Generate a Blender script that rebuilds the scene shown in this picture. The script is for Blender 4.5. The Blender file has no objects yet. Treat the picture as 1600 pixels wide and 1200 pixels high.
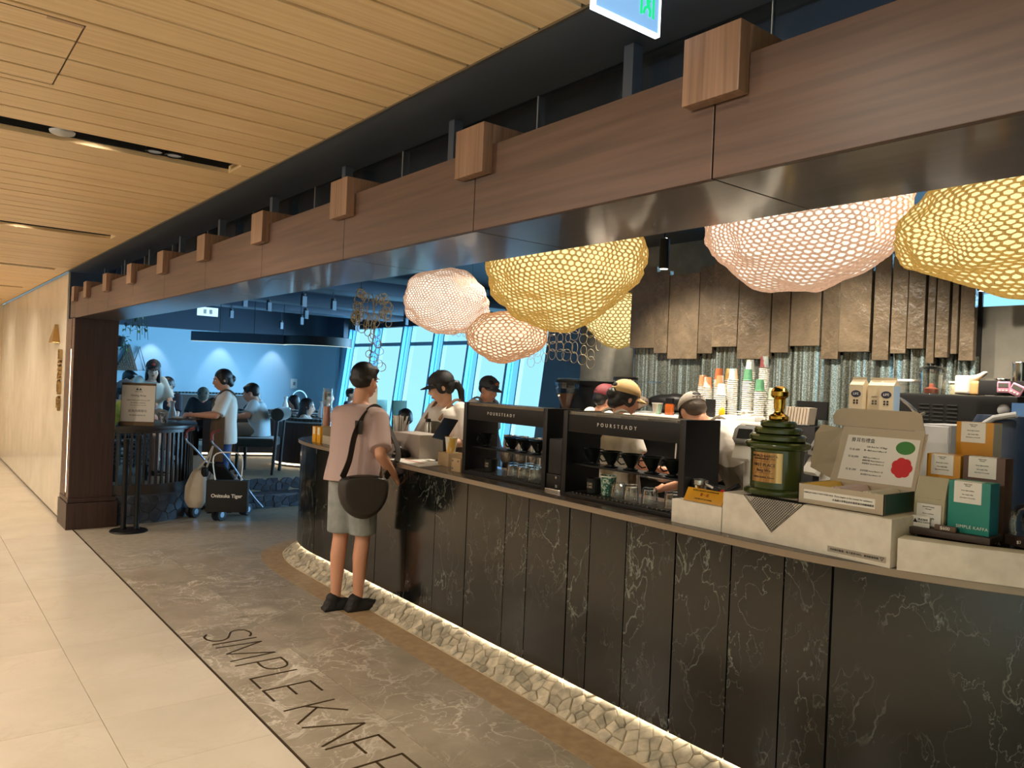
import bpy, bmesh, math, random
from mathutils import Vector, Matrix, Quaternion, noise as mnoise
PI = math.pi
random.seed(11)
SC = bpy.context.scene
COL = SC.collection

# ------------------------------------------------------------------ camera
cd = bpy.data.cameras.new('camera'); cam = bpy.data.objects.new('camera', cd); COL.objects.link(cam)
cd.sensor_width = 36.0; cd.lens = 1209.26 / 1600 * 36.0; cd.clip_start = 0.05; cd.clip_end = 200
cam.matrix_world = Matrix(((.7838, -.0313, -.6202, 0), (-.6194, .0286, -.7845, 0), (.0423, .9991, .0031, 1.62), (0, 0, 0, 1)))
_q = cam.matrix_world.to_quaternion(); cam.matrix_world = Matrix.Translation((0, 0, 1.62)) @ _q.to_matrix().to_4x4()
SC.camera = cam

# ------------------------------------------------------------------ sky, exposure
W = bpy.data.worlds.new('sky'); SC.world = W; W.use_nodes = True
bg = W.node_tree.nodes['Background']; bg.inputs[0].default_value = (.37, .80, 1.0, 1); bg.inputs[1].default_value = .85
vs = SC.view_settings; vs.view_transform = 'Standard'; vs.look = 'None'; vs.exposure = 0.58; vs.gamma = 1.0
vs.use_curve_mapping = False
SC.cycles.use_denoising = True; SC.cycles.max_bounces = 8; SC.cycles.transparent_max_bounces = 16
SC.cycles.sample_clamp_indirect = 6.0; SC.cycles.caustics_reflective = False; SC.cycles.caustics_refractive = False

def lamp(name, typ, loc, energy, color, target=None, **kw):
    l = bpy.data.lights.new(name, typ); o = bpy.data.objects.new(name, l); COL.objects.link(o)
    l.energy = energy; l.color = color; o.location = loc
    for k, v in kw.items(): setattr(l, k, v)
    if target is not None:
        o.rotation_euler = (Vector(target) - Vector(loc)).to_track_quat('-Z', 'Y').to_euler()
    return o
WARM = (1.0, .87, .70)
lamp('daylight', 'SUN', (12, 4, 6), 25.0, (.42, .74, 1.0), (12 - 1, 4 + .35, 6 - .3), angle=1.6)
# corridor downlights set in the dark ceiling slots
SLOTS = [1.0, 3.655, 6.285, 8.92, 11.58, 14.2]
for i, sy in enumerate(SLOTS):
    for sx in (-1.7, -.35, .62):
        lamp('downlight', 'SPOT', (sx, sy, 2.547), 32 if sy < 2 and sx > 0 else (88 if sx < -1 else 46), WARM, (2.3 if sx < -1 else sx, sy, .3), spot_size=2.5, spot_blend=.9, shadow_soft_size=.08)
lamp('downlight', 'SPOT', (-.4, -1.6, 2.5), 90, WARM, (-.4, -1.6, 0), spot_size=2.5, spot_blend=.9, shadow_soft_size=.08)
lamp('downlight', 'SPOT', (.95, 10.6, 2.5), 22, (1, .85, .66), (1.32, 10.75, .9), spot_size=.5, spot_blend=.9, shadow_soft_size=.03)
# track spots over the counter and the aisle behind it
for (x, y, tx, ty, e) in [(3.9, 4.9, 3.5, 4.6, 60), (4.3, 3.6, 4.0, 3.4, 90), (4.3, 2.3, 4.2, 2.1, 80), (3.3, 1.0, 2.8, 1.4, 45), (4.3, 4.4, 5.3, 4.2, 68), (4.2, 2.9, 5.3, 2.8, 68), (4.2, 1.5, 5.1, 1.6, 70), (5.6, 6.2, 6.6, 6.0, 40), (6.0, 6.4, 6.6, 5.6, 20)]:
    lamp('track_light', 'SPOT', (x, y, 2.95), e * 2.3, (1, .88, .70), (tx, ty, .9), spot_size=1.5, spot_blend=.8, shadow_soft_size=.05)
# wall washers on the far wall
for x in (4.59, 6.18, 7.5):
    lamp('wall_washer', 'SPOT', (x, 19.12, 2.62), 30, (.82, .86, 1), (x, 19.5, .6), spot_size=1.05, spot_blend=.55, shadow_soft_size=.02)
# dining pendants
for (x, y, e) in [(3.0, 10.6, 18), (5.0, 11.6, 30), (6.6, 14.5, 30), (4.5, 16, 25), (2.3, 9.5, 8)]:
    lamp('pendant_light', 'SPOT', (x, y, 2.5), e, (1, .87, .7), (x, y, 0), spot_size=1.7, spot_blend=.7, shadow_soft_size=.08)

# ------------------------------------------------------------------ materials
MATS = {}
def _nt(name):
    m = bpy.data.materials.new(name); m.use_nodes = True; nt = m.node_tree
    return m, nt, nt.nodes['Principled BSDF'], (lambda t: nt.nodes.new(t)), nt.links.new
def c4(c): return (c[0], c[1], c[2], 1)
def srgb(*c): return tuple(((v/255)/12.92 if v/255 <= .04045 else ((v/255+.055)/1.055)**2.4) for v in c)
def mat(name, col, rough=.5, metal=0, col2=None, scale=(3, 3, 3), nscale=1.0, detail=4, lo=.35, hi=.65, bump=0, bscale=None, coat=0, spec=.5, emit=None, estr=0, sheen=0, obj=False):
    """plain or two-tone noise material on world (or object) position"""
    if name in MATS: return MATS[name]
    m, nt, b, N, L = _nt(name)
    b.inputs['Base Color'].default_value = c4(col); b.inputs['Roughness'].default_value = rough; b.inputs['Metallic'].default_value = metal
    b.inputs['Specular IOR Level'].default_value = spec; b.inputs['Coat Weight'].default_value = coat; b.inputs['Coat Roughness'].default_value = .08
    if sheen: b.inputs['Sheen Weight'].default_value = sheen
    if emit is not None: b.inputs['Emission Color'].default_value = c4(emit); b.inputs['Emission Strength'].default_value = estr
    if col2 is not None or bump:
        if obj: tc = N('ShaderNodeTexCoord'); src = tc.outputs['Object']
        else: g = N('ShaderNodeNewGeometry'); src = g.outputs['Position']
        mp = N('ShaderNodeMapping'); mp.inputs['Scale'].default_value = scale; L(src, mp.inputs['Vector'])
        nz = N('ShaderNodeTexNoise'); nz.inputs['Scale'].default_value = nscale; nz.inputs['Detail'].default_value = detail
        L(mp.outputs[0], nz.inputs['Vector'])
        if col2 is not None:
            r = N('ShaderNodeValToRGB'); r.color_ramp.elements[0].position = lo; r.color_ramp.elements[1].position = hi
            r.color_ramp.elements[0].color = c4(col); r.color_ramp.elements[1].color = c4(col2)
            L(nz.outputs['Fac'], r.inputs[0]); L(r.outputs[0], b.inputs['Base Color'])
        if bump:
            bp = N('ShaderNodeBump'); bp.inputs['Strength'].default_value = bump; bp.inputs['Distance'].default_value = .01
            if bscale:
                n2 = N('ShaderNodeTexNoise'); n2.inputs['Scale'].default_value = bscale; n2.inputs['Detail'].default_value = 5; L(src, n2.inputs['Vector']); L(n2.outputs['Fac'], bp.inputs['Height'])
            else: L(nz.outputs['Fac'], bp.inputs['Height'])
            L(bp.outputs[0], b.inputs['Normal'])
    MATS[name] = m; return m
def veined(name, col, col2, vein, rough=.2, scale=1.5, vscale=2.2, width=.018, vmix=.8, stretch=(1, 1, 1), bump=0, spec=.5, tile=None, mask=(.42, .66), dist=.9):
    if name in MATS: return MATS[name]
    m, nt, b, N, L = _nt(name)
    g = N('ShaderNodeNewGeometry'); mp = N('ShaderNodeMapping'); mp.inputs['Scale'].default_value = stretch; L(g.outputs['Position'], mp.inputs['Vector'])
    src = mp.outputs[0]
    oi = N('ShaderNodeObjectInfo'); ad = N('ShaderNodeVectorMath'); ad.operation = 'ADD'
    if tile:
        sc = N('ShaderNodeVectorMath'); sc.operation = 'SCALE'; sc.inputs['Scale'].default_value = tile
        cb = N('ShaderNodeCombineXYZ'); L(oi.outputs['Random'], cb.inputs[0]); L(oi.outputs['Random'], cb.inputs[1]); L(cb.outputs[0], sc.inputs[0])
        L(src, ad.inputs[0]); L(sc.outputs[0], ad.inputs[1]); src = ad.outputs[0]
    n1 = N('ShaderNodeTexNoise'); n1.inputs['Scale'].default_value = scale; n1.inputs['Detail'].default_value = 6; n1.inputs['Roughness'].default_value = .6; L(src, n1.inputs['Vector'])
    r1 = N('ShaderNodeValToRGB'); r1.color_ramp.elements[0].position = .32; r1.color_ramp.elements[1].position = .68
    r1.color_ramp.elements[0].color = c4(col); r1.color_ramp.elements[1].color = c4(col2); L(n1.outputs['Fac'], r1.inputs[0])
    last = r1.outputs[0]
    msk = N('ShaderNodeTexNoise'); msk.inputs['Scale'].default_value = vscale * .9; msk.inputs['Detail'].default_value = 3; L(src, msk.inputs['Vector'])
    mr = N('ShaderNodeMapRange'); mr.inputs[1].default_value = mask[0]; mr.inputs[2].default_value = mask[1]; L(msk.outputs['Fac'], mr.inputs[0])
    for k, (vs_, wd) in enumerate([(vscale, width), (vscale * 2.7, width * .8)]):
        n2 = N('ShaderNodeTexNoise'); n2.inputs['Scale'].default_value = vs_; n2.inputs['Detail'].default_value = 5; n2.inputs['Distortion'].default_value = dist; n2.inputs['Roughness'].default_value = .55
        L(src, n2.inputs['Vector'])
        s = N('ShaderNodeMath'); s.operation = 'SUBTRACT'; s.inputs[1].default_value = .5; L(n2.outputs['Fac'], s.inputs[0])
        a = N('ShaderNodeMath'); a.operation = 'ABSOLUTE'; L(s.outputs[0], a.inputs[0])
        v = N('ShaderNodeMapRange'); v.inputs[1].default_value = 0; v.inputs[2].default_value = wd; v.inputs[3].default_value = vmix; v.inputs[4].default_value = 0; L(a.outputs[0], v.inputs[0])
        mu = N('ShaderNodeMath'); mu.operation = 'MULTIPLY'; L(v.outputs[0], mu.inputs[0]); L(mr.outputs[0], mu.inputs[1])
        mx = N('ShaderNodeMix'); mx.data_type = 'RGBA'; L(mu.outputs[0], mx.inputs[0]); L(last, mx.inputs[6]); mx.inputs[7].default_value = c4(vein); last = mx.outputs[2]
    L(last, b.inputs['Base Color']); b.inputs['Roughness'].default_value = rough; b.inputs['Specular IOR Level'].default_value = spec
    if bump:
        bp = N('ShaderNodeBump'); bp.inputs['Strength'].default_value = bump; bp.inputs['Distance'].default_value = .02; L(n1.outputs['Fac'], bp.inputs['Height']); L(bp.outputs[0], b.inputs['Normal'])
    MATS[name] = m; return m
def rnd_tint(m, amt=.15):
    """small value change from one piece to the next"""
    nt = m.node_tree; b = nt.nodes['Principled BSDF']; inp = b.inputs['Base Color']
    oi = nt.nodes.new('ShaderNodeObjectInfo'); h = nt.nodes.new('ShaderNodeHueSaturation'); mr = nt.nodes.new('ShaderNodeMapRange')
    mr.inputs[3].default_value = 1 - amt; mr.inputs[4].default_value = 1 + amt; nt.links.new(oi.outputs['Random'], mr.inputs[0]); nt.links.new(mr.outputs[0], h.inputs['Value'])
    if inp.links: nt.links.new(inp.links[0].from_socket, h.inputs['Color'])
    else: h.inputs['Color'].default_value = inp.default_value
    nt.links.new(h.outputs[0], inp); return m
def glassmat(name, col=(1, 1, 1), gloss=.1, rough=.02, tint=1.0, bump=0, fres=.75):
    if name in MATS: return MATS[name]
    m = bpy.data.materials.new(name); m.use_nodes = True; nt = m.node_tree; nt.nodes.clear(); N = nt.nodes.new; L = nt.links.new
    o = N('ShaderNodeOutputMaterial'); mx = N('ShaderNodeMixShader'); t = N('ShaderNodeBsdfTransparent'); g = N('ShaderNodeBsdfGlossy')
    t.inputs[0].default_value = c4([c * tint for c in col]); g.inputs['Roughness'].default_value = rough; g.inputs[0].default_value = (1, 1, 1, 1)
    lw = N('ShaderNodeLayerWeight'); lw.inputs[0].default_value = .25
    ma = N('ShaderNodeMath'); ma.operation = 'MULTIPLY_ADD'; ma.inputs[1].default_value = fres; ma.inputs[2].default_value = gloss; L(lw.outputs['Fresnel'], ma.inputs[0])
    L(ma.outputs[0], mx.inputs[0]); L(t.outputs[0], mx.inputs[1]); L(g.outputs[0], mx.inputs[2]); L(mx.outputs[0], o.inputs[0])
    if bump:
        nz = N('ShaderNodeTexNoise'); nz.inputs['Scale'].default_value = bump; gg = N('ShaderNodeNewGeometry'); L(gg.outputs['Position'], nz.inputs['Vector'])
        bp = N('ShaderNodeBump'); bp.inputs['Strength'].default_value = .6; bp.inputs['Distance'].default_value = .02; L(nz.outputs['Fac'], bp.inputs['Height']); L(bp.outputs[0], g.inputs['Normal'])
    MATS[name] = m; return m
def emis(name, col, s):
    if name in MATS: return MATS[name]
    m = bpy.data.materials.new(name); m.use_nodes = True; nt = m.node_tree; nt.nodes.clear()
    e = nt.nodes.new('ShaderNodeEmission'); e.inputs[0].default_value = c4(col); e.inputs[1].default_value = s
    o = nt.nodes.new('ShaderNodeOutputMaterial'); nt.links.new(e.outputs[0], o.inputs[0]); MATS[name] = m; return m

M = {}
M['oak'] = rnd_tint(mat('oak_plank', srgb(246, 216, 170), .42, col2=srgb(233, 198, 148), scale=(1.2, 45, 10), nscale=1.6, detail=5), .05)
M['dark'] = mat('dark_soffit', srgb(78, 85, 98), .5)
M['walnut'] = mat('walnut_veneer', srgb(92, 67, 55), .42, col2=srgb(71, 51, 43), spec=.6, scale=(20, 1.0, 26), nscale=1.7, detail=6)
M['soffit'] = mat('walnut_laminate', srgb(84, 70, 64), .3, col2=srgb(68, 56, 52), scale=(20, 1.0, 26), nscale=1.7, detail=6, spec=1.0, coat=.6)
M['walnut_up'] = mat('walnut_upright', srgb(62, 42, 38), .4, col2=srgb(48, 33, 30), scale=(30, 30, 1.5), nscale=1.5, detail=5)
M['block'] = mat('block_wood', srgb(146, 114, 92), .4, col2=srgb(118, 90, 72), scale=(40, 40, 1.2), nscale=2, detail=5)
M['tile'] = rnd_tint(veined('beige_tile', srgb(206, 195, 178), srgb(196, 185, 167), srgb(188, 174, 152), rough=.24, scale=2.2, vscale=1.6, width=.03, vmix=.35, tile=9), .025)
M['stone'] = rnd_tint(veined('veined_stone', srgb(164, 152, 134), srgb(138, 127, 110), srgb(214, 205, 190), rough=.32, scale=3.6, vscale=2.6, width=.022, vmix=.68, tile=7, bump=.05, mask=(.36, .60)), .05)
M['stone_plain'] = mat('plain_stone', srgb(158, 147, 130), .45, col2=srgb(143, 132, 116), nscale=5)
M['strip_brown'] = mat('brown_stone', srgb(172, 146, 112), .45, col2=srgb(154, 128, 96), nscale=6)
M['marble'] = veined('dark_marble', srgb(9, 11, 10), srgb(18, 20, 19), srgb(150, 156, 148), rough=.15, scale=2.4, vscale=2.6, width=.009, vmix=.38, stretch=(1.3, 1.3, .8), tile=11, spec=.8, mask=(.42, .62), dist=.3)
M['slab_top'] = mat('counter_slab', srgb(96, 86, 76), .22, col2=srgb(80, 72, 64), nscale=4, detail=6)
M['mortar'] = mat('mortar', srgb(190, 176, 150), .8)
M['pebble'] = rnd_tint(mat('pale_stone_chip', srgb(196, 184, 160), .6, col2=srgb(150, 142, 124), nscale=6, bump=.3, bscale=40), .28)
M['darkstone'] = rnd_tint(mat('dark_stone_chip', srgb(58, 66, 80), .6, col2=srgb(40, 46, 58), nscale=5), .3)
M['darkmortar'] = mat('dark_mortar', srgb(92, 100, 112), .8)
M['whitewall'] = mat('ivory_lacquer', srgb(208, 200, 186), .16, col2=srgb(198, 189, 174), nscale=1.2, spec=.6)
M['beigewall'] = mat('beige_paint', srgb(214, 196, 164), .6)
M['blue'] = mat('pale_blue_paint', srgb(156, 188, 206), .7)
M['navy'] = mat('dark_navy_paint', srgb(30, 36, 46), .6)
M['navy2'] = mat('navy_metal', srgb(46, 58, 74), .45, metal=.2)
M['concrete'] = mat('grey_plaster', srgb(128, 124, 114), .7, col2=srgb(112, 109, 101), nscale=2.5, detail=6)
M['slate'] = rnd_tint(veined('slate', srgb(126, 110, 90), srgb(100, 87, 71), srgb(160, 138, 112), rough=.34, scale=7, vscale=3.4, width=.016, vmix=.6, tile=8, bump=1.0), .16)
M['black'] = mat('black_satin', srgb(14, 14, 15), .45, spec=.3)
M['blackmat'] = mat('black_matte', srgb(20, 20, 21), .75)
M['charcoal'] = mat('charcoal_metal', srgb(18, 18, 20), .42, spec=.35)
M['steel'] = mat('brushed_steel', srgb(196, 194, 190), .2, metal=1)
M['gold'] = mat('polished_gold', srgb(232, 186, 78), .12, metal=1)
M['brass'] = mat('brushed_brass', srgb(196, 164, 110), .3, metal=1)
M['whitestone'] = mat('pale_plaster_block', srgb(226, 218, 204), .5, col2=srgb(212, 203, 188), nscale=6, detail=6)
M['white'] = mat('white_paper', srgb(232, 228, 220), .6)
M['whitepl'] = mat('white_plastic', srgb(226, 224, 218), .35)
M['grey'] = mat('grey_plastic', srgb(130, 130, 130), .4)
M['lightgrey'] = mat('light_grey_plastic', srgb(178, 178, 178), .4)
M['kraft'] = mat('kraft_board', srgb(176, 148, 112), .75)
M['greige'] = mat('grey_beige_board', srgb(186, 172, 150), .65)
M['ink'] = mat('black_ink', srgb(28, 26, 25), .7)
M['inkgrey'] = mat('grey_ink', srgb(96, 92, 86), .7)
M['glass'] = glassmat('clear_glass', (.96, .98, .98), .06)
M['pane'] = glassmat('window_glass', (.95, .98, 1), .0, fres=.06)
M['led'] = emis('led_strip', (1, .86, .64), 22)
M['led_soft'] = emis('led_groove', (1, .84, .6), 5)
M['bulb'] = emis('downlight_lens', (1, .85, .65), 6)
M['skin'] = mat('skin', srgb(205, 150, 122), .5)
M['skin2'] = mat('skin_fair', srgb(222, 176, 150), .5)
M['hair'] = mat('black_hair', srgb(18, 16, 17), .45, bump=.25, bscale=90)
M['hair2'] = mat('brown_grey_hair', srgb(72, 58, 48), .55, bump=.3, bscale=90)
M['lip'] = mat('lips', srgb(170, 92, 84), .5)

# ------------------------------------------------------------------ mesh helpers
class MB:
    def __init__(s): s.v = []; s.f = []
    def add(s, vs_, fs, mtx=None):
        o = len(s.v)
        s.v += [tuple(mtx @ Vector(p)) if mtx is not None else tuple(p) for p in vs_]
        s.f += [tuple(i + o for i in f) for f in fs]; return s
    def box(s, c, d, rz=0, mtx=None):
        x, y, z = d[0] / 2, d[1] / 2, d[2] / 2
        m = Matrix.Translation(c) @ Matrix.Rotation(rz, 4, 'Z')
        if mtx is not None: m = mtx @ m
        return s.add([(-x, -y, -z), (x, -y, -z), (x, y, -z), (-x, y, -z), (-x, -y, z), (x, -y, z), (x, y, z), (-x, y, z)],
                     [(3, 2, 1, 0), (4, 5, 6, 7), (0, 1, 5, 4), (1, 2, 6, 5), (2, 3, 7, 6), (3, 0, 4, 7)], m)
    def bx(s, x0, x1, y0, y1, z0, z1): return s.box(((x0 + x1) / 2, (y0 + y1) / 2, (z0 + z1) / 2), (abs(x1 - x0), abs(y1 - y0), abs(z1 - z0)))
    def cyl(s, p0, p1, r0, r1=None, n=16, caps=True, flat=1.0, up=None):
        r1 = r0 if r1 is None else r1
        p0, p1 = Vector(p0), Vector(p1); d = p1 - p0; q = d.to_track_quat('Z', 'Y').to_matrix()
        if up is not None:
            z = d.normalized(); y = Vector(up); y = (y - z * y.dot(z)).normalized(); x = y.cross(z); q = Matrix((x, y, z)).transposed()
        vs_ = []
        for p, r in ((p0, r0), (p1, r1)):
            for i in range(n):
                a = 2 * PI * i / n; vs_.append(p + q @ Vector((math.cos(a) * r, math.sin(a) * r * flat, 0)))
        fs = [(i, (i + 1) % n, n + (i + 1) % n, n + i) for i in range(n)]
        if caps: fs += [tuple(range(n - 1, -1, -1)), tuple(range(n, 2 * n))]
        return s.add(vs_, fs)
    def lathe(s, prof, c=(0, 0, 0), n=24, sx=1, sy=1, cap=True, mtx=None):
        vs_ = []
        for r, z in prof:
            for i in range(n):
                a = 2 * PI * i / n; vs_.append((c[0] + math.cos(a) * r * sx, c[1] + math.sin(a) * r * sy, c[2] + z))
        fs = []
        for k in range(len(prof) - 1):
            for i in range(n): j = (i + 1) % n; fs.append((k * n + i, k * n + j, (k + 1) * n + j, (k + 1) * n + i))
        if cap:
            if prof[0][0] > 1e-5: fs.append(tuple(range(n - 1, -1, -1)))
            if prof[-1][0] > 1e-5: fs.append(tuple(range((len(prof) - 1) * n, len(prof) * n)))
        return s.add(vs_, fs, mtx)
    def sph(s, c, r, nu=16, nv=10, rot=None):
        if not hasattr(r, '__len__'): r = (r, r, r)
        m = Matrix.Translation(c)
        if rot is not None: m = m @ rot
        vs_ = [(0, 0, -r[2])]
        for k in range(1, nv):
            t = -PI / 2 + PI * k / nv
            for i in range(nu): a = 2 * PI * i / nu; vs_.append((math.cos(a) * math.cos(t) * r[0], math.sin(a) * math.cos(t) * r[1], math.sin(t) * r[2]))
        vs_.append((0, 0, r[2])); top = len(vs_) - 1
        fs = [(0, 1 + (i + 1) % nu, 1 + i) for i in range(nu)]
        for k in range(nv - 2):
            for i in range(nu): j = (i + 1) % nu; a = 1 + k * nu; fs.append((a + i, a + j, a + nu + j, a + nu + i))
        a = 1 + (nv - 2) * nu; fs += [(a + i, a + (i + 1) % nu, top) for i in range(nu)]
        return s.add(vs_, fs, m)
    def tube(s, pts, r, n=8, closed=False):
        pts = [Vector(p) for p in pts]; N = len(pts); vs_ = []; rr = r if hasattr(r, '__len__') else [r] * N
        up = None
        for i in range(N):
            a = pts[(i - 1) % N] if (closed or i > 0) else pts[i]; b = pts[(i + 1) % N] if (closed or i < N - 1) else pts[i]
            t = (b - a).normalized()
            if up is None: up = Vector((0, 0, 1)) if abs(t.z) < .9 else Vector((1, 0, 0))
            x = t.cross(up); 
            if x.length < 1e-4: x = t.cross(Vector((1, .3, 0)))
            x.normalize(); up = x.cross(t).normalized()
            for k in range(n): an = 2 * PI * k / n; vs_.append(pts[i] + (x * math.cos(an) + up * math.sin(an)) * rr[i])
        fs = []
        for i in range(N if closed else N - 1):
            j = (i + 1) % N
            for k in range(n): l = (k + 1) % n; fs.append((i * n + k, i * n + l, j * n + l, j * n + k))
        if not closed: fs += [tuple(range(n - 1, -1, -1)), tuple(range((N - 1) * n, N * n))]
        return s.add(vs_, fs)
    def prism(s, poly, z0, z1, mtx=None):
        n = len(poly)
        return s.add([(p[0], p[1], z0) for p in poly] + [(p[0], p[1], z1) for p in poly],
                     [tuple(range(n - 1, -1, -1)), tuple(range(n, 2 * n))] + [(i, (i + 1) % n, n + (i + 1) % n, n + i) for i in range(n)], mtx)
    def ribbon(s, path, offs0, offs1, z0, z1):
        """solid swept along a plan path between two side offsets and two heights"""
        A = offset(path, offs0); B = offset(path, offs1); n = len(path); vs_ = []
        for i in range(n): vs_ += [(*A[i], z0), (*B[i], z0), (*B[i], z1), (*A[i], z1)]
        fs = [(3, 2, 1, 0), tuple(4 * (n - 1) + k for k in range(4))]
        for i in range(n - 1):
            for k in range(4): l = (k + 1) % 4; fs.append((4 * i + k, 4 * i + l, 4 * i + 4 + l, 4 * i + 4 + k))
        return s.add(vs_, fs)
    def mesh(s, name, bevel=0, seg=2, smooth=35):
        me = bpy.data.meshes.new(name); me.from_pydata(s.v, [], s.f)
        bm = bmesh.new(); bm.from_mesh(me)
        if bevel:
            es = [e for e in bm.edges if len(e.link_faces) == 2 and e.calc_face_angle(0) > .6]
            bmesh.ops.bevel(bm, geom=es, offset=bevel, segments=seg, profile=.6, affect='EDGES', clamp_overlap=True)
        bmesh.ops.recalc_face_normals(bm, faces=bm.faces)
        bm.to_mesh(me); bm.free()
        if smooth:
            for p in me.polygons: p.use_smooth = True
            me.set_sharp_from_angle(angle=math.radians(smooth))
        return me
    def build(s, name, m, parent=None, bevel=0, seg=2, smooth=35, world=True):
        me = s.mesh(name, bevel, seg, smooth); me.materials.append(m)
        return link(name, me, parent, world)
def link(name, me, parent=None, world=True):
    o = bpy.data.objects.new(name, me); COL.objects.link(o)
    if parent is not None:
        o.parent = parent
        if world: o.matrix_parent_inverse = wmat(parent).inverted()
    return o
def wmat(o):
    m = Matrix.Translation(o.location) @ o.rotation_euler.to_matrix().to_4x4() @ Matrix.Diagonal((*o.scale, 1))
    return (wmat(o.parent) @ o.matrix_parent_inverse @ m) if o.parent else m
def offset(path, d):
    out = []; n = len(path)
    for i in range(n):
        a = path[max(i - 1, 0)]; b = path[min(i + 1, n - 1)]; tx, ty = b[0] - a[0], b[1] - a[1]; l = math.hypot(tx, ty) or 1
        out.append((path[i][0] - ty / l * d, path[i][1] + tx / l * d))
    return out
def smooth_path(pts, n=8):
    """Catmull-Rom through the points"""
    out = []; P = [Vector(p) for p in pts]
    for i in range(len(P) - 1):
        p0 = P[max(i - 1, 0)]; p1 = P[i]; p2 = P[i + 1]; p3 = P[min(i + 2, len(P) - 1)]
        for k in range(n):
            t = k / n; out.append(tuple(.5 * ((2 * p1) + (p2 - p0) * t + (2 * p0 - 5 * p1 + 4 * p2 - p3) * t * t + (3 * p1 - p0 - 3 * p2 + p3) * t ** 3)))
    out.append(tuple(P[-1])); return out
def tag(o, label, cat, group=None, kind=None):
    o['label'] = label
    if cat: o['category'] = cat
    if group: o['group'] = group
    if kind: o['kind'] = kind
    return o
def thing(name, loc, label, cat, rz=0, group=None, kind=None):
    o = bpy.data.objects.new(name, None); COL.objects.link(o); o.location = loc; o.rotation_euler = (0, 0, rz); o.empty_display_size = .1
    return tag(o, label, cat, group, kind)
def struct(o): o['kind'] = 'structure'; return o
def stuff(o): o['kind'] = 'stuff'; return o
def dup(o, loc=None, rz=None, parent=None, label=None, group=None):
    c = o.copy(); COL.objects.link(c)
    if parent is not None: c.parent = parent
    if loc is not None: c.location = loc
    if rz is not None: c.rotation_euler = (0, 0, rz)
    if label: c['label'] = label
    if group: c['group'] = group
    for ch in o.children: dup(ch, parent=c)
    return c
def plain(x): return x
TMP = bpy.data.scenes.new('scratch')
def baked(o):
    """mesh of an object after its modifiers, evaluated in the scratch scene"""
    TMP.collection.objects.link(o); vl = TMP.view_layers[0]; vl.update()
    dg = vl.depsgraph; e = o.evaluated_get(dg); me = bpy.data.meshes.new_from_object(e, depsgraph=dg)
    TMP.collection.objects.unlink(o); d = o.data; bpy.data.objects.remove(o)
    return me
def text_mesh(s, size, extrude=.0006, align='CENTER', space=1.0, bold=0.0, line=1.0):
    cu = bpy.data.curves.new('lettering', 'FONT'); cu.body = s; cu.size = size; cu.extrude = extrude; cu.align_x = align; cu.align_y = 'CENTER'
    cu.space_character = space; cu.offset = bold; cu.resolution_u = 3; cu.space_line = line
    return baked(bpy.data.objects.new('lettering', cu))
def text(s, size, m, parent, loc, right, up, name='lettering', **kw):
    """flat raised lettering: loc world centre, right/up world directions"""
    me = text_mesh(s, size, **kw); me.materials.append(m)
    o = bpy.data.objects.new(name, me); COL.objects.link(o)
    r = Vector(right).normalized(); u = Vector(up); u = (u - r * u.dot(r)).normalized(); n = r.cross(u)
    w = Matrix.Translation(loc) @ Matrix((r, u, n)).transposed().to_4x4()
    o.parent = parent; o.matrix_basis = wmat(parent).inverted() @ w if parent else w
    return o
def blob(name, mb, m, parent, voxel=.012, smooth=3, world=False, cut=None):
    """one continuous surface grown over overlapping solids"""
    me = bpy.data.meshes.new(name); me.from_pydata(mb.v, [], mb.f)
    bm = bmesh.new(); bm.from_mesh(me); bmesh.ops.recalc_face_normals(bm, faces=bm.faces); bm.to_mesh(me); bm.free()
    o = bpy.data.objects.new(name, me)
    r = o.modifiers.new('r', 'REMESH'); r.mode = 'VOXEL'; r.voxel_size = voxel; r.adaptivity = 0
    if smooth: s = o.modifiers.new('s', 'SMOOTH'); s.iterations = smooth; s.factor = .5
    me2 = baked(o); me2.name = name
    if cut:
        bm = bmesh.new(); bm.from_mesh(me2)
        for co, no in cut: bmesh.ops.bisect_plane(bm, geom=bm.verts[:] + bm.edges[:] + bm.faces[:], plane_co=co, plane_no=no, clear_outer=True)
        bm.to_mesh(me2); bm.free()
    me2.materials.clear(); me2.materials.append(m)
    for p in me2.polygons: p.use_smooth = True
    return link(name, me2, parent, world)
def voronoi(w, h, nx, ny, jit=.38):
    """irregular flat stones filling a w x h strip: list of polygons"""
    sd = {}
    for i in range(-2, nx + 2):
        for j in range(-2, ny + 2):
            sd[i, j] = ((i + .5 + random.uniform(-jit, jit) + (.5 if j % 2 else 0)) * w / nx, (j + .5 + random.uniform(-jit, jit)) * h / ny)
    out = []
    for i in range(-1, nx + 1):
        for j in range(ny):
            cx, cy = sd[i, j]; poly = [(0, 0), (w, 0), (w, h), (0, h)]
            if cx < 0 or cx > w: continue
            for di in range(-2, 3):
                for dj in range(-2, 3):
                    if (di or dj) and (i + di, j + dj) in sd:
                        ox, oy = sd[i + di, j + dj]; mx_, my_ = (cx + ox) / 2, (cy + oy) / 2; nx_, ny_ = ox - cx, oy - cy
                        new = []
                        for k in range(len(poly)):
                            a, b = poly[k], poly[(k + 1) % len(poly)]
                            da = (a[0] - mx_) * nx_ + (a[1] - my_) * ny_; db = (b[0] - mx_) * nx_ + (b[1] - my_) * ny_
                            if da <= 0: new.append(a)
                            if da * db < 0: t = da / (da - db); new.append((a[0] + (b[0] - a[0]) * t, a[1] + (b[1] - a[1]) * t))
                        poly = new
                        if len(poly) < 3: break
                if len(poly) < 3: break
            if len(poly) >= 3:
                # drop tiny edges
                p2 = [p for k, p in enumerate(poly) if math.dist(p, poly[k - 1]) > .003]
                if len(p2) >= 3: out.append(p2)
    return out
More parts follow.
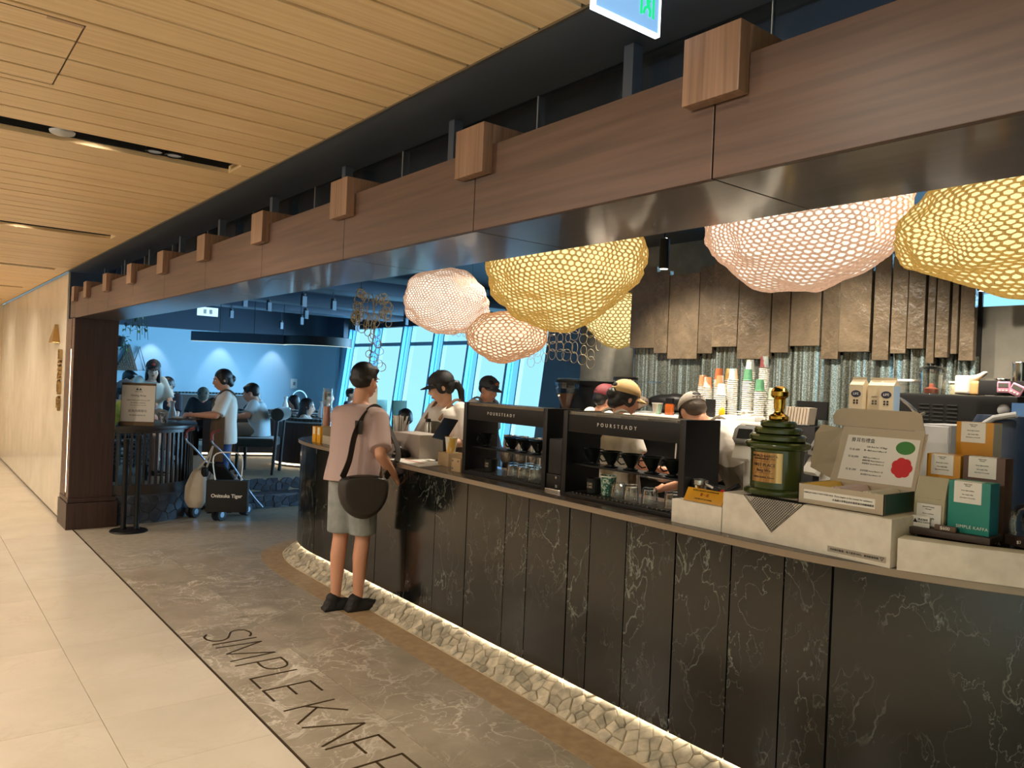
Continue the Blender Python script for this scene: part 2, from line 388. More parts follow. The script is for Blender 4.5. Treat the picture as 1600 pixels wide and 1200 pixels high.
def stone_mesh(poly, fn, gap=.0025, hgt=.008):
    """a chipped stone: poly in (s,t), fn(s,t,h) -> world"""
    cx = sum(p[0] for p in poly) / len(poly); cy = sum(p[1] for p in poly) / len(poly); n = len(poly); vs_ = []
    def shr(p, g): l = math.dist(p, (cx, cy)) or 1; k = max(0, 1 - g / l); return (cx + (p[0] - cx) * k, cy + (p[1] - cy) * k)
    tilt = (random.uniform(-.06, .06), random.uniform(-.06, .06)); h0 = hgt * random.uniform(.6, 1.2)
    for g, h, tl in ((gap, -.004, 0), (gap, h0 * .55, .5), (gap + .005, h0, 1)):
        for p in poly:
            q = shr(p, g); vs_.append(fn(q[0], q[1], h + tl * ((q[0] - cx) * tilt[0] + (q[1] - cy) * tilt[1])))
    fs = []
    for k in range(2):
        for i in range(n): j = (i + 1) % n; fs.append((k * n + i, k * n + j, (k + 1) * n + j, (k + 1) * n + i))
    fs.append(tuple(range(2 * n, 3 * n)))
    mb = MB(); mb.add(vs_, fs); return mb
# ================================================================== the setting
def sbox(name, m, x0, x1, y0, y1, z0, z1, parent=None, bevel=0):
    o = MB().bx(x0, x1, y0, y1, z0, z1).build(name, m, parent, bevel=bevel, smooth=0)
    if parent is None: struct(o)
    return o
def clones(name, me, parent, locs):
    """many copies of one piece (mesh centred on its own origin)"""
    for l in locs:
        o = bpy.data.objects.new(name, me); COL.objects.link(o); o.parent = parent; o.location = Vector(l) - Vector(parent.location)
# floor of the corridor, laid with beige tiles
floor = sbox('floor', M['stone_plain'], -2.6, 9.6, -4.5, 19.6, -.06, -.012)
me = MB().box((0, 0, -.006), (.588, .551, .012)).mesh('tile', bevel=.0012, seg=1, smooth=0); me.materials.append(M['tile'])
clones('tile', me, floor, [(1.36 - .295 - .59 * i, 3.885 + .553 * (j + .5), 0) for i in range(5) for j in range(-6, 21)])
sbox('floor_near', M['tile'], -2.6, 1.36, -4.5, .56, -.012, 0)
trim = sbox('trim_1', mat('bronze_strip', srgb(96, 78, 56), .4, metal=.7), 1.3605, 1.3705, -4.5, 8.5, -.012, .0012)
# shop floor slabs with pale veins
sl = MB()
cols = [(1.3715, 1.847, [(-2, .9), (.9, 2.1), (2.1, 3.3), (3.3, 4.9), (4.9, 6.1), (6.1, 7.3)]), (1.8485, 2.62, [(-2, .8), (.8, 2.0), (2.0, 3.2), (3.2, 4.4), (4.4, 5.6), (5.6, 7.3)])]
for x0, x1, ys in cols:
    for y0, y1 in ys: sbox('stone_slab', M['stone'], x0, x1, y0 + .0006, y1 - .0006, -.012, 0, floor)
sbox('floor_entry', M['stone_plain'], 1.3715, 9.3, 7.301, 9.2, -.012, 0)
sbox('floor_aisle', M['stone_plain'], 2.621, 9.3, -2.0, 7.3, -.012, 0)
# lettering inlaid in the stone, read from the corridor
brz = mat('bronze_inlay', srgb(84, 66, 40), .35, metal=.6)
def strokes(letter):
    return {'S': None, 'I': [((0, 0), (0, 1))], 'M': [((0, 0), (.06, 1)), ((.06, 1), (.42, .08)), ((.42, .08), (.78, 1)), ((.78, 1), (.84, 0))], 'P': 'P', 'L': [((0, 1), (0, 0)), ((0, .02), (.5, .02))],
            'E': [((0, 1), (0, 0)), ((0, .98), (.5, .98)), ((0, .5), (.42, .5)), ((0, .02), (.5, .02))], 'K': [((0, 0), (0, 1)), ((.02, .42), (.5, 1)), ((.14, .58), (.55, 0))],
            'A': [((0, 0), (.36, 1)), ((.36, 1), (.72, 0))], 'F': [((0, 1), (0, 0)), ((0, .98), (.5, .98)), ((0, .5), (.42, .5))]}[letter]
def floor_letter(ch, u0, size, x0):
    """u runs along -Y from u0, letter height along +X"""
    mb = MB(); hh = size; wd = .012
    def pt(p): return (x0 + p[1] * hh, u0 - p[0] * hh * 1.15, 0)
    def bar(a, b):
        a, b = Vector(pt(a)), Vector(pt(b)); d = (b - a).normalized(); n = Vector((-d.y, d.x, 0)) * wd / 2
        mb.add([a - n, b - n, b + n, a + n, *(v + Vector((0, 0, .0016)) for v in (a - n, b - n, b + n, a + n))], [(3, 2, 1, 0), (4, 5, 6, 7), (0, 1, 5, 4), (1, 2, 6, 5), (2, 3, 7, 6), (3, 0, 4, 7)])
    s = strokes(ch)
    if ch == 'S':
        pts = [(.52, .9), (.4, .98), (.26, 1), (.1, .94), (.03, .8), (.08, .64), (.26, .53), (.42, .43), (.5, .27), (.46, .1), (.3, 0), (.14, 0), (0, .1)]
        pts = [p[:2] for p in smooth_path([(*p, 0) for p in pts], 4)]; s = list(zip(pts[:-1], pts[1:]))
    elif ch == 'P':
        pts = [(0, .98), (.28, .98), (.45, .9), (.5, .72), (.44, .54), (.28, .46), (0, .46)]; pts = [p[:2] for p in smooth_path([(*p, 0) for p in pts], 4)]
        s = [((0, 0), (0, 1))] + list(zip(pts[:-1], pts[1:]))
    for a, b in s: bar(a, b)
    return mb
u = 4.81; sz = .262
for ch, w in zip('SIMPLE KAFFA', [.62, .2, 1.04, .68, .58, .66, .22, .66, .78, .66, .66, .9]):
    if ch != ' ':
        o = floor_letter(ch, u, sz, 1.487).build('floor_letter', brz, floor, smooth=0)
    u -= w * sz * 1.22
# ---------------------------------------------------------------- corridor walls
sbox('wall_corridor', M['beigewall'], -2.75, -2.6, -4.5, 15.6, 0, 2.7)
sbox('wall_behind', M['beigewall'], -2.75, 2.2, -4.65, -4.5, 0, 2.7)
sbox('wall_end', M['beigewall'], -2.75, 1.32, 15.6, 15.75, 0, 2.7)
ww = sbox('wall_lacquer', M['whitewall'], 1.345, 1.70, 9.06, 15.6, 0, 2.56)
for y0, y1 in [(9.06, 10.15), (10.154, 11.25), (11.254, 12.35), (12.354, 13.45), (13.454, 14.55), (14.554, 15.6)]:
    sbox('wall_panel', M['whitewall'], 1.32, 1.345, y0, y1, .03, 2.548, ww)
sbox('baseboard_lacquer', mat('dark_gap', srgb(60, 50, 40), .6), 1.335, 1.345, 9.06, 15.6, 0, .03)
# ---------------------------------------------------------------- corridor ceiling: oak planks between dark slots
ceil = sbox('ceiling', M['blackmat'], -2.75, 1.30, -4.5, 15.75, 2.66, 2.72)
edges = [SLOTS[0] - 2.64] + SLOTS
pk = {}
def plank(y0, y1, x0=-2.6, x1=1.292):
    key = (round(y1 - y0, 4), x0, x1)
    if key not in pk:
        m_ = MB().box((0, 0, 0), (x1 - x0, y1 - y0, .034)).mesh('plank', bevel=.001, seg=1, smooth=0); m_.materials.append(M['oak']); pk[key] = m_
    o = bpy.data.objects.new('plank', pk[key]); COL.objects.link(o); o.parent = ceil; o.location = ((x0 + x1) / 2, (y0 + y1) / 2, 2.567 - random.choice([0, 0, .0008])); o.location -= ceil.location
SW = .09
for a, b in zip(edges[:-1], edges[1:]):
    n = 15; w = (b - a - 2 * SW) / n
    for k in range(n): plank(a + SW + k * w + .0008, a + SW + (k + 1) * w - (.016 if k % 3 == 1 else .010))
for k in range(8): plank(SLOTS[-1] + SW + k * .163, SLOTS[-1] + SW + (k + 1) * .163 - .003)
for k in range(17): plank(edges[0] - SW - (k + 1) * .163, edges[0] - SW - k * .163 - .003)
for s in edges:
    plank(s - SW + .001, s + SW - .003, 1.19, 1.292)
    sbox('slot_lining', M['blackmat'], -2.6, 1.19, s - SW, s - SW + .006, 2.57, 2.66, ceil); sbox('slot_lining', M['blackmat'], -2.6, 1.19, s + SW - .006, s + SW, 2.57, 2.66, ceil)
sbox('trim_2', mat('edge_metal', srgb(150, 140, 124), .35, metal=.8), 1.2925, 1.302, -4.5, 15.6, 2.545, 2.575)
for (x0, x1, y0, y1) in [(-.2, .372, 2.43, 2.434), (-.2, .372, 3.015, 3.021), (.368, .372, 2.43, 3.02)]:
    sbox('access_panel_joint', mat('joint_brown', srgb(96, 70, 44), .8), x0, x1, y0, y1, 2.5492, 2.5502, ceil)  # thin dark brown strips outline the access panel joints
sbox('access_panel_joint', mat('warning_tape', srgb(206, 170, 140), .7), .28, .37, 2.437, 2.452, 2.5492, 2.5502, ceil)
# ceiling fittings in the slot
sm = thing('smoke_detector', (.49, 3.66, 2.585), 'round white smoke detector hanging in the dark ceiling slot', 'detector')
MB().lathe([(.0, 0), (.03, 0), (.045, .006), (.048, .014), (.03, .02)], (.49, 3.66, 2.552), 24).build('cover', M['lightgrey'], sm)
MB().cyl((.49, 3.66, 2.57), (.49, 3.66, 2.66), .012).build('stem', M['black'], sm)
for i, x in enumerate((.845, .925)):
    dl = thing('ceiling_downlight', (x, 3.66, 2.56), ['round recessed downlight, first in the black slot housing', 'round recessed downlight, second and nearer the ceiling edge in the slot'][i], 'downlight', group='recessed downlights in the slot')
    MB().lathe([(.036, 0), (.04, .004), (.036, .03), (.030, .03), (.030, .004)], (x, 3.66, 2.556), 20, cap=False).build('ring', M['charcoal'], dl)
    MB().cyl((x, 3.66, 2.575), (x, 3.66, 2.58), .03).build('lens', M['bulb'], dl)
# ---------------------------------------------------------------- dark soffit above the beam, fascia glass
sbox('ceiling_soffit', M['dark'], 1.302, 1.66, -4.5, 9.05, 2.55, 2.6)
sbox('wall_bulkhead', M['navy'], 1.62, 1.68, -4.5, 9.05, 2.552, 3.2)
beam = sbox('beam', M['walnut_up'], 1.334, 1.692, -1.9, 8.95, 2.074, 2.30)
for k in range(-4, 10):
    y0 = 1.025 + .8625 * k; y1 = y0 + .8625
    if y0 > 8.6: break
    y1 = min(y1, 8.56 if y0 > 7.9 else y1)
    sbox('beam_panel', M['walnut'], 1.32, 1.3335, y0 + .0018, y1 - .0018, 2.062, 2.302, beam, bevel=.0015)
    sbox('soffit_panel', M['soffit'], 1.3345, 1.70, y0 + .0018, y1 - .0018, 2.062, 2.0735, beam, bevel=.0015)
    b = MB().bx(1.285, 1.3195, y0 - .082, y0 + .060, 2.218, 2.361).bx(1.3195, 1.72, y0 - .082, y0 + .060, 2.3022, 2.361).build('wood_block', M['block'], beam, bevel=.002, smooth=0)
    sbox('post', M['dark'], 1.525, 1.562, y0 + .437, y0 + .472, 2.3, 2.55, beam)
    sbox('glass_panel', glassmat('smoked_glass', (.5, .55, .6), .05), 1.597, 1.603, y0 + .06, y0 + .918, 2.30, 2.55, beam)
    sbox('glass_joint', M['lightgrey'], 1.594, 1.606, y0 + .919, y0 + .9215, 2.30, 2.55, beam)
b = MB().bx(1.285, 1.3195, 8.47, 8.61, 2.218, 2.361).bx(1.3195, 1.72, 8.47, 8.61, 2.3022, 2.361).build('wood_block', M['block'], beam, bevel=.002, smooth=0)
sbox('wall_beam_end', M['navy'], 1.335, 1.70, 9.03, 9.058, 2.07, 2.56)
# column at the end of the beam, with a lit groove on its corridor side
col = sbox('column', M['walnut_up'], 1.325, 1.706, 8.55, 8.98, .25, 2.062)
sbox('base', M['walnut_up'], 1.298, 1.75, 8.505, 9.02, 0, .255, col, bevel=.004)
sbox('moulding', M['walnut_up'], 1.308, 1.735, 8.52, 9.0, .256, .30, col, bevel=.008)
sbox('side_panel', M['walnut'], 1.316, 1.3245, 8.552, 8.685, .301, 2.06, col)
sbox('side_panel', M['walnut'], 1.316, 1.3245, 8.745, 8.98, .301, 2.06, col)
sbox('groove_cap', M['walnut'], 1.312, 1.3245, 8.686, 8.744, 1.76, 2.06, col)
sbox('led_strip', M['led_soft'], 1.3195, 1.3245, 8.70, 8.73, .34, 1.758, col)
# brass hillock lamp and vertical brass characters on the lacquer wall
bl = thing('wall_sign', (1.32, 9.35, 1.4), 'brass hill emblem and vertical brass characters on the ivory wall', 'sign')
MB().add([(1.318, 9.42, 1.83), (1.318, 9.78, 1.83), (1.318, 9.6, 2.03), (1.25, 9.45, 1.83), (1.25, 9.75, 1.83), (1.29, 9.6, 2.03)], [(0, 1, 2), (3, 5, 4), (0, 3, 4, 1), (1, 4, 5, 2), (2, 5, 3, 0)]).build('emblem', M['brass'], bl, bevel=.003, smooth=0)
for ch, z in zip('興波咖啡', (1.67, 1.51, 1.35, 1.18)): text(ch, .17, M['brass'], bl, (1.306, 9.3, z), (0, -1, 0), (0, 0, 1), name='character', extrude=.012)
# ---------------------------------------------------------------- shop shell
sbox('ceiling_shop', M['navy'], 1.62, 9.9, -2.1, 19.7, 3.2, 3.3)
sbox('wall_near', M['navy'], 1.3, 9.6, -2.1, -2.0, 0, 3.2)
sbox('wall_left', M['blue'], 1.701, 1.74, 9.03, 19.5, 0, 3.2)
# far wall with a rounded inner corner
path = [(1.7, 19.5)] + [(8.2 + .6 * math.sin(a), 18.9 + .6 * math.cos(a)) for a in [PI / 2 * k / 14 for k in range(15)]] + [(8.8, 18.5)]
wf = struct(MB().ribbon(path, 0, .1, 0, 2.56).build('wall_far', M['blue']))
fp = [(1.7, 19.3)] + [(8.1 + .6 * math.sin(a), 18.7 + .6 * math.cos(a)) for a in [PI / 2 * k / 14 for k in range(15)]] + [(8.7, 17.9)]
struct(MB().ribbon(fp, 0, .12, 2.54, 3.2).build('trim_3', M['navy2']))
# leaning window wall
FX, LEAN = 8.73, .123
def fa(x, y, z): return (FX + LEAN * z + x, y, z)
def fbox(name, m, y0, y1, z0, z1, x0, x1, parent):
    o = MB().add([fa(x0, y0, z0), fa(x1, y0, z0), fa(x1, y1, z0), fa(x0, y1, z0), fa(x0, y0, z1), fa(x1, y0, z1), fa(x1, y1, z1), fa(x0, y1, z1)],
                 [(3, 2, 1, 0), (4, 5, 6, 7), (0, 1, 5, 4), (1, 2, 6, 5), (2, 3, 7, 6), (3, 0, 4, 7)]).build(name, m, parent, smooth=0)
    return o
mull = mat('mullion_grey', srgb(130, 176, 206), .5); sidep = mat('sky_blue_panel', srgb(140, 205, 240), .5); navyw = mat('blue_grey_wall', srgb(108, 124, 140), .7)
ys = [18.25, 16.9, 15.52, 14.17, 12.85, 11.5, 10.36]
ys2 = [8.4, 7.0, 5.6, 4.2, 2.8, 1.4, 0, -1.4]
n = 0
for row in (ys, ys2):
    for a, b in zip(row[:-1], row[1:]):
        n += 1
        w = struct(fbox('window_%d' % n, mull, a - .07, a, .42, 2.78, -.06, .08, None))
        fbox('mullion', mull, a - .405, a - .37, .42, 2.78, -.03, .06, w)
        fbox('side_pane', glassmat('tinted_pane', (.62, .85, .97), 0, fres=.06), a - .37, a - .07, .42, 2.78, .02, .05, w)
        fbox('transom', mull, b, a - .405, 2.33, 2.41, -.03, .06, w)
        fbox('pane', M['pane'], b, a - .405, .42, 2.33, .015, .022, w); fbox('pane', M['pane'], b, a - .405, 2.41, 2.78, .015, .022, w)
        fbox('sill', mull, b, a, .3, .42, -.1, .1, w)
fbox('wall_window_head', M['navy'], -2, 19.6, 2.78, 3.25, -.05, .1, None)['kind'] = 'structure'
fbox('wall_window_foot', M['blue'], -2, 19.6, -.06, .3, -.05, .1, None)['kind'] = 'structure'
fbox('wall_window_end', sidep, 18.25, 19.6, .3, 2.78, -.02, .1, None)['kind'] = 'structure'
fbox('wall_window_pier', navyw, 8.4, 10.36, .3, 2.78, -.08, .1, None)['kind'] = 'structure'
fbox('wall_window_side', navyw, -2.1, -1.4, .3, 2.78, -.02, .1, None)['kind'] = 'structure'
# plaster walls behind the bar
sbox('wall_bar', M['concrete'], 6.6, 6.72, 4.6, 7.0, 0, 3.2)
sbox('wall_bar_low', M['concrete'], 5.5, 5.62, -2.0, 5.1, 0, 2.235)
# raised dining floor and its two stone-faced steps
pf = mat('dining_floor', srgb(150, 140, 122), .5, col2=srgb(134, 125, 108), nscale=4)
pl = [(1.74, 8.66), (2.12, 8.66), (2.45, 8.84), (2.72, 9.12), (2.84, 9.22), (8.75, 9.22), (8.75, 19.5), (1.74, 19.5)]
fpl = struct(MB().prism(pl, .0, .32).build('floor_dining', pf, smooth=0))
sbox('floor_step', M['darkmortar'], 3.14, 8.74, 8.95, 9.22, 0, .16)
def stone_face(parent, w, h, nx, ny, fn, m, hgt=.01, gap=.003):
    for poly in voronoi(w, h, nx, ny):
        stone_mesh(poly, fn, gap, hgt).build('stone', m, parent, smooth=0)
step = bpy.data.objects['floor_step']
stone_face(step, 1.7, .16, 17, 2, lambda s, t, h: (3.15 + s, 8.95 - h, t), M['darkstone'])
stone_face(step, 1.7, .26, 17, 3, lambda s, t, h: (3.15 + s, 8.955 + t, .16 + h * .5), M['darkstone'])
stone_face(fpl, 1.7, .16, 17, 2, lambda s, t, h: (3.15 + s, 9.22 - h, .16 + t), M['darkstone'])
# ---------------------------------------------------------------- slate screen and ribbed glass behind the bar
wb = bpy.data.objects['wall_bar_low']
SLATE = [(4.739,5.050,1.982,2.727), (4.586,4.772,1.933,2.675), (4.257,4.619,1.883,2.632), (4.106,4.294,1.931,2.683), (3.858,4.143,1.986,2.730), (3.549,3.883,1.885,2.614), (3.387,3.576,1.936,2.657), (3.128,3.409,1.987,2.623), (2.978,3.147,1.887,2.593), (2.737,3.002,1.939,2.591), (2.608,2.758,1.880,2.626), (2.491,2.632,1.927,2.6), (2.366,2.513,1.958,2.62), (2.301,2.385,1.859,2.58), (2.211,2.325,1.898,2.6), (2.160,2.232,1.923,2.56), (2.059,2.179,1.879,2.56)]
rg, _n, _b, _N, _L = _nt('ribbed_glass_painted_reflections')
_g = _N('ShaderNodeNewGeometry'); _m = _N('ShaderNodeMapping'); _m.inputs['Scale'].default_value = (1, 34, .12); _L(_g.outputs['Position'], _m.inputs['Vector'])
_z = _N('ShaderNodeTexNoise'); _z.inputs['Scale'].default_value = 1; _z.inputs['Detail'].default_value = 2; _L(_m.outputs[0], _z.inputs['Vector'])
_r = _N('ShaderNodeValToRGB'); _r.color_ramp.elements[0].position = .30; _r.color_ramp.elements[0].color = c4(srgb(70, 72, 64)); _r.color_ramp.elements[1].position = .72; _r.color_ramp.elements[1].color = c4(srgb(150, 200, 228))  # pale-blue vertical streaks paint window reflections into the glass colour
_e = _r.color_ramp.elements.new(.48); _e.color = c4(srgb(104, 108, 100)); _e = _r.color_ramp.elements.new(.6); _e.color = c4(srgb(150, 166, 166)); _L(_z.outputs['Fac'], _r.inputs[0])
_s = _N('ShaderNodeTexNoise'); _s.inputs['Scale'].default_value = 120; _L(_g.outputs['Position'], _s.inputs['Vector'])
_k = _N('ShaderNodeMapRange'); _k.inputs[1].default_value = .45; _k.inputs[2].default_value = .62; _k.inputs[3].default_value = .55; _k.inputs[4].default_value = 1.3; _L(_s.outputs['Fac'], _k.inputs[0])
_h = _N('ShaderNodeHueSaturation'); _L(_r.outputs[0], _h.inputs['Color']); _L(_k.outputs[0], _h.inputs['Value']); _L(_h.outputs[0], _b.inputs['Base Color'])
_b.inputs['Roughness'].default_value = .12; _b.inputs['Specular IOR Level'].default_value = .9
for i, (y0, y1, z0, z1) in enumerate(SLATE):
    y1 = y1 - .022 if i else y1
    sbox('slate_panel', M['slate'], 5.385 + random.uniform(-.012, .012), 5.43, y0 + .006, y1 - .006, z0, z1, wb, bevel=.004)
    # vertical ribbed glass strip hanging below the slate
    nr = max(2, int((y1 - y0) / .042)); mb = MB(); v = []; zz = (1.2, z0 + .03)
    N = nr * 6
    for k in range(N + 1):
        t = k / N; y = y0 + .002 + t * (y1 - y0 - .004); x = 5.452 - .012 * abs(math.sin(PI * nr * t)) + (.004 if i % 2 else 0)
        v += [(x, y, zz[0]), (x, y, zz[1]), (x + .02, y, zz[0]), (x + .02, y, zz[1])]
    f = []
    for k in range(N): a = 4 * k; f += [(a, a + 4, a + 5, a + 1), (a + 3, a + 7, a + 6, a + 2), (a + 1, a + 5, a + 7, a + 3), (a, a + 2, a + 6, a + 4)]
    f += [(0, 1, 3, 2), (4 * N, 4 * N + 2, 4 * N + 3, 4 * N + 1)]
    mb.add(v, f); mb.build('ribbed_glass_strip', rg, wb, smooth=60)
sbox('screen_backing', M['blackmat'], 5.478, 5.498, 2.06, 5.05, 1.2, 2.52, wb)
# ---------------------------------------------------------------- bar counter
PATH = smooth_path([(3.9, 6.9), (3.4, 6.9), (3.15, 6.87), (2.97, 6.78), (2.85, 6.63), (2.785, 6.45), (2.745, 6.25), (2.725, 6.0), (2.72, 5.6), (2.71, 4.9), (2.70, 4.1), (2.685, 3.4), (2.675, 2.87), (2.665, 2.47), (2.66, 2.17), (2.66, 1.9), (2.665, 1.65), (2.69, 1.45), (2.76, 1.18), (2.87, .92), (3.05, .65), (3.3, .42), (3.7, .25), (4.2, .18)], 6)
PATH = [p[:2] for p in PATH]
bar = thing('bar_counter', (2.9, 3.5, 0), 'long bar counter clad in dark veined marble panels on a lit stone plinth', 'counter')
MB().ribbon(PATH, .03, .10, .17, 1.0).build('carcass', M['blackmat'], bar)
MB().ribbon(PATH, -.018, .55, 1.0, 1.03).build('countertop', M['slab_top'], bar, bevel=.003)
sl_ = mat('slab_edge', srgb(150, 134, 116), .3, metal=.3)
MB().ribbon(PATH, -.021, -.0185, 1.002, 1.028).build('edge_trim', sl_, bar)
cum = [0]
for a, b in zip(PATH[:-1], PATH[1:]): cum.append(cum[-1] + math.dist(a, b))
def at_s(s):
    for i in range(len(PATH) - 1):
        if cum[i + 1] >= s or i == len(PATH) - 2:
            t = (s - cum[i]) / (cum[i + 1] - cum[i]); a, b = PATH[i], PATH[i + 1]
            return Vector((a[0] + (b[0] - a[0]) * t, a[1] + (b[1] - a[1]) * t, 0)), Vector((-(b[1] - a[1]), b[0] - a[0], 0)).normalized()
def s_of_y(y):
    best = min((abs(PATH[i][1] - y), i) for i in range(len(PATH)) if PATH[i][0] < 3.0)[1]
    i = best if PATH[best][1] >= y else best - 1
    a, b = PATH[i], PATH[i + 1]; return cum[i] + (a[1] - y) / (a[1] - b[1]) * (cum[i + 1] - cum[i])
js = [0, .33, .66] + [s_of_y(y) for y in (6.55, 6.28, 6.0, 5.65, 5.28, 4.93, 4.5, 4.15, 3.79, 3.40, 3.20, 2.868, 2.71, 2.468, 2.173, 1.886, 1.652, 1.468, .72)] + [cum[-1]]
for k, (a, b) in enumerate(zip(js[:-1], js[1:])):
    g = .0045 if k % 3 else .0018
    n_ = max(2, int((b - a) / .06)); mb = MB(); v = []
    for q in range(n_ + 1):
        p, nn = at_s(a + g + (b - a - 2 * g) * q / n_)
        for d, z in ((0, .128), (.028, .128), (.028, .998), (0, .998)): v.append((p.x + nn.x * d, p.y + nn.y * d, z))
    f = [(3, 2, 1, 0), tuple(4 * n_ + q for q in range(4))]
    for q in range(n_):
        for r in range(4): l = (r + 1) % 4; f.append((4 * q + r, 4 * q + l, 4 * q + 4 + l, 4 * q + 4 + r))
    mb.add(v, f); mb.build('marble_panel', M['marble'], bar, smooth=30)
# sloping stone plinth and the strip of light above it
MB().ribbon(PATH, -.115, .16, .0, .004).build('plinth_bed', M['mortar'], bar)
A = offset(PATH, -.115); B = offset(PATH, .05); v = []
for a, b in zip(A, B): v += [(*a, .004), (*b, .112), (*b, .004)]
f = []
for i in range(len(PATH) - 1):
    for r in range(3): l = (r + 1) % 3; f.append((3 * i + r, 3 * i + l, 3 * i + 3 + l, 3 * i + 3 + r))
MB().add(v, f).build('plinth_slope', M['mortar'], bar, smooth=0)
s0, s1 = .55, s_of_y(1.35); slw = math.hypot(.165, .108)
def plinth(s, t, h):
    p, nn = at_s(s0 + s); k = t / slw; d = -.115 + .165 * k; z = .004 + .108 * k
    nz = .165 / slw; nd = -.108 / slw
    return (p.x + nn.x * (d + nd * h), p.y + nn.y * (d + nd * h), z + nz * h)
polys = voronoi(s1 - s0, slw, 78, 4)
polys.sort(key=lambda p: -p[0][0])
rest = MB()
for i, poly in enumerate(polys):
    mb = stone_mesh(poly, plinth, .0022, .011)
    if i < 300: mb.build('stone', M['pebble'], bar, smooth=0)
    else: rest.add(mb.v, mb.f)
if rest.v: stuff(rest.build('stones', M['pebble'], bar, smooth=0))
MB().ribbon(PATH, .032, .06, .160, .168).build('led_strip', M['led'], bar)
# brown border stone following the plinth
struct(MB().ribbon(PATH, -.30, -.116, -.01, .0015).build('floor_border', M['strip_brown'], smooth=0))
# ================================================================== lanterns over the bar
def lantern(loc, rad, seed, label, cellc, rimc, es, er, sub=5, rz=0, tilt=(0, 0), amp=.16, cord=True, name='net_lantern'):
    t = thing(name, loc, label, 'pendant lamp', group='honeycomb net lanterns above the bar')
    bm = bmesh.new(); bmesh.ops.create_icosphere(bm, subdivisions=sub, radius=1)
    off = Vector((seed * 7.3, seed * 3.1, seed * 5.7)); rot = Matrix.Rotation(rz, 3, 'Z') @ Matrix.Rotation(tilt[0], 3, 'X') @ Matrix.Rotation(tilt[1], 3, 'Y')
    def shape(n):
        k = 1 + amp * mnoise.noise(n * 1.3 + off) + amp * .55 * mnoise.noise(n * 2.9 + off) + amp * .16 * mnoise.noise(n * 7 + off)
        return rot @ Vector((n.x * rad[0], n.y * rad[1], n.z * rad[2] * (1 - .12 * abs(n.x)))) * k
    for v in bm.verts:
        j = Vector((mnoise.noise(v.co * 23 + off), mnoise.noise(v.co * 29 - off), mnoise.noise(v.co * 31 + off * 2)))
        v.co = (v.co + j * .35 * (2.2 / 2 ** sub)).normalized()
    bm.verts.ensure_lookup_table(); net = MB(); cells = MB()
    for v in bm.verts:
        loop = []; fs = list(v.link_faces); f = fs[0]; used = {f.index}; ordered = [f]
        while len(ordered) < len(fs):
            for e in f.edges:
                if v in e.verts:
                    g = next((x for x in e.link_faces if x.index not in used), None)
                    if g is not None: used.add(g.index); ordered.append(g); f = g; break
            else: break
        outer = [shape(g.calc_center_median().normalized()) for g in ordered]
        c = sum(outer, Vector()) / len(outer); nrm = (rot @ Vector((v.co.x / rad[0], v.co.y / rad[1], v.co.z / rad[2]))).normalized()
        n = len(outer); size = sum((p - c).length for p in outer) / n; k = .70 + .1 * mnoise.noise(v.co * 9 + off)
        inner = [c + (p - c) * k - nrm * size * .10 for p in outer]; up = [p + nrm * size * .22 for p in outer]
        net.add(up + inner, [(i, (i + 1) % n, n + (i + 1) % n, n + i) for i in range(n)])
        cells.add([c + (p - c) * (k + .02) - nrm * size * .10 for p in outer], [tuple(range(n))])
    bm.free()
    mr = MATS.get('rim' + str(rimc)) or mat('rim' + str(rimc), rimc, .7, emit=rimc, estr=er)
    mc = MATS.get('cell' + str(cellc)) or emis('cell' + str(cellc), cellc, es)
    net.v = [Vector(p) for p in net.v]
    stuff(net.build('net', mr, t, smooth=50, world=False)); stuff(cells.build('membrane', mc, t, smooth=0, world=False))
    if cord: MB().cyl((0, 0, rad[2] * .5), (0, 0, 3.2 - loc[2]), .004, n=6).build('cord', M['black'], t, world=False)
    return t
PINK = (srgb(255, 240, 220), srgb(226, 188, 160)); GOLD = (srgb(255, 234, 168), srgb(214, 176, 96)); ORNG = (srgb(255, 232, 196), srgb(216, 168, 128))
LD = .86
lantern((3.10, 3.50, 2.30), (.46, .86, .33), 1, 'wide golden honeycomb lantern tucked under the beam over the coffee machines', *GOLD, LD, .21, rz=-.62)
lantern((3.57, 5.45, 2.27), (.35, .50, .27), 2, 'rounded pinkish honeycomb lantern beside the ring net', *PINK, LD, .25, rz=-.6, tilt=(0, .12))
lantern((3.42, 4.43, 1.94), (.28, .37, .175), 3, 'small low orange-tinted lantern in front of the windows', *ORNG, LD, .22, sub=4, rz=-.6, tilt=(-.12, 0))
lantern((6.13, 5.93, 2.36), (.35, .38, .30), 4, 'distant golden lantern half hidden behind the slate panels', *GOLD, LD, .21, sub=4, rz=0)
lantern((3.40, 2.09, 2.42), (.42, .72, .27), 5, 'broad pale pink lantern hanging over the trophy', *PINK, LD, .25, rz=-.62, tilt=(0, .06))
lantern((2.90, .90, 2.23), (.36, .55, .225), 6, 'big yellow crumpled lantern nearest the corridor and cut by the picture edge', *GOLD, LD, .19, rz=-.62, amp=.2)
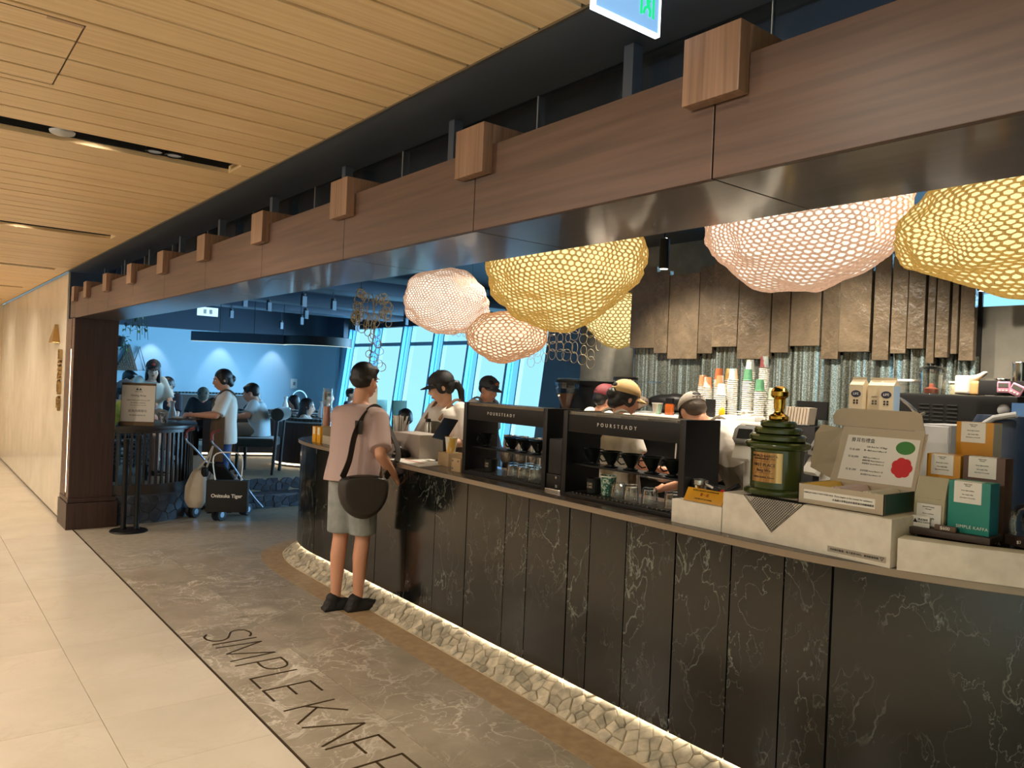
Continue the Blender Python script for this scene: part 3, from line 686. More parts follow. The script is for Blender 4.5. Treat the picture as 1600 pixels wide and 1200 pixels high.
# loose nets of wire rings
def ring_net(loc, label, spots, m, seed):
    t = thing('ring_net', loc, label, 'ring net', group='nets of wire rings by the lanterns')
    for (x, y, z, r, tx, ty) in spots:
        mt = Matrix.Rotation(tx, 4, 'X') @ Matrix.Rotation(ty, 4, 'Y')
        mb = MB(); pts = [mt @ Vector((math.cos(a) * r, math.sin(a) * r * random.uniform(.95, 1.0) , 0)) for a in [2 * PI * k / 20 for k in range(20)]]
        mb.tube(pts, .0032 if seed == 1 else .0015, 5, closed=True); o = mb.build('ring', m, t, world=False); o.location = (x, y, z)
    for (x, y, z, r, tx, ty) in sorted(spots, key=lambda q: -q[2])[:2]: MB().cyl((x, y, z + r * .8), (x, y, 3.2 - loc[2]), .0012, n=5).build('cord', M['black'], t, world=False)
    return t
rm = mat('pale_wire', srgb(196, 184, 150), .5, metal=.2)
sp = []
for k in range(64):     # the crumpled bag of rings left of the pink lantern
    a = random.uniform(0, 2 * PI); h = random.uniform(-1, 1); rr = .14 * (1 - .25 * max(0, h)) * (1 if h > -.55 else .6)
    sp.append((math.cos(a) * rr, math.sin(a) * rr, h * .17, random.uniform(.028, .042), PI / 2 + random.uniform(-.4, .4), a + random.uniform(-.5, .5)))
for k in range(12): sp.append((.02 + k * .004 + random.uniform(-.05, .05), random.uniform(-.05, .05), -.2 - k * .026, random.uniform(.03, .04), PI / 2 + random.uniform(-.3, .3), random.uniform(-1, 1)))
ring_net((3.04, 5.74, 2.13), 'crumpled net of pale wire rings beside the pink lantern', sp, rm, 1)
sp = []
for i in range(9):
    for j in range(4):
        sp.append((.05 + .035 * j + random.uniform(-.01, .01), .34 - i * .083 + (.04 if j % 2 else 0), -.1 + j * .07 - .012 * (i - 4) ** 2 * .3 + random.uniform(-.01, .01), .04 + random.uniform(-.004, .004), PI / 2 + random.uniform(-.2, .2), PI / 2 + random.uniform(-.25, .25)))
ring_net((3.75, 4.25, 1.93), 'sagging net of thin wire rings past the small low lantern', sp, rm, 2)
sp = [(0, .12 - i * .08, .02 * abs(i - 1.5) + random.uniform(-.01, .01), .036, PI / 2, PI / 2 + random.uniform(-.3, .3)) for i in range(4)]
ring_net((3.6, 5.25, 1.99), 'short row of wire rings under the pink lantern', sp, rm, 3)
# exit sign hung from the soffit above the beam
ex = thing('exit_sign', (1.24, 1.22, 2.55), 'edge-lit glass exit sign with a green running figure', 'sign')
MB().bx(1.142, 1.346, 1.214, 1.224, 2.432, 2.548).build('panel', mat('sign_glass', srgb(150, 190, 230), .2, emit=srgb(120, 170, 220), estr=.7), ex, smooth=0)
eg = emis('sign_edge', (.75, .92, 1), 3)
MB().bx(1.14, 1.348, 1.212, 1.226, 2.428, 2.4335).bx(1.345, 1.349, 1.212, 1.226, 2.428, 2.548).bx(1.139, 1.143, 1.212, 1.226, 2.428, 2.548).build('lit_edge', eg, ex, smooth=0)
gm = emis('exit_green', srgb(30, 200, 120), 1.0)
mb = MB().bx(1.282, 1.287, 1.2115, 1.2138, 2.462, 2.53).bx(1.322, 1.327, 1.2115, 1.2138, 2.462, 2.53).bx(1.282, 1.327, 1.2115, 1.2138, 2.526, 2.531)
for a, b, r in [((1.303, 2.505), (1.307, 2.485), .004), ((1.307, 2.486), (1.296, 2.478), .003), ((1.296, 2.478), (1.292, 2.466), .003), ((1.307, 2.486), (1.314, 2.476), .003), ((1.314, 2.476), (1.312, 2.464), .003), ((1.303, 2.503), (1.293, 2.498), .0025), ((1.303, 2.503), (1.313, 2.496), .0025)]:
    mb.cyl((a[0], 1.2126, a[1]), (b[0], 1.2126, b[1]), r, n=8)
mb.sph((1.305, 1.2126, 2.512), .005, 10, 6); mb.build('running_figure', gm, ex, smooth=30)
# ================================================================== things on the bar
R_, U_ = (0, -1, 0), (0, 0, 1)     # facing the corridor: right is -Y
ZC = 1.03
def B(m, name, parent, x0, x1, y0, y1, z0, z1, bevel=.002, **k): return MB().bx(x0, x1, y0, y1, z0, z1).build(name, m, parent, bevel=bevel, **k)
def pour_machine(x, y0, y1, label):
    t = thing('pour_over_machine', (x + .13, (y0 + y1) / 2, ZC), label, 'coffee machine', group='black pour-over machines')
    for a, b in ((y0, y0 + .034), (y1 - .034, y1)): B(M['charcoal'], 'side_panel', t, x, x + .25, a, b, ZC + .002, 1.48)
    B(M['black'], 'fascia', t, x + .004, x + .03, y0 + .035, y1 - .035, 1.372, 1.462, bevel=.001)
    B(M['charcoal'], 'top_plate', t, x + .03, x + .25, y0 + .035, y1 - .035, 1.455, 1.464, bevel=0)
    for i in range(4):
        B(M['steel'], 'rail', t, x + .012 + .05 * i, x + .016 + .05 * i, y0 + .035, y1 - .035, 1.474, 1.478, bevel=0)
    for i in range(5): B(M['steel'], 'rail_support', t, x + .012, x + .17, y0 + .06 + i * (y1 - y0 - .12) / 4, y0 + .064 + i * (y1 - y0 - .12) / 4, 1.464, 1.474, bevel=0)
    B(M['glass'], 'glass_rail', t, x + .006, x + .009, y0 + .035, y1 - .035, 1.462, 1.478, bevel=0)
    B(M['black'], 'shelf', t, x + .045, x + .16, y0 + .035, y1 - .035, 1.196, 1.206)
    B(M['black'], 'base', t, x + .0, x + .25, y0 + .035, y1 - .035, ZC + .002, 1.052)
    g = MB()
    for i in range(26): yy = y0 + .05 + i * (y1 - y0 - .1) / 25; g.bx(x + .02, x + .23, yy, yy + .006, 1.053, 1.058)
    stuff(g.build('drip_grid', M['steel'], t, smooth=0))
    w = (y1 - y0) * .32
    text('POURSTEADY', .026, M['white'], t, (x + .0035, (y0 + y1) / 2 + (y1 - y0) * .03, 1.42), R_, U_, space=1.9)
    n = 5
    for i in range(n): # drop nozzles below the fascia
        yy = y0 + .1 + i * (y1 - y0 - .2) / (n - 1); MB().cyl((x + .1, yy, 1.455), (x + .1, yy, 1.372), .006, n=8).build('nozzle', M['steel'], t)
    return t
pour_machine(2.80, 3.215, 4.02, 'black pour-over coffee machine next to the card stand, taller posts and four drippers')
pour_machine(2.76, 2.225, 3.04, 'black pour-over coffee machine beside the trophy, holding five black drippers')
dr = thing('coffee_dripper', (0, 0, 0), 'x', 'dripper')
pr = [(.02, 0), (.026, .004), (.026, .01), (.016, .012), (.056, .078), (.058, .08), (.054, .08), (.012, .014)]
MB().lathe(pr, (0, 0, 0), 20, cap=False).build('cone', mat('black_ceramic', srgb(16, 20, 19), .25), dr, world=False)
MB().lathe([(.036, 0), (.038, .003), (.036, .006), (.02, .007)], (0, 0, -.0005), 20).build('saucer', M['black'], dr, world=False)
MB().tube([(0, .04, .06), (0, .062, .058), (0, .068, .04), (0, .05, .024), (0, .03, .028)], .004, 6).build('handle', M['black'], dr, world=False)
ds = [(2.86, 2.906, 'black coffee dripper at the far end of the trophy-side machine'), (2.86, 2.776, 'second black dripper on the trophy-side machine shelf'), (2.86, 2.639, 'middle black dripper on the trophy-side machine shelf'), (2.86, 2.501, 'fourth black dripper on the trophy-side machine shelf'), (2.86, 2.371, 'black dripper nearest the trophy on the machine shelf'),
      (2.9, 3.903, 'lone black dripper at the dark end of the farther machine'), (2.9, 3.638, 'second black dripper on the farther machine shelf'), (2.9, 3.516, 'third black dripper on the farther machine shelf'), (2.9, 3.40, 'black dripper nearest the black canister on the farther machine')]
for i, (x, y, l) in enumerate(ds):
    o = dr if i == 0 else dup(dr); o.location = (x, y, 1.2065); o['label'] = l; o['group'] = 'black drippers on the machine shelves'; o.rotation_euler.z = .3 * i
# upturned tumblers on the drip grids
gl = thing('drinking_glass', (0, 0, 0), 'x', 'glass')
MB().lathe([(.040, 0), (.041, .002), (.036, .070), (.030, .078), (.001, .079), (.001, .066), (.033, .065), (.0385, .003)], (0, 0, 0), 20, cap=False).build('tumbler', M['glass'], gl, world=False)
MB().tube([(.0, .036, .016), (0, .058, .02), (0, .060, .05), (0, .035, .056)], .0045, 6).build('handle', M['glass'], gl, world=False)
gs = [(2.85, 2.62, 1.059, 'upturned glass mug below the middle dripper'), (2.85, 2.50, 1.059, 'upturned glass mug below the fourth dripper'), (2.85, 2.36, 1.059, 'upturned glass mug beside the machine post nearest the trophy'), (2.87, 2.73, 1.059, 'upturned glass mug beside the green paper cup')]
gs += [(2.88, 3.60, 1.059, 'upturned glass mug at the start of the cluster in the farther machine'), (2.88, 3.50, 1.059, 'upturned glass mug in the middle of the cluster in the farther machine'), (2.88, 3.40, 1.059, 'upturned glass mug at the post of the farther machine'), (2.97, 3.55, 1.059, 'upturned glass mug in the back row of the farther machine'), (2.97, 3.45, 1.059, 'upturned glass mug at the back beside the machine post'), (2.97, 3.34, 1.059, 'upturned glass mug behind the farther machine post')]
for i, (x, y, z, l) in enumerate(gs):
    o = gl if i == 0 else dup(gl); o.location = (x, y, z); o['label'] = l; o['group'] = 'upturned glass mugs on the drip grids'; o.rotation_euler.z = 2 + i
jar = thing('black_mug', (2.85, 2.88, 1.059), 'small black cup with pale lettering under the first dripper', 'cup')
def black_mug(t, s):
    MB().lathe([(.034, 0), (.038, .004), (.04, .07), (.042, .078), (.036, .078), (.034, .01)], (0, 0, 0), 20, cap=False).build('body', M['black'], t, world=False)
    MB().lathe([(.0, .07), (.035, .07)], (0, 0, 0), 20).build('coffee', M['ink'], t, world=False)
    w = t.location; text('CAFE\nCAFE', .016, M['greige'], t, (w.x - .0415, w.y - .008, w.z + .042), R_, U_)
black_mug(jar, 1); jar2 = thing('black_mug', (2.89, 3.83, 1.059), 'small black cup with pale lettering inside the farther machine', 'cup'); black_mug(jar2, 1)
def paper_cup(loc, label, m, h=.1, r=.043, lid=None, group=None):
    t = thing('paper_cup', loc, label, 'cup', group=group)
    MB().lathe([(r * .70, 0), (r * .72, .002), (r * .98, h - .006), (r, h - .004), (r, h), (r * .95, h), (r * .69, .006), (0, .006)], (0, 0, 0), 20, cap=False).build('cup', m, t, world=False)
    MB().lathe([(r * .97, h - .007), (r * 1.04, h - .005), (r * 1.04, h), (r * .95, h)], (0, 0, 0), 20, cap=False).build('rim', M['white'], t, world=False)
    return t
paper_cup((2.87, 2.80, 1.059), 'green patterned paper cup next to the small black cup', mat('green_print', srgb(30, 96, 78), .5, col2=srgb(190, 206, 190), nscale=30, lo=.5, hi=.56))
# black canister grinder between the machines
t = thing('bean_grinder', (2.85, 3.13, ZC), 'slim black grinder standing between the two pour-over machines', 'grinder')
B(M['black'], 'body', t, 2.785, 2.90, 3.07, 3.185, ZC + .022, 1.13, bevel=.004); B(M['charcoal'], 'hopper', t, 2.79, 2.895, 3.075, 3.18, 1.132, 1.32, bevel=.004)
B(M['steel'], 'foot_plate', t, 2.78, 2.905, 3.065, 3.19, ZC, ZC + .02); MB().cyl((2.784, 3.10, 1.115), (2.778, 3.10, 1.115), .008, n=10).build('knob', M['steel'], t); B(M['grey'], 'label_plate', t, 2.783, 2.785, 3.095, 3.11, 1.06, 1.075, bevel=0)
# plaster display blocks
t = thing('display_block', (2.8, 2.1, ZC), 'low pale plaster block carrying the yellow certificate', 'display block'); B(M['whitestone'], 'block', t, 2.70, 2.98, 1.973, 2.238, ZC, 1.133, bevel=.003)
t = thing('display_block', (2.85, 1.62, ZC), 'long pale plaster block under the trophy and gift box', 'display block'); B(M['whitestone'], 'block', t, 2.70, 3.0, 1.27, 1.969, ZC, 1.20, bevel=.003)
B(mat('grey_label', srgb(160, 150, 136), .5), 'notice_strip', t, 2.6985, 2.7, 1.285, 1.50, 1.045, 1.066, bevel=0)
text('內用請先點餐，每人低消100元，最後點餐時間', .0088, M['ink'], t, (2.698, 1.40, 1.0555), R_, U_); text('▽', .016, M['ink'], t, (2.698, 1.298, 1.0555), R_, U_)
t = thing('display_block', (2.88, .9, ZC), 'pale plaster block at the picture edge in front of the coffee boxes', 'display block')
MB().prism([(2.70, 1.248), (2.765, 1.05), (2.86, .84), (2.99, .62), (3.06, .66), (2.93, .87), (2.84, 1.08), (2.79, 1.265)], ZC, 1.14).build('block', M['whitestone'], t, bevel=.003)
t = thing('riser_shelf', (3.05, 1.1, ZC), 'dark riser box that lifts the coffee boxes behind the plaster block', 'riser'); MB().prism([(2.86, 1.265), (2.875, 1.08), (2.965, .89), (3.03, .78), (3.25, .78), (3.25, 1.265)], ZC, 1.105).build('body', M['blackmat'], t)
# yellow certificate and portafilter
t = thing('certificate_plate', (2.72, 2.09, 1.133), 'small yellow certificate plate leaning on the low block', 'certificate')
rot = Matrix.Translation((2.722, 2.09, 1.1335)) @ Matrix.Rotation(.5, 4, 'Y')
ym = mat('amber_yellow', srgb(206, 148, 30), .4)
MB().box((0, 0, .031), (.006, .2, .062), mtx=rot).build('plate', ym, t, bevel=.001)
rr = rot.to_3x3()
for s, z, sz in (('WORLD BARISTA CHAMPIONSHIP', .052, .009), ('第一名', .034, .016), ('CERTIFICATE OF AWARD', .014, .008)): text(s, sz, mat('red_print', srgb(150, 50, 30), .5) if sz > .01 else M['ink'], t, rot @ Vector((-.0035, 0, z)), R_, rr @ Vector((0, 0, 1)))
t = thing('portafilter', (2.83, 2.12, 1.134), 'chrome portafilter with a red ribbon resting on the low block', 'portafilter')
MB().lathe([(.018, .0), (.03, .004), (.03, .012), (.012, .018), (.012, .03), (.031, .042), (.034, .06), (.037, .062), (.037, .082), (.031, .084), (.03, .062), (.0, .06)], (2.83, 2.19, 1.134), 24).build('basket', M['steel'], t)
MB().tube([(2.83, 2.157, 1.20), (2.83, 2.13, 1.195), (2.83, 2.09, 1.18)], .008, 10).build('neck', M['steel'], t)
MB().tube([(2.83, 2.11, 1.188), (2.83, 2.06, 1.166), (2.83, 1.985, 1.146 + .07)], [.013, .015, .012], 10).build('handle', M['black'], t)
MB().lathe([(.013, -.012), (.018, -.008), (.018, .008), (.013, .012)], (0, 0, 0), 16, mtx=Matrix.Translation((2.83, 2.062, 1.17)) @ Matrix.Rotation(PI / 2, 4, 'X')).build('ribbon', mat('red_ribbon', srgb(196, 30, 44), .5), t)
B(M['whitepl'], 'holder', t, 2.80, 2.86, 1.985, 2.05, 1.134, 1.150)
# trophy
tg = mat('olive_lacquer', srgb(58, 70, 24), .22, coat=.5)
tc = (2.865, 1.83, 1.2003); t = thing('trophy', tc, 'olive green stepped trophy with a gold tamper on top and a brass plaque', 'trophy')
def rstack(name, m, prof, n=36, sx=1.0, sy=1.12): return MB().lathe(prof, tc, n, sx, sy).build(name, m, t, smooth=40)
rstack('base', tg, [(.112, 0), (.118, .004), (.118, .02), (.112, .026), (.098, .03)])
rstack('body', tg, [(.096, .028), (.097, .17), (.10, .19)])
rstack('flange', tg, [(.10, .186), (.114, .192), (.12, .2), (.12, .21), (.114, .218), (.1, .22)])
for i, (r, z) in enumerate([(.104, .221), (.088, .249), (.066, .277)]): rstack('tier', tg, [(r - .006, z), (r, z + .005), (r, z + .02), (r - .006, z + .027), (.02, z + .0275)])
MB().lathe([(.038, .305), (.04, .308), (.04, .322), (.034, .328), (.022, .334), (.018, .345), (.022, .36), (.024, .392), (.021, .395), (.032, .402), (.036, .407), (.036, .425), (.033, .428), (.03, .436), (.018, .446), (0, .449)], tc, 32).build('tamper', M['gold'], t)
pm = mat('plaque_brass', srgb(214, 178, 124), .24, metal=1, col2=srgb(170, 130, 84), scale=(60, 60, .3), nscale=1)
def on_tr(a, r, z): return (tc[0] - math.cos(a) * r, tc[1] - math.sin(a) * r * 1.12, tc[2] + z)
mb = MB(); v = []; a0, a1 = -.52, .72
for k in range(13):
    a = a0 + (a1 - a0) * k / 12
    for r, z in ((.0978, .055), (.1005, .055), (.1005, .175), (.0978, .175)): v.append(on_tr(a, r, z))
f = [(3, 2, 1, 0), tuple(48 + q for q in range(4))] + [(4 * k + q, 4 * k + (q + 1) % 4, 4 * k + 4 + (q + 1) % 4, 4 * k + 4 + q) for k in range(12) for q in range(4)]
mb.add(v, f).build('plaque', pm, t)
def curved_text(s, size, z, amid, rad):
    me = text_mesh(s, size, .0004); me.materials.append(M['ink'])
    for vtx in me.vertices:
        a = amid + vtx.co.x / (rad * 1.06); p = Vector(on_tr(a, rad + vtx.co.z, z + vtx.co.y)); vtx.co = p - Vector(tc)
    link('lettering', me, t, world=False)
for s, sz, z in (('WORLD BARISTA', .0145, .160), ('CHAMPIONSHIP, 2016', .0098, .149), ('FIRST PLACE', .0175, .124), ('Berg Wu', .0165, .102), ('SIMPLE KAFFA, Taiwan', .0095, .074)): curved_text(s, sz, z, .02, .1012)
for z in (.139, .113, .091):
    mb = MB(); v = []
    for k in range(9):
        a = -.36 + .76 * k / 8
        for dz in (0, .0007): v.append(on_tr(a, .1012, z + dz))
    mb.add(v, [(2 * k, 2 * k + 2, 2 * k + 3, 2 * k + 1) for k in range(8)]).build('engraved_line', M['ink'], t)
# wire grid mat hanging in a point over the block front
t = thing('grid_mat', (2.70, 1.77, 1.2), 'black wire grid mat hanging point-down over the block below the trophy', 'mat')
mb = MB(); cx, cz = 1.735, 1.2025; half = .132
for k in range(-12, 13):
    d = k * .0115
    for sgn in (1, -1):      # two families of diagonals clipped to the triangle y in +-half, z down to point
        pts = []
        for u_ in range(0, 41):
            yy = -half + 2 * half * u_ / 40; zz = sgn * (yy - 0) * 1.0 + d * 1.0 - .0 - half * .5
            lim = -(half - abs(yy)) * .98
            if lim - .0005 <= zz <= .0005: pts.append((2.6975, cx + yy, cz + zz))
        if len(pts) > 1: mb.tube([pts[0], pts[-1]], .0011, 4)
mb.tube([(2.6975, cx - half, cz), (2.6975, cx, cz - half * .98), (2.6975, cx + half, cz)], .0014, 4)
for k in range(-10, 11):     # part lying on the block under the trophy
    yy = cx + k * .0126
    mb.tube([(2.697, yy, cz - .0008), (2.757, yy, cz - .0008)], .0011, 4)
for k in range(6): mb.tube([(2.70 + k * .011, cx - .13, cz - .0008), (2.70 + k * .011, cx + .13, cz - .0008)], .0011, 4)
mb.build('grid', M['black'], t, smooth=0)
# open gift box
gb = thing('gift_box', (2.86, 1.48, 1.2003), 'open grey-beige drip bag gift box with a printed card in its lid', 'box')
gx0, gx1, gy0, gy1, gz = 2.735, 2.965, 1.315, 1.65, 1.2003
B(M['greige'], 'front_wall', gb, gx0, gx0 + .004, gy0, gy1, gz, gz + .076, bevel=0); B(M['greige'], 'back_wall', gb, gx1 - .004, gx1, gy0, gy1, gz, gz + .076, bevel=0)
B(M['greige'], 'bottom', gb, gx0, gx1, gy0, gy1, gz, gz + .003, bevel=0); B(M['greige'], 'side_wall', gb, gx0, gx1, gy1 - .004, gy1, gz, gz + .076, bevel=0)
dgm = mat('dark_teal_board', srgb(18, 74, 66), .5); B(dgm, 'side_wall', gb, gx0, gx1, gy0, gy0 + .004, gz, gz + .076, bevel=0)
for y in (1.43, 1.54): B(M['greige'], 'divider', gb, gx0 + .004, gx1 - .004, y, y + .003, gz + .003, gz + .07, bevel=0)
B(M['white'], 'notice', gb, gx0 - .001, gx0, 1.348, 1.625, gz + .02, gz + .056, bevel=0)
text('DISPLAY ONLY / NOT FOR SALE. Please inquire at the counter for assistance.', .0082, M['ink'], gb, (gx0 - .0015, 1.49, gz + .045), R_, U_); text('本為展示非賣品如有需要請洽詢櫃檯服務', .0088, M['ink'], gb, (gx0 - .0015, 1.43, gz + .030), R_, U_)
LM = Matrix.Translation((gx1, 0, gz + .076)) @ Matrix.Rotation(.30, 4, 'Y')     # lid leaning back
MB().add([(0, gy0, 0), (0, gy1, 0), (0, gy1 - .012, .23), (0, gy0 + .002, .23), (.004, gy0, 0), (.004, gy1, 0), (.004, gy1 - .012, .23), (.004, gy0 + .002, .23)], [(0, 1, 2, 3), (7, 6, 5, 4), (0, 4, 5, 1), (1, 5, 6, 2), (2, 6, 7, 3), (3, 7, 4, 0)], LM).build('lid', M['greige'], gb, smooth=0)
FM = LM @ Matrix.Translation((0, 0, .231)) @ Matrix.Rotation(-.75, 4, 'Y')
fl = [(gy0 + .004, 0), (gy1 - .015, 0), (gy1 + .03, .004), (gy1 + .028, .04), (gy1 + .008, .068), (gy1 - .02, .08), (gy0 + .02, .08), (gy0 + .004, .068)]
n = len(fl); MB().add([(0, y, z) for y, z in fl] + [(.003, y, z) for y, z in fl], [tuple(range(n)), tuple(range(2 * n - 1, n - 1, -1))] + [(i, n + i, n + (i + 1) % n, (i + 1) % n) for i in range(n)], FM).build('lid_flap', M['greige'], gb, smooth=0)
for ys, sg in ((gy1, 1), (gy0, -1)):
    pts = [(0, ys, .01), (0, ys - .011 * (sg > 0), .22), (-.06, ys + .045 * sg, .215), (-.088, ys + .05 * sg, .17), (-.07, ys + .052 * sg, .03)] if sg > 0 else [(0, ys, .03), (0, ys, .22), (-.03, ys - .022, .215), (-.05, ys - .024, .05)]
    n = len(pts); MB().add(pts + [(p[0] + .001, p[1] + .003 * sg, p[2]) for p in pts], [tuple(range(n)), tuple(range(2 * n - 1, n - 1, -1))] + [(i, n + i, n + (i + 1) % n, (i + 1) % n) for i in range(n)], LM).build('lid_ear', M['greige'], gb, smooth=0)
def lid(y, z, h=.0015): return LM @ Vector((-h, y, z))
cardp = MB().add([lid(gy0 + .014, .012), lid(gy1 - .03, .012), lid(gy1 - .04, .196), lid(gy0 + .012, .196), lid(gy0 + .014, .012, .0002), lid(gy1 - .03, .012, .0002), lid(gy1 - .04, .196, .0002), lid(gy0 + .012, .196, .0002)], [(0, 1, 2, 3), (7, 6, 5, 4), (0, 4, 5, 1), (1, 5, 6, 2), (2, 6, 7, 3), (3, 7, 4, 0)]).build('card', M['white'], gb, smooth=0)
lup = (LM.to_3x3() @ Vector((0, 0, 1)))
for s, sz, y, z in (('掛耳包禮盒', .019, 1.545, .176), ('Gift Box for 18 Bags', .0098, 1.485, .152), ('① $1,600', .0105, 1.573, .137), ('單一款式 Same Coffee x 18', .0078, 1.49, .137), ('② $2,000', .0105, 1.573, .108), ('精選 Best Coffee x 6', .0075, 1.50, .108), ('經典莊園 Manor Estates x 6', .0075, 1.49, .096), ('季節限定 Special Blends x 6', .0075, 1.49, .084), ('③ $1,200', .0105, 1.573, .055), ('店長特調 House Blend x 18', .0078, 1.49, .055), ('綜合配方 Best Blend x 18', .0075, 1.49, .04)):
    text(s, sz, M['ink'], gb, lid(y, z, .0016), R_, lup)
def lid_disc(cy, cz, pts, m, name):
    n = len(pts); MB().add([lid(cy + p[0], cz + p[1], .0022) for p in pts] + [lid(cy + p[0], cz + p[1], .0014) for p in pts], [tuple(range(n)), tuple(range(2 * n - 1, n - 1, -1))] + [(i, n + i, n + (i + 1) % n, (i + 1) % n) for i in range(n)]).build(name, m, gb, smooth=0)
lid_disc(1.377, .160, [(math.cos(2 * PI * k / 32) * .036, math.sin(2 * PI * k / 32) * .026) for k in range(32)], mat('leaf_green', srgb(62, 128, 58), .6), 'printed_oval')
lid_disc(1.378, .082, [(math.cos(2 * PI * k / 56) * (.036 + .0045 * abs(math.sin(3.5 * 2 * PI * k / 56))), math.sin(2 * PI * k / 56) * (.036 + .0045 * abs(math.sin(3.5 * 2 * PI * k / 56)))) for k in range(56)], mat('signal_red', srgb(206, 32, 38), .6), 'printed_rosette')
for i in range(9): # drip bags filed in the three compartments
    yb = 1.327 + i * .011 if i < 3 else (1.445 + (i - 3) * .012 if i < 6 else 1.555 + (i - 6) * .013)
    m_ = [M['white'], mat('lilac_pack', srgb(226, 206, 216), .5), mat('yellow_pack', srgb(238, 198, 84), .5)][i // 3]
    q = thing('drip_bag', (2.85, yb + .03, gz + .004), ['white', 'pale lilac', 'yellow'][i // 3] + ' drip bag filed ' + ['first', 'second', 'third'][i % 3] + ' in the gift box compartment', 'sachet', group='drip bags in the gift box')
    MB().add([(2.745, yb, gz + .004), (2.955, yb, gz + .004), (2.955, yb + .045, gz + .078), (2.745, yb + .045, gz + .078), (2.745, yb + .006, gz + .004), (2.955, yb + .006, gz + .004), (2.955, yb + .051, gz + .077), (2.745, yb + .051, gz + .077)], [(0, 1, 2, 3), (7, 6, 5, 4), (0, 4, 5, 1), (1, 5, 6, 2), (2, 6, 7, 3), (3, 7, 4, 0)]).build('packet', m_, q, bevel=.001)
# wooden tray with coffee boxes
t = thing('wooden_tray', (2.9, 1.15, 1.14), 'dark wooden tray under the kraft bag and teal box', 'tray'); dwm = mat('dark_tray_wood', srgb(62, 46, 40), .5)
MB().prism([(2.83, 1.285), (2.86, 1.02), (3.0, 1.03), (2.97, 1.30)], 1.142, 1.165).build('board', dwm, t, bevel=.002); MB().prism([(2.88, 1.25), (2.90, 1.05), (2.98, 1.05), (2.96, 1.26)], 1.1055, 1.1415).build('foot', M['blackmat'], t)
def coffee_box(x, y0, y1, z0, z1, d, m, side, label, lettering=None, tl=True):
    t = thing('coffee_box', (x + d / 2, (y0 + y1) / 2, z0), label, 'box', group='coffee boxes on the bar'); B(m, 'carton', t, x, x + d, y0, y1, z0, z1, bevel=.0015)
    h = z1 - z0; w = y1 - y0
    if side: B(side, 'carton_side', t, x + .002, x + d - .002, y0 - .0006, y0, z0 + .002, z1 - .002, bevel=0)
    la = B(M['white'], 'paper_label', t, x - .0012, x, y0 + w * .2, y1 - w * .14, z1 - min(.075, h * .42), z1 - .001, bevel=0); B(M['white'], 'label_fold', t, x, x + .03, y0 + w * .2, y1 - w * .14, z1, z1 + .0008, bevel=0)
    for s, dz in (('Single Origin', .009), ('Ethiopia', .015), ('Roast: light medium', .031), ('Net weight 200g', .045), ('Best before 12 months', .056)):
        if dz < h * .4: text(s, .0052, M['inkgrey'], t, (x - .0016, (y0 + y1) / 2 + w * .03, z1 - dz), R_, U_)
    if lettering: text(lettering, .015, M['whitepl'], t, (x - .001, (y0 + y1) / 2 - w * .1, z0 + .022), R_, U_, space=1.1)
    return t
yb = mat('ochre_carton', srgb(206, 142, 22), .5); bb = mat('cocoa_carton', srgb(88, 58, 44), .5); tb = mat('teal_carton', srgb(28, 134, 122), .5)
bm_ = thing('riser_block', (3.17, 1.16, 1.106), 'small dark block lifting the tallest ochre box', 'riser'); B(M['blackmat'], 'block', bm_, 3.115, 3.21, 1.09, 1.26, 1.106, 1.352)
coffee_box(3.12, 1.117, 1.243, 1.353, 1.542, .08, yb, M['white'], 'ochre coffee box standing highest of the group'); coffee_box(3.01, 1.18, 1.297, 1.106, 1.42, .075, yb, None, 'ochre coffee box behind the kraft bag', 'SIMPLE KAFFA')
coffee_box(3.01, 1.036, 1.172, 1.106, 1.424, .075, bb, None, 'brown coffee box behind the teal box', 'SIMPLE KAFFA'); coffee_box(2.885, 1.034, 1.166, 1.1655, 1.343, .08, tb, mat('blue_teal', srgb(30, 130, 150), .5), 'teal coffee box on the wooden tray', 'SIMPLE KAFFA')
t = thing('coffee_bag', (2.91, 1.23, 1.1655), 'pale kraft coffee bag with a white label on the wooden tray', 'coffee bag')
bgm = mat('sage_kraft', srgb(176, 168, 142), .7); v = []
for z, w, d in ((0, .05, .03), (.05, .052, .034), (.1, .052, .03), (.14, .052, .018), (.178, .053, .004)):
    for sx_, sy_ in ((-1, -1), (1, -1), (1, 1), (-1, 1)): v.append((2.915 + sx_ * d, 1.228 + sy_ * w, 1.1655 + z))
MB().add(v, [(3, 2, 1, 0), (16, 17, 18, 19)] + [(4 * k + q, 4 * k + (q + 1) % 4, 4 * k + 4 + (q + 1) % 4, 4 * k + 4 + q) for k in range(4) for q in range(4)]).build('bag', bgm, t, bevel=.003)
B(M['white'], 'paper_label', t, 2.8785, 2.8800, 1.185, 1.268, 1.172, 1.248, bevel=0)
text('SIMPLE KAFFA', .0145, M['ink'], t, (2.886, 1.228, 1.262), R_, U_, space=1.1)
for s, dz in (('Natural Process', .006), ('Ethiopia', .014), ('Roast: medium', .03), ('Net weight 200g', .046)): text(s, .0062, M['inkgrey'], t, (2.878, 1.228, 1.244 - dz), R_, U_)
t = thing('name_card', (2.865, 1.245, 1.165), 'white name card with a hill emblem leaning on the kraft bag', 'card'); B(M['white'], 'card', t, 2.862, 2.864, 1.215, 1.275, 1.1655, 1.2045, bevel=0)
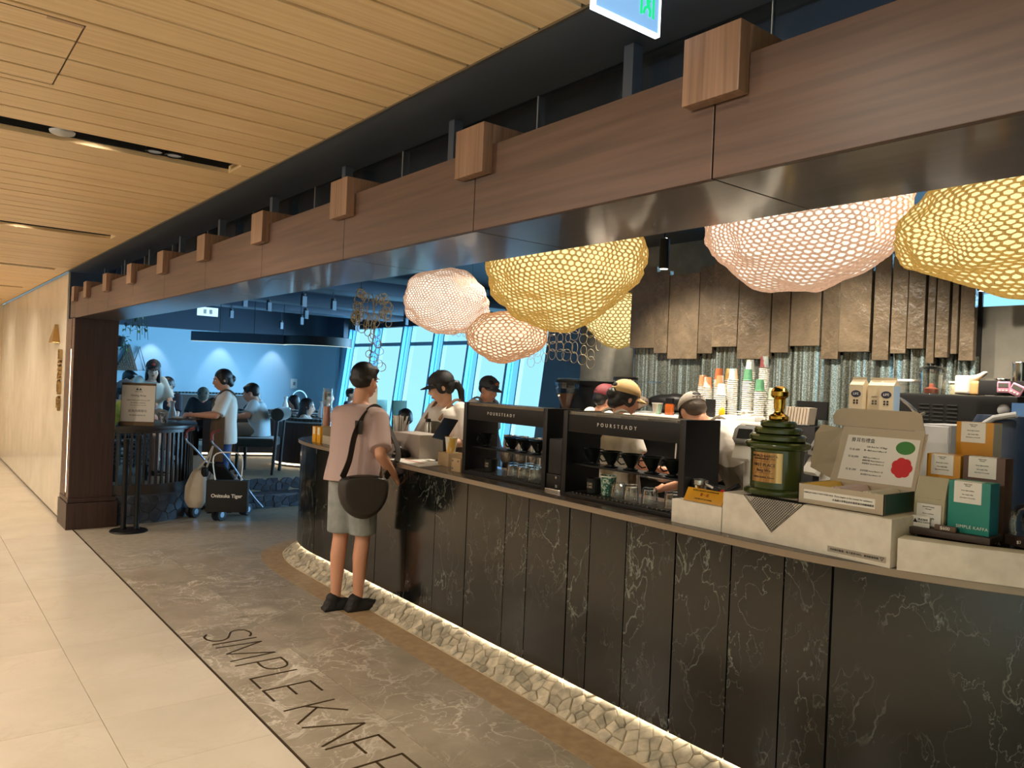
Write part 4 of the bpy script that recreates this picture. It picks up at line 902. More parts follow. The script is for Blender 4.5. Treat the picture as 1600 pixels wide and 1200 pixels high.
text('興波咖啡\nSIMPLE KAFFA', .0085, M['ink'], t, (2.8615, 1.238, 1.187), R_, U_); MB().add([(2.8612, 1.271, 1.18), (2.8612, 1.257, 1.18), (2.8612, 1.264, 1.195), (2.862, 1.271, 1.18), (2.862, 1.257, 1.18), (2.862, 1.264, 1.195)], [(0, 1, 2), (5, 4, 3), (0, 3, 4, 1), (1, 4, 5, 2), (2, 5, 3, 0)]).build('emblem', M['ink'], t, smooth=0)
t = thing('price_tag', (2.86, 1.155, 1.165), 'small wooden price block reading 600 on the tray edge', 'price tag'); B(mat('tag_wood', srgb(96, 72, 56), .5), 'block', t, 2.853, 2.868, 1.125, 1.195, 1.1655, 1.184); text('$600', .016, M['white'], t, (2.8525, 1.16, 1.175), R_, U_)
t = thing('black_pedestal', (2.95, .93, 1.106), 'dark hexagonal wooden stand with a price at the picture edge', 'stand')
MB().lathe([(.085, 0), (.085, .03), (.075, .034)], (3.04, .95, 1.1365), 6).build('stand', dwm, t, smooth=0); text('$780', .014, M['white'], t, (2.964, .962, 1.152), (.2, -1, 0), U_)
MB().lathe([(.06, 0), (.06, .02), (.03, .03)], (3.04, .95, 1.1055), 6).build('foot', M['blackmat'], t, smooth=0)
t = thing('glass_dome', (2.97, .93, 1.176), 'clear glass dome over a black round object at the picture edge', 'dome')
MB().lathe([(.07, 0), (.074, .03), (.07, .075), (.05, .1), (.02, .112), (0, .113)], (3.04, .95, 1.1715), 28).build('dome', M['glass'], t)
MB().lathe([(.03, 0), (.04, .006), (.04, .02), (.028, .03)], (0, 0, 0), 24, mtx=Matrix.Translation((3.04, .95, 1.225)) @ Matrix.Rotation(PI / 2, 4, 'Y')).build('lens', M['black'], t)
# ---------------------------------------------------------------- left half of the bar
t = thing('paper_tray', (3.0, 5.05, ZC), 'grey card tray stepped in height beside the till', 'tray'); gt = mat('dove_card', srgb(176, 166, 156), .55)
B(gt, 'high_part', t, 2.95, 3.16, 4.775, 5.165, ZC, 1.205); B(gt, 'low_part', t, 2.95, 3.16, 5.166, 5.30, ZC, 1.128)
t = thing('menu_sheet', (2.86, 4.63, ZC), 'white menu sheet with a pink band lying on the bar', 'sheet')
MB().prism([(2.74, 4.84), (3.0, 4.90), (3.06, 4.66), (2.92, 4.42), (2.715, 4.38)], ZC + .0005, ZC + .0035).build('sheet', M['white'], t, smooth=0); MB().prism([(2.82, 4.78), (2.85, 4.785), (2.845, 4.52), (2.815, 4.515)], ZC + .0036, ZC + .0042).build('band', mat('salmon_print', srgb(210, 150, 130), .6), t, smooth=0)
t = thing('tape_dispenser', (3.02, 4.85, ZC), 'black tape dispenser in front of the grey tray', 'dispenser')
pts = [(0, 0), (.14, 0), (.15, .02), (.13, .04), (.1, .055), (.06, .06), (.02, .04)]
MB().prism(pts, -.025, .025, Matrix.Translation((2.88, 5.02, ZC + .001)) @ Matrix.Rotation(-PI / 2 + .3, 4, 'Z') @ Matrix.Rotation(PI / 2, 4, 'X')).build('body', M['black'], t, bevel=.003)
MB().lathe([(.02, -.012), (.03, -.012), (.03, .012), (.02, .012)], (0, 0, 0), 20, mtx=Matrix.Translation((2.885, 4.96, ZC + .055)) @ Matrix.Rotation(PI / 2, 4, 'Y')).build('reel', M['charcoal'], t); B(M['white'], 'label', t, 2.852, 2.855, 4.93, 4.98, ZC + .022, ZC + .034, bevel=0)
t = thing('coffee_carton', (2.86, 4.06, ZC), 'small brown carton with printed marks against the first machine', 'carton'); B(M['kraft'], 'box', t, 2.80, 2.93, 4.035, 4.135, ZC, 1.115)
for y, z in ((4.115, 1.10), (4.055, 1.10), (4.115, 1.05)): B(M['inkgrey'], 'print', t, 2.799, 2.80, y, y + .014, z - .008, z + .004, bevel=0)
B(M['kraft'], 'back_flap', t, 2.93, 2.936, 4.035, 4.175, ZC, 1.15)
paper_cup((2.96, 4.385, 1.1205), 'printed paper cup in yellow and grey beside the till', mat('yellow_grey_print', srgb(226, 220, 206), .5, col2=srgb(222, 180, 80), scale=(14, 14, 4), lo=.5, hi=.53), h=.105)
t = thing('cup_stand', (2.96, 4.385, ZC), 'brown card stand under the printed paper cup', 'stand'); B(M['kraft'], 'box', t, 2.90, 3.02, 4.32, 4.45, ZC, 1.12)
t = thing('tablet', (3.06, 4.62, ZC), 'black tablet till tilted on a slim stand', 'tablet')
tm = Matrix.Translation((3.06, 4.62, 1.262)) @ Matrix.Rotation(-.2, 4, 'Z') @ Matrix.Rotation(.55, 4, 'Y')
MB().box((0, 0, 0), (.010, .25, .17), mtx=tm).build('case', M['black'], t, bevel=.003); MB().box((.0055, 0, 0), (.001, .235, .155), mtx=tm).build('screen', mat('screen_glow', srgb(40, 50, 60), .1, emit=srgb(150, 170, 190), estr=.3), t)
MB().cyl((3.07, 4.62, ZC + .012), (3.06, 4.62, 1.25), .014).build('stand', M['charcoal'], t); MB().lathe([(.07, 0), (.07, .008), (.02, .012)], (3.07, 4.62, ZC), 24).build('foot', M['charcoal'], t)
t = thing('straw_holder', (3.1, 5.42, ZC), 'holder stuffed with white paper straws and napkins', 'holder')
MB().lathe([(.055, 0), (.06, .14), (.054, .14), (.05, .01)], (3.12, 5.375, ZC), 20, cap=False).build('pot', M['black'], t); 
for k in range(16):
    a = random.uniform(0, 6.28); r = random.uniform(0, .035); x, y = 3.12 + math.cos(a) * r, 5.375 + math.sin(a) * r
    MB().cyl((x, y, ZC + .03), (x + math.cos(a) * .05, y + math.sin(a) * .09, ZC + random.uniform(.24, .29)), .0035, n=6).build('straw', M['white'], t)
for k in range(3): MB().box((3.11 + .012 * k, 5.40 - .01 * k, ZC + .21), (.004, .075, .14), .1 * k).build('napkin', M['white'], t)
t = thing('shaker_bottle', (3.08, 5.12, ZC), 'steel bottle with a black lid behind the grey tray', 'bottle')
MB().lathe([(.03, 0), (.032, .004), (.032, .2), (.026, .235), (.026, .25)], (3.22, 5.10, ZC), 20).build('body', M['steel'], t); MB().lathe([(.02, .25), (.022, .252), (.02, .275), (0, .277)], (3.22, 5.10, ZC), 16).build('lid', M['black'], t)
t = thing('tall_jar', (2.99, 6.42, ZC), 'tall clear cylinder holding pink cups at the rounded end of the bar', 'jar')
MB().lathe([(.042, 0), (.044, .003), (.044, .46), (.040, .46), (.040, .006)], (3.0, 6.44, ZC), 24, cap=False).build('tube', M['glass'], t)
for k in range(8): MB().lathe([(.022, 0), (.033, .05), (.03, .05)], (3.0, 6.44, ZC + .01 + k * .034), 14).build('pink_cup', mat('pink_card', srgb(214, 140, 124), .6), t)
for k, (y0, l) in enumerate([(6.25, 'yellow coffee packet standing at the rounded end of the bar'), (6.16, 'yellow coffee packet beside the card tray')]):
    t = thing('coffee_packet', (2.84, y0, ZC), l, 'packet', group='yellow packets at the bar end'); B(mat('packet_yellow', srgb(228, 166, 28), .5), 'packet', t, 2.80, 2.97, y0 - .035, y0 + .035, ZC, 1.165); B(M['white'], 'label', t, 2.7985, 2.80, y0 - .018, y0 + .018, 1.10, 1.16, bevel=0)
t = thing('card_tray', (2.9, 5.95, ZC), 'beige card tray of packets at the rounded end of the bar', 'tray')
B(M['greige'], 'front', t, 2.815, 2.82, 5.78, 6.11, ZC, 1.10); B(M['greige'], 'back', t, 3.0, 3.005, 5.78, 6.11, ZC, 1.18); B(M['greige'], 'side', t, 2.815, 3.0, 5.776, 5.78, ZC, 1.15); B(M['greige'], 'side', t, 2.815, 3.0, 6.11, 6.114, ZC, 1.17); B(M['greige'], 'bottom', t, 2.815, 3.0, 5.78, 6.11, ZC, ZC + .003)
t = thing('white_stand_card', (3.05, 5.85, ZC), 'blank white stand card behind the customer', 'card'); MB().box((3.1, 5.80, 1.28), (.004, .13, .5), .2).build('card', M['white'], t)
t = thing('phone', (2.92, 5.42, 1.13), 'phone with a blue case tilted in front of the customer', 'phone'); MB().box((0, 0, 0), (.009, .075, .15), mtx=Matrix.Translation((2.95, 5.42, 1.19)) @ Matrix.Rotation(.5, 4, 'X')).build('case', mat('blue_case', srgb(70, 90, 130), .3), t, bevel=.003)
MB().box((2.955, 5.43, 1.075), (.05, .06, .088)).build('dock', M['black'], t, bevel=.003)
# ================================================================== back bar
t = thing('back_counter', (5.1, 2.8, 0), 'dark back counter running below the slate wall', 'counter'); B(M['blackmat'], 'cabinet', t, 4.62, 5.49, .6, 5.1, 0, .9); B(M['steel'], 'worktop', t, 4.58, 5.49, .6, 5.1, .9, .93)
t = thing('work_counter', (3.35, 3.4, 0), 'low steel work counter on the staff side of the bar', 'counter'); B(M['blackmat'], 'cabinet', t, 3.34, 3.58, 1.7, 4.6, 0, .86); B(M['steel'], 'worktop', t, 3.335, 3.60, 1.68, 4.62, .86, .89)
t = thing('espresso_machine', (4.85, 4.1, .93), 'long black and white espresso machine with portafilters, behind the staff', 'espresso machine')
B(M['black'], 'body', t, 4.72, 5.2, 3.0, 4.84, .96, 1.30, bevel=.01); B(M['whitepl'], 'cup_shelf', t, 4.66, 5.25, 3.0, 4.84, 1.385, 1.41, bevel=.004); B(M['black'], 'upper_body', t, 4.8, 5.2, 3.0, 4.84, 1.302, 1.384)
for y in (4.78, 4.32, 3.97, 3.2):
    MB().lathe([(.022, 0), (.022, .02), (.014, .022), (.018, .05), (.02, .13)], (0, 0, 0), 16, mtx=Matrix.Translation((4.57, y, 1.235)) @ Matrix.Rotation(PI / 2, 4, 'Y')).build('portafilter_handle', M['black'], t)
    MB().lathe([(.023, 0), (.023, .006), (.013, .008)], (0, 0, 0), 16, mtx=Matrix.Translation((4.566, y, 1.235)) @ Matrix.Rotation(PI / 2, 4, 'Y')).build('handle_cap', M['whitepl'], t)
    MB().cyl((4.70, y - .1, 1.30), (4.66, y - .12, 1.02), .008, n=8).build('steam_wand', M['steel'], t); MB().lathe([(.03, 0), (.034, .03), (.02, .05)], (4.68, y - .07, 1.25), 14).build('group_head', M['steel'], t)
for y in (4.7, 3.1): B(M['charcoal'], 'foot', t, 4.75, 5.15, y, y + .06, .93, .96)
for i, (y, x, l) in enumerate([(5.06, 4.62, 'black coffee grinder with a full bean hopper by the windows'), (4.70, 4.98, 'black coffee grinder behind the maroon cap')]):
    t = thing('coffee_grinder', (x, y, .93), l, 'grinder', group='coffee grinders at the window end'); B(M['black'], 'body', t, x - .09, x + .11, y - .09, y + .09, .93 if i == 0 else 1.411, 1.40 if i == 0 else 1.5, bevel=.012)
    MB().lathe([(.035, 1.40 - .0), (.05, 1.44), (.105, 1.58), (.108, 1.63), (.104, 1.63), (.1, 1.58), (.045, 1.44)], (x - .0, y, 0 if i == 0 else .05), 8, cap=False).build('hopper', M['glass'], t, smooth=0); MB().lathe([(.035, 1.405), (.045, 1.44), (.085, 1.535), (0, 1.54)], (x, y, 0 if i == 0 else .05), 8).build('beans', mat('coffee_bean', srgb(120, 82, 58), .6, bump=.6, bscale=60), t, smooth=0)
    MB().lathe([(.11, 1.63), (.11, 1.65), (.03, 1.665), (0, 1.665)], (x, y, 0 if i == 0 else .05), 20).build('lid', M['black'], t)
t = thing('machine_shelf', (4.75, 4.98, .93), 'tall black machine cabinet with a clear top rail by the windows', 'cabinet'); B(M['black'], 'cabinet', t, 4.76, 5.2, 4.86, 5.3, .93, 1.655, bevel=.006); B(M['glass'], 'rail', t, 4.74, 5.22, 4.5, 5.32, 1.657, 1.675)
t = thing('bean_bag', (4.7, 4.6, 1.41), 'crumpled patterned bag lying on the espresso machine', 'bag')
blob('bag', MB().sph((4.80, 4.46, 1.475), (.1, .12, .064)).sph((4.80, 4.38, 1.50), (.08, .11, .05)), mat('speckled_sack', srgb(150, 132, 118), .8, col2=srgb(70, 60, 54), nscale=40), t, voxel=.02, world=True)
t = thing('black_bag', (5.0, 3.9, 1.41), 'black folded bag spread over the espresso machine', 'bag'); blob('bag', MB().sph((5.02, 4.24, 1.492), (.12, .23, .08)).sph((5.02, 4.16, 1.52), (.10, .15, .06)), M['black'], t, voxel=.02, world=True)
t = thing('amber_jar', (4.8, 3.98, 1.41), 'amber glass jar with a black lid beside the tan cap', 'jar'); MB().lathe([(.035, 0), (.037, .003), (.037, .08), (.03, .09)], (4.75, 4.0, 1.4105), 18).build('jar', mat('amber_glass', srgb(150, 70, 20), .15), t); MB().lathe([(.034, .09), (.034, .13), (0, .132)], (4.75, 4.0, 1.4105), 18).build('lid', M['black'], t)
paper_cup((4.72, 4.10, 1.4105), 'mint and cream paper cup next to the amber jar', mat('mint_print', srgb(222, 220, 205), .5, col2=srgb(130, 170, 150), scale=(14, 14, 3), lo=.5, hi=.53), h=.09)
t = thing('machine_cover', (5.0, 3.85, 1.41), 'black metal box carrying the peach-topped cup stacks', 'box'); B(M['black'], 'box', t, 4.92, 5.12, 3.64, 3.98, 1.4105, 1.548, bevel=.004)
# stacks of upturned paper cups
cupw = mat('white_card', srgb(236, 232, 222), .55); hh = .085
def cup_mesh(m):
    b = MB().lathe([(.0375, 0), (.0392, .002), (.0375, .0055), (.0335, .0065), (.027, .084), (.0255, .085), (.0255, .080), (0, .080)], (0, 0, 0), 16, cap=False); me = b.mesh('paper_cup'); me.materials.append(m); return me
CM = {k: cup_mesh(v) for k, v in {'white': cupw, 'peach': mat('peach_print', srgb(232, 220, 204), .5, col2=srgb(206, 146, 104), scale=(16, 16, 8), lo=.48, hi=.5), 'rust': mat('rust_print', srgb(190, 108, 66), .5), 'olive': mat('olive_print', srgb(190, 170, 120), .5, col2=srgb(150, 120, 60), scale=(16, 16, 4), lo=.48, hi=.5),
      'teal': mat('tealpeach_print', srgb(150, 176, 178), .5, col2=srgb(226, 176, 140), scale=(16, 16, 4), lo=.48, hi=.5), 'green': mat('greencup_print', srgb(84, 138, 104), .5), 'grey': mat('greycup_print', srgb(140, 144, 140), .5, col2=srgb(196, 180, 160), scale=(16, 16, 4), lo=.48, hi=.5), 'maroon': mat('maroon_print', srgb(120, 60, 62), .5, col2=srgb(150, 160, 156), scale=(16, 16, 4), lo=.48, hi=.52), 'sage': mat('sage_print', srgb(168, 178, 158), .5)}.items()}
STK = [(5.02, 3.90, 1.549, 1.741, 'peach', 'peach stack nearest the staff'), (4.98, 3.82, 1.549, 1.733, 'peach', 'short peach stack before the rust cup'), (5.02, 3.735, 1.549, 1.744, 'peach', 'peach stack beside the tall white one'), (5.09, 3.80, 1.549, 1.80, 'rust', 'stack under a rust cup'), (5.09, 3.70, 1.549, 1.80, 'olive', 'stack under an olive cup'),
       (4.78, 3.54, 1.4105, 1.68, 'white', 'short white stack beside the yellow syrup'), (4.86, 3.50, 1.4105, 1.79, 'teal', 'tall stack under a teal and peach cup'), (4.98, 3.44, 1.4105, 1.86, 'grey', 'stack under a grey cup'), (4.90, 3.40, 1.4105, 1.80, 'green', 'stack under a bright green cup'), (5.02, 3.345, 1.4105, 1.90, 'maroon', 'highest stack under a maroon swirl cup'), (4.92, 3.31, 1.4105, 1.72, 'green', 'middle stack under a dark green cup'), (4.98, 3.24, 1.4105, 1.66, 'sage', 'lowest stack under a sage cup')]
ORD = 'first second third fourth fifth sixth seventh eighth ninth tenth eleventh twelfth thirteenth fourteenth fifteenth sixteenth seventeenth eighteenth nineteenth twentieth'.split()
ORD += ['twenty-' + w for w in ORD[:9]] + ['thirtieth']
for (x, y, z0, z1, c, l) in STK:
    n = max(2, int((z1 - z0 - hh) / .0145) + 1)
    for k in range(n):
        top = k == n - 1; o = bpy.data.objects.new('paper_cup', CM[c if top else 'white']); COL.objects.link(o); o.location = (x + random.uniform(-.001, .001), y, z0 + .0145 * k); o.rotation_euler = (0, 0, random.uniform(0, 6))
        tag(o, ('cup on top of the ' + l) if top else ORD[k] + ' cup from the bottom of the ' + l, 'cup', 'upturned paper cups stacked on the espresso machine')
t = thing('syrup_bottle', (4.7, 3.47, 1.4105), 'small yellow syrup bottle with a white pump', 'bottle'); MB().lathe([(.026, 0), (.028, .003), (.028, .07), (.02, .08), (.01, .085)], (4.7, 3.47, 1.4105), 4, mtx=None).build('bottle', mat('yellow_syrup', srgb(196, 160, 30), .15), t, bevel=.003); MB().cyl((4.7, 3.47, 1.495), (4.7, 3.47, 1.53), .008).build('pump', M['whitepl'], t); MB().cyl((4.7, 3.47, 1.53), (4.67, 3.47, 1.532), .005).build('spout', M['whitepl'], t)
t = thing('sachet_bowl', (4.72, 3.28, 1.4105), 'white tray heaped with sugar sachets', 'tray'); B(M['whitepl'], 'tray', t, 4.67, 4.8, 3.17, 3.38, 1.4105, 1.445)
for k in range(14): MB().box((4.72 + random.uniform(-.03, .03), 3.27 + random.uniform(-.07, .07), 1.455 + random.uniform(0, .03)), (.03, .05, .006), mtx=None, rz=random.uniform(0, 3)).build('sachet', M['white'], t)
t = thing('white_mug', (4.9, 3.13, 1.4105), 'white cup turned over beside the gold tamper', 'cup'); MB().lathe([(.045, 0), (.044, .03), (.028, .055), (.02, .058), (0, .058)], (4.9, 3.13, 1.4105), 20).build('cup', M['whitepl'], t); MB().tube([(4.9, 3.09, 1.425), (4.9, 3.07, 1.44), (4.9, 3.085, 1.455)], .005, 6).build('handle', M['whitepl'], t)
t = thing('napkin_box', (4.8, 4.0, 1.41), 'tilted white card box in front of the cup stacks', 'box'); MB().box((4.75, 3.83, 1.50), (.06, .09, .1), mtx=Matrix.Translation((0, 0, 0))).build('box', M['white'], t, bevel=.004); B(M['charcoal'], 'support', t, 4.73, 4.78, 3.8, 3.86, 1.4105, 1.449)
t = thing('pos_terminal', (4.2, 3.35, .9), 'grey angled till display on a leg behind the bending barista', 'display'); pmx = Matrix.Translation((4.55, 3.62, 1.37)) @ Matrix.Rotation(.4, 4, 'Y')
MB().box((0, 0, 0), (.02, .2, .16), mtx=pmx).build('display', M['grey'], t, bevel=.004); MB().cyl((4.56, 3.62, 1.32), (4.6, 3.62, .93), .02).build('leg', M['charcoal'], t)
# the two pale card readers either side of the trophy
for i, (x, y, z, rz_, l) in enumerate([(3.5, 2.43, 1.39, .3, 'grey card terminal on a white arm left of the trophy'), (3.45, 1.97, 1.37, -.3, 'grey card terminal half hidden behind the trophy')]):
    t = thing('card_terminal', (x, y, .89), l, 'card terminal', group='card terminals behind the trophy'); mx = Matrix.Translation((x, y, z)) @ Matrix.Rotation(rz_, 4, 'Z') @ Matrix.Rotation(-.75, 4, 'Y') if False else Matrix.Translation((x, y, z)) @ Matrix.Rotation(rz_, 4, 'Z') @ Matrix.Rotation(.6, 4, 'Y')
    MB().prism([(-.06, -.03), (-.045, -.055), (.045, -.055), (.06, -.03), (.06, .03), (.045, .055), (-.045, .055), (-.06, .03)], -.012, .012, mx @ Matrix.Rotation(-PI / 2, 4, 'Y') @ Matrix.Rotation(PI / 2, 4, 'Z')).build('head', M['grey'], t, bevel=.003)
    MB().box((-.0135, 0, 0), (.002, .075, .06), mtx=mx).build('screen', M['black'], t); MB().box((.02, 0, -.09), (.03, .09, .1), mtx=mx).build('arm', M['whitepl'], t, bevel=.004); MB().cyl((x + .05, y, z - .12), (x + .06, y, .89), .03).build('column', M['whitepl'], t)
# steel jugs behind the far machine
for i, (x, y, l) in enumerate([(3.46, 4.37, 'tall steel jug, darkest of the three seen through the far machine'), (3.47, 4.245, 'middle steel jug seen through the far machine'), (3.48, 4.11, 'wider steel jug beside the glass mugs')]):
    t = thing('steel_jug', (x, y, .8905), l, 'jug', group='steel jugs on the work counter'); MB().lathe([(.05, 0), (.052, .004), (.05, .3), (.045, .33), (.05, .345), (.046, .345), (.044, .33)], (x, y, .8905), 22).build('jug', M['steel'], t); MB().tube([(x + .05, y, 1.18), (x + .085, y, 1.17), (x + .085, y, 1.02), (x + .05, y, 1.0)], .006, 6).build('handle', M['steel'], t)
# black roaster-like oven and what stands on it
ov = thing('counter_oven', (4.9, 1.9, .93), 'wide black machine with three rows of vent slots beside the milk cartons', 'machine')
B(M['black'], 'body', ov, 4.62, 5.1, 1.545, 2.32, 1.40, 1.652, bevel=.02); B(M['charcoal'], 'end_cover', ov, 4.60, 5.12, 1.50, 1.544, 1.38, 1.655, bevel=.01); B(M['charcoal'], 'stand', ov, 4.66, 5.06, 1.56, 2.3, .93, 1.399)
for c in range(3):
    for r in range(5): B(M['blackmat'], 'vent_slot', ov, 4.617, 4.622, 1.84 + c * .075, 1.895 + c * .075, 1.50 + r * .022, 1.507 + r * .022, bevel=0)
MB().lathe([(.03, 0), (.03, .012), (.022, .016)], (0, 0, 0), 24, mtx=Matrix.Translation((4.60, 1.60, 1.58)) @ Matrix.Rotation(-PI / 2, 4, 'Y')).build('dial', M['lightgrey'], ov); B(mat('blue_display', srgb(70, 100, 130), .2, emit=srgb(90, 130, 170), estr=.4), 'display', ov, 4.597, 4.60, 1.505, 1.565, 1.545, 1.62, bevel=0)
t = thing('food_jug', (4.8, 2.06, 1.653), 'clear lidded jug with a handle and a rust-coloured blade', 'jug'); MB().lathe([(.07, 0), (.072, .003), (.074, .12), (.07, .12), (.068, .006)], (4.8, 2.06, 1.653), 24, cap=False).build('jug', M['glass'], t); MB().lathe([(.08, .12), (.082, .125), (.07, .15), (.04, .165), (0, .168)], (4.8, 2.06, 1.653), 24).build('lid', M['glass'], t); MB().tube([(4.8, 1.99, 1.75), (4.8, 1.955, 1.745), (4.8, 1.955, 1.68), (4.8, 1.99, 1.675)], .008, 8).build('handle', M['glass'], t); MB().lathe([(.04, .004), (.04, .03), (.015, .04), (.012, .06), (0, .062)], (4.8, 2.06, 1.653), 12).build('blade', mat('rust_plastic', srgb(150, 70, 44), .4), t)
t = thing('bread_bag', (4.8, 1.83, 1.653), 'bread loaf in a twisted white plastic bag', 'bag'); blob('loaf', MB().box((4.8, 1.84, 1.695), (.1, .11, .08)), mat('bread', srgb(190, 150, 96), .7), t, voxel=.012, world=True); blob('wrapper', MB().box((4.8, 1.87, 1.71), (.12, .09, .11)).cyl((4.8, 1.82, 1.75), (4.8, 1.76, 1.79), .02, .012), mat('white_film', srgb(220, 214, 202), .4), t, voxel=.012, world=True)
t = thing('food_tub', (4.8, 2.2, 1.653), 'pale lidded food tub beside the clear jug', 'tub'); B(M['glass'], 'tub', t, 4.74, 4.88, 2.15, 2.25, 1.654, 1.72); B(M['whitepl'], 'lid', t, 4.735, 4.885, 2.145, 2.255, 1.721, 1.735)
t = thing('food_tub', (4.95, 1.95, 1.653), 'cream food tub behind the clear jug handle', 'tub'); B(mat('cream_tub', srgb(206, 196, 160), .5), 'tub', t, 4.9, 5.02, 1.9, 2.0, 1.654, 1.72); B(M['whitepl'], 'lid', t, 4.895, 5.025, 1.895, 2.005, 1.721, 1.733)
t = thing('dark_panel', (4.75, 1.62, 1.653), 'black board on the machine holding two pink timers', 'board'); B(M['blackmat'], 'board', t, 4.57, 4.585, 1.44, 1.72, 1.6555, 1.735, bevel=.004)
pk_ = mat('pink_plastic', srgb(232, 160, 190), .4)
for i, (y, z, r, l) in enumerate([(1.592, 1.70, 0, 'upright pink kitchen timer'), (1.532, 1.688, .45, 'tilted pink kitchen timer')]):
    t = thing('kitchen_timer', (4.56, y, z), l, 'timer', group='pink kitchen timers'); mx = Matrix.Translation((4.558, y, z)) @ Matrix.Rotation(r, 4, 'X')
    MB().box((0, 0, 0), (.018, .062, .06), mtx=mx).build('case', pk_, t, bevel=.006); MB().box((-.0096, 0, .011), (.001, .048, .022), mtx=mx).build('screen', M['inkgrey'], t)
    for k in range(3): MB().box((-.0096, -.016 + .016 * k, -.016), (.002, .010, .008), mtx=mx).build('button', M['white'], t)
for i, (x, y, z, h, l) in enumerate([(4.9, 1.72, 1.656, .095, 'short steel cup behind the pink timers'), (4.92, 1.64, 1.656, .19, 'tall steel shaker cup behind the pink timers')]):
    t = thing('steel_cup', (x, y, z), l, 'cup', group='steel cups'); MB().lathe([(.034, 0), (.036, .003), (.038, h), (.035, h), (.033, .01)], (x, y, z), 22).build('cup', M['steel'], t); MB().lathe([(.039, h - .004), (.0405, h), (.039, h + .003), (.0365, h)], (x, y, z), 22, cap=False).build('rim', M['steel'], t)
cz = thing('carton_shelf', (3.62, 1.8, .89), 'dark pedestal shelf that holds the milk cartons', 'shelf'); B(M['charcoal'], 'shelf', cz, 3.56, 3.72, 1.66, 1.95, 1.50, 1.515); B(M['charcoal'], 'leg', cz, 3.61, 3.66, 1.78, 1.83, .0, 1.5)
mk = mat('cream_carton', srgb(222, 206, 176), .5); nb = mat('navy_print', srgb(36, 46, 78), .5)
for i, (x, y, l) in enumerate([(3.58, 1.88, 'oat milk carton at the till side of the row'), (3.61, 1.805, 'oat milk carton turned sideways in the middle of the row'), (3.58, 1.735, 'oat milk carton with a pale blue side at the end of the row')]):
    t = thing('milk_carton', (x + .03, y, 1.5155), l, 'carton', group='milk cartons above the gift box'); d = .062
    mb = MB().bx(x, x + d, y - .033, y + .033, 1.5155, 1.675); mb.add([(x, y - .033, 1.675), (x + d, y - .033, 1.675), (x + d, y + .033, 1.675), (x, y + .033, 1.675), (x + d / 2, y - .033, 1.702), (x + d / 2, y + .033, 1.702)], [(3, 2, 1, 0), (0, 4, 5, 3), (1, 2, 5, 4), (0, 1, 4), (2, 3, 5)]); mb.build('carton', mk, t, smooth=0)
    MB().bx(x + d / 2 - .002, x + d / 2 + .002, y - .033, y + .033, 1.70, 1.712).build('seal', mk, t)
    if i == 2: B(mat('pale_blue_card', srgb(168, 196, 226), .5), 'side_print', t, x + .001, x + d - .001, y - .0336, y - .033, 1.517, 1.674, bevel=0)
    if i != 1:
        MB().lathe([(.0, 0), (.022, 0), (.022, .001)], (0, 0, 0), 24, mtx=Matrix.Translation((x, y, 1.632)) @ Matrix.Rotation(-PI / 2, 4, 'Y') @ Matrix.Diagonal((.75, 1.1, 1, 1))).build('badge', nb, t); text('LIFE', .016, M['white'], t, (x - .0014, y, 1.632), R_, U_)
    for s, z, sz in (('BARISTA', .105, .007), ('■ ■\n■ ■', .078, .012), ('1 LITRE', .025, .009)): text(s, sz, M['ink'] if i != 1 else M['inkgrey'], t, (x - .0008, y, 1.5155 + z), R_, U_)
t = thing('water_tap', (4.3, 1.95, .93), 'chrome swan-neck tap beside the milk cartons', 'tap'); MB().tube([(4.2, 1.87, 1.50), (4.2, 1.87, 1.53), (4.2, 1.88, 1.555), (4.2, 1.92, 1.59), (4.2, 1.965, 1.62), (4.2, 1.97, 1.59)], .011, 10).build('spout', M['steel'], t); MB().lathe([(.025, 0), (.025, .03), (.016, .034), (.016, .06)], (4.2, 1.87, 1.4805), 16).build('column', M['steel'], t); MB().cyl((4.2, 1.87, 1.53), (4.2, 1.83, 1.55), .008).build('lever', M['steel'], t)
t = thing('round_tank', (4.3, 1.9, .0), 'black rounded tank under the chrome tap', 'tank'); MB().lathe([(.15, 0), (.15, 1.42), (.13, 1.46), (.05, 1.48), (0, 1.48)], (4.2, 1.87, 0), 28).build('tank', M['charcoal'], t)
t = thing('blue_apron_hook', (3.9, 1.35, 0), 'navy cylinder bin with a grey strap at the picture edge', 'bin'); MB().lathe([(.14, 0), (.14, 1.52), (.12, 1.56), (0, 1.56)], (3.95, 1.36, 0), 28).build('bin', mat('deep_navy', srgb(30, 44, 66), .4), t); MB().tube([(3.81, 1.43, 1.50), (3.80, 1.36, 1.55), (3.82, 1.28, 1.57)], .013, 8).build('strap', M['lightgrey'], t)
t['category'] = 'bin'; t.name = 'cylinder_bin'
t = thing('grey_cabinet', (4.0, 1.75, 0), 'grey steel cabinet face between the gift box and coffee boxes', 'cabinet'); B(M['lightgrey'], 'door', t, 3.7, 3.72, 1.51, 1.655, .2, 1.50, bevel=.004); B(M['grey'], 'body', t, 3.722, 4.03, 1.505, 1.66, 0, 1.505)
t = thing('sleeve_stack', (4.85, 3.0, 1.3), 'fanned stack of cup sleeves in a wire holder', 'sleeves'); 
for k in range(8): MB().box((4.7, 2.92 - .022 * k, 1.475), (.09, .016, .11), mtx=Matrix.Translation((4.7, 2.92 - .022 * k, 1.475)) @ Matrix.Rotation(.12, 4, 'X') @ Matrix.Translation((-4.7, -2.92 + .022 * k, -1.475))).build('sleeve', mat('taupe_card', srgb(156, 142, 126), .6), t)
MB().tube([(4.64, 2.98, 1.56), (4.66, 2.9, 1.38), (4.66, 2.72, 1.38)], .004, 6).build('wire', M['steel'], t); B(M['black'], 'holder', t, 4.64, 4.8, 2.70, 2.95, .931, 1.41)
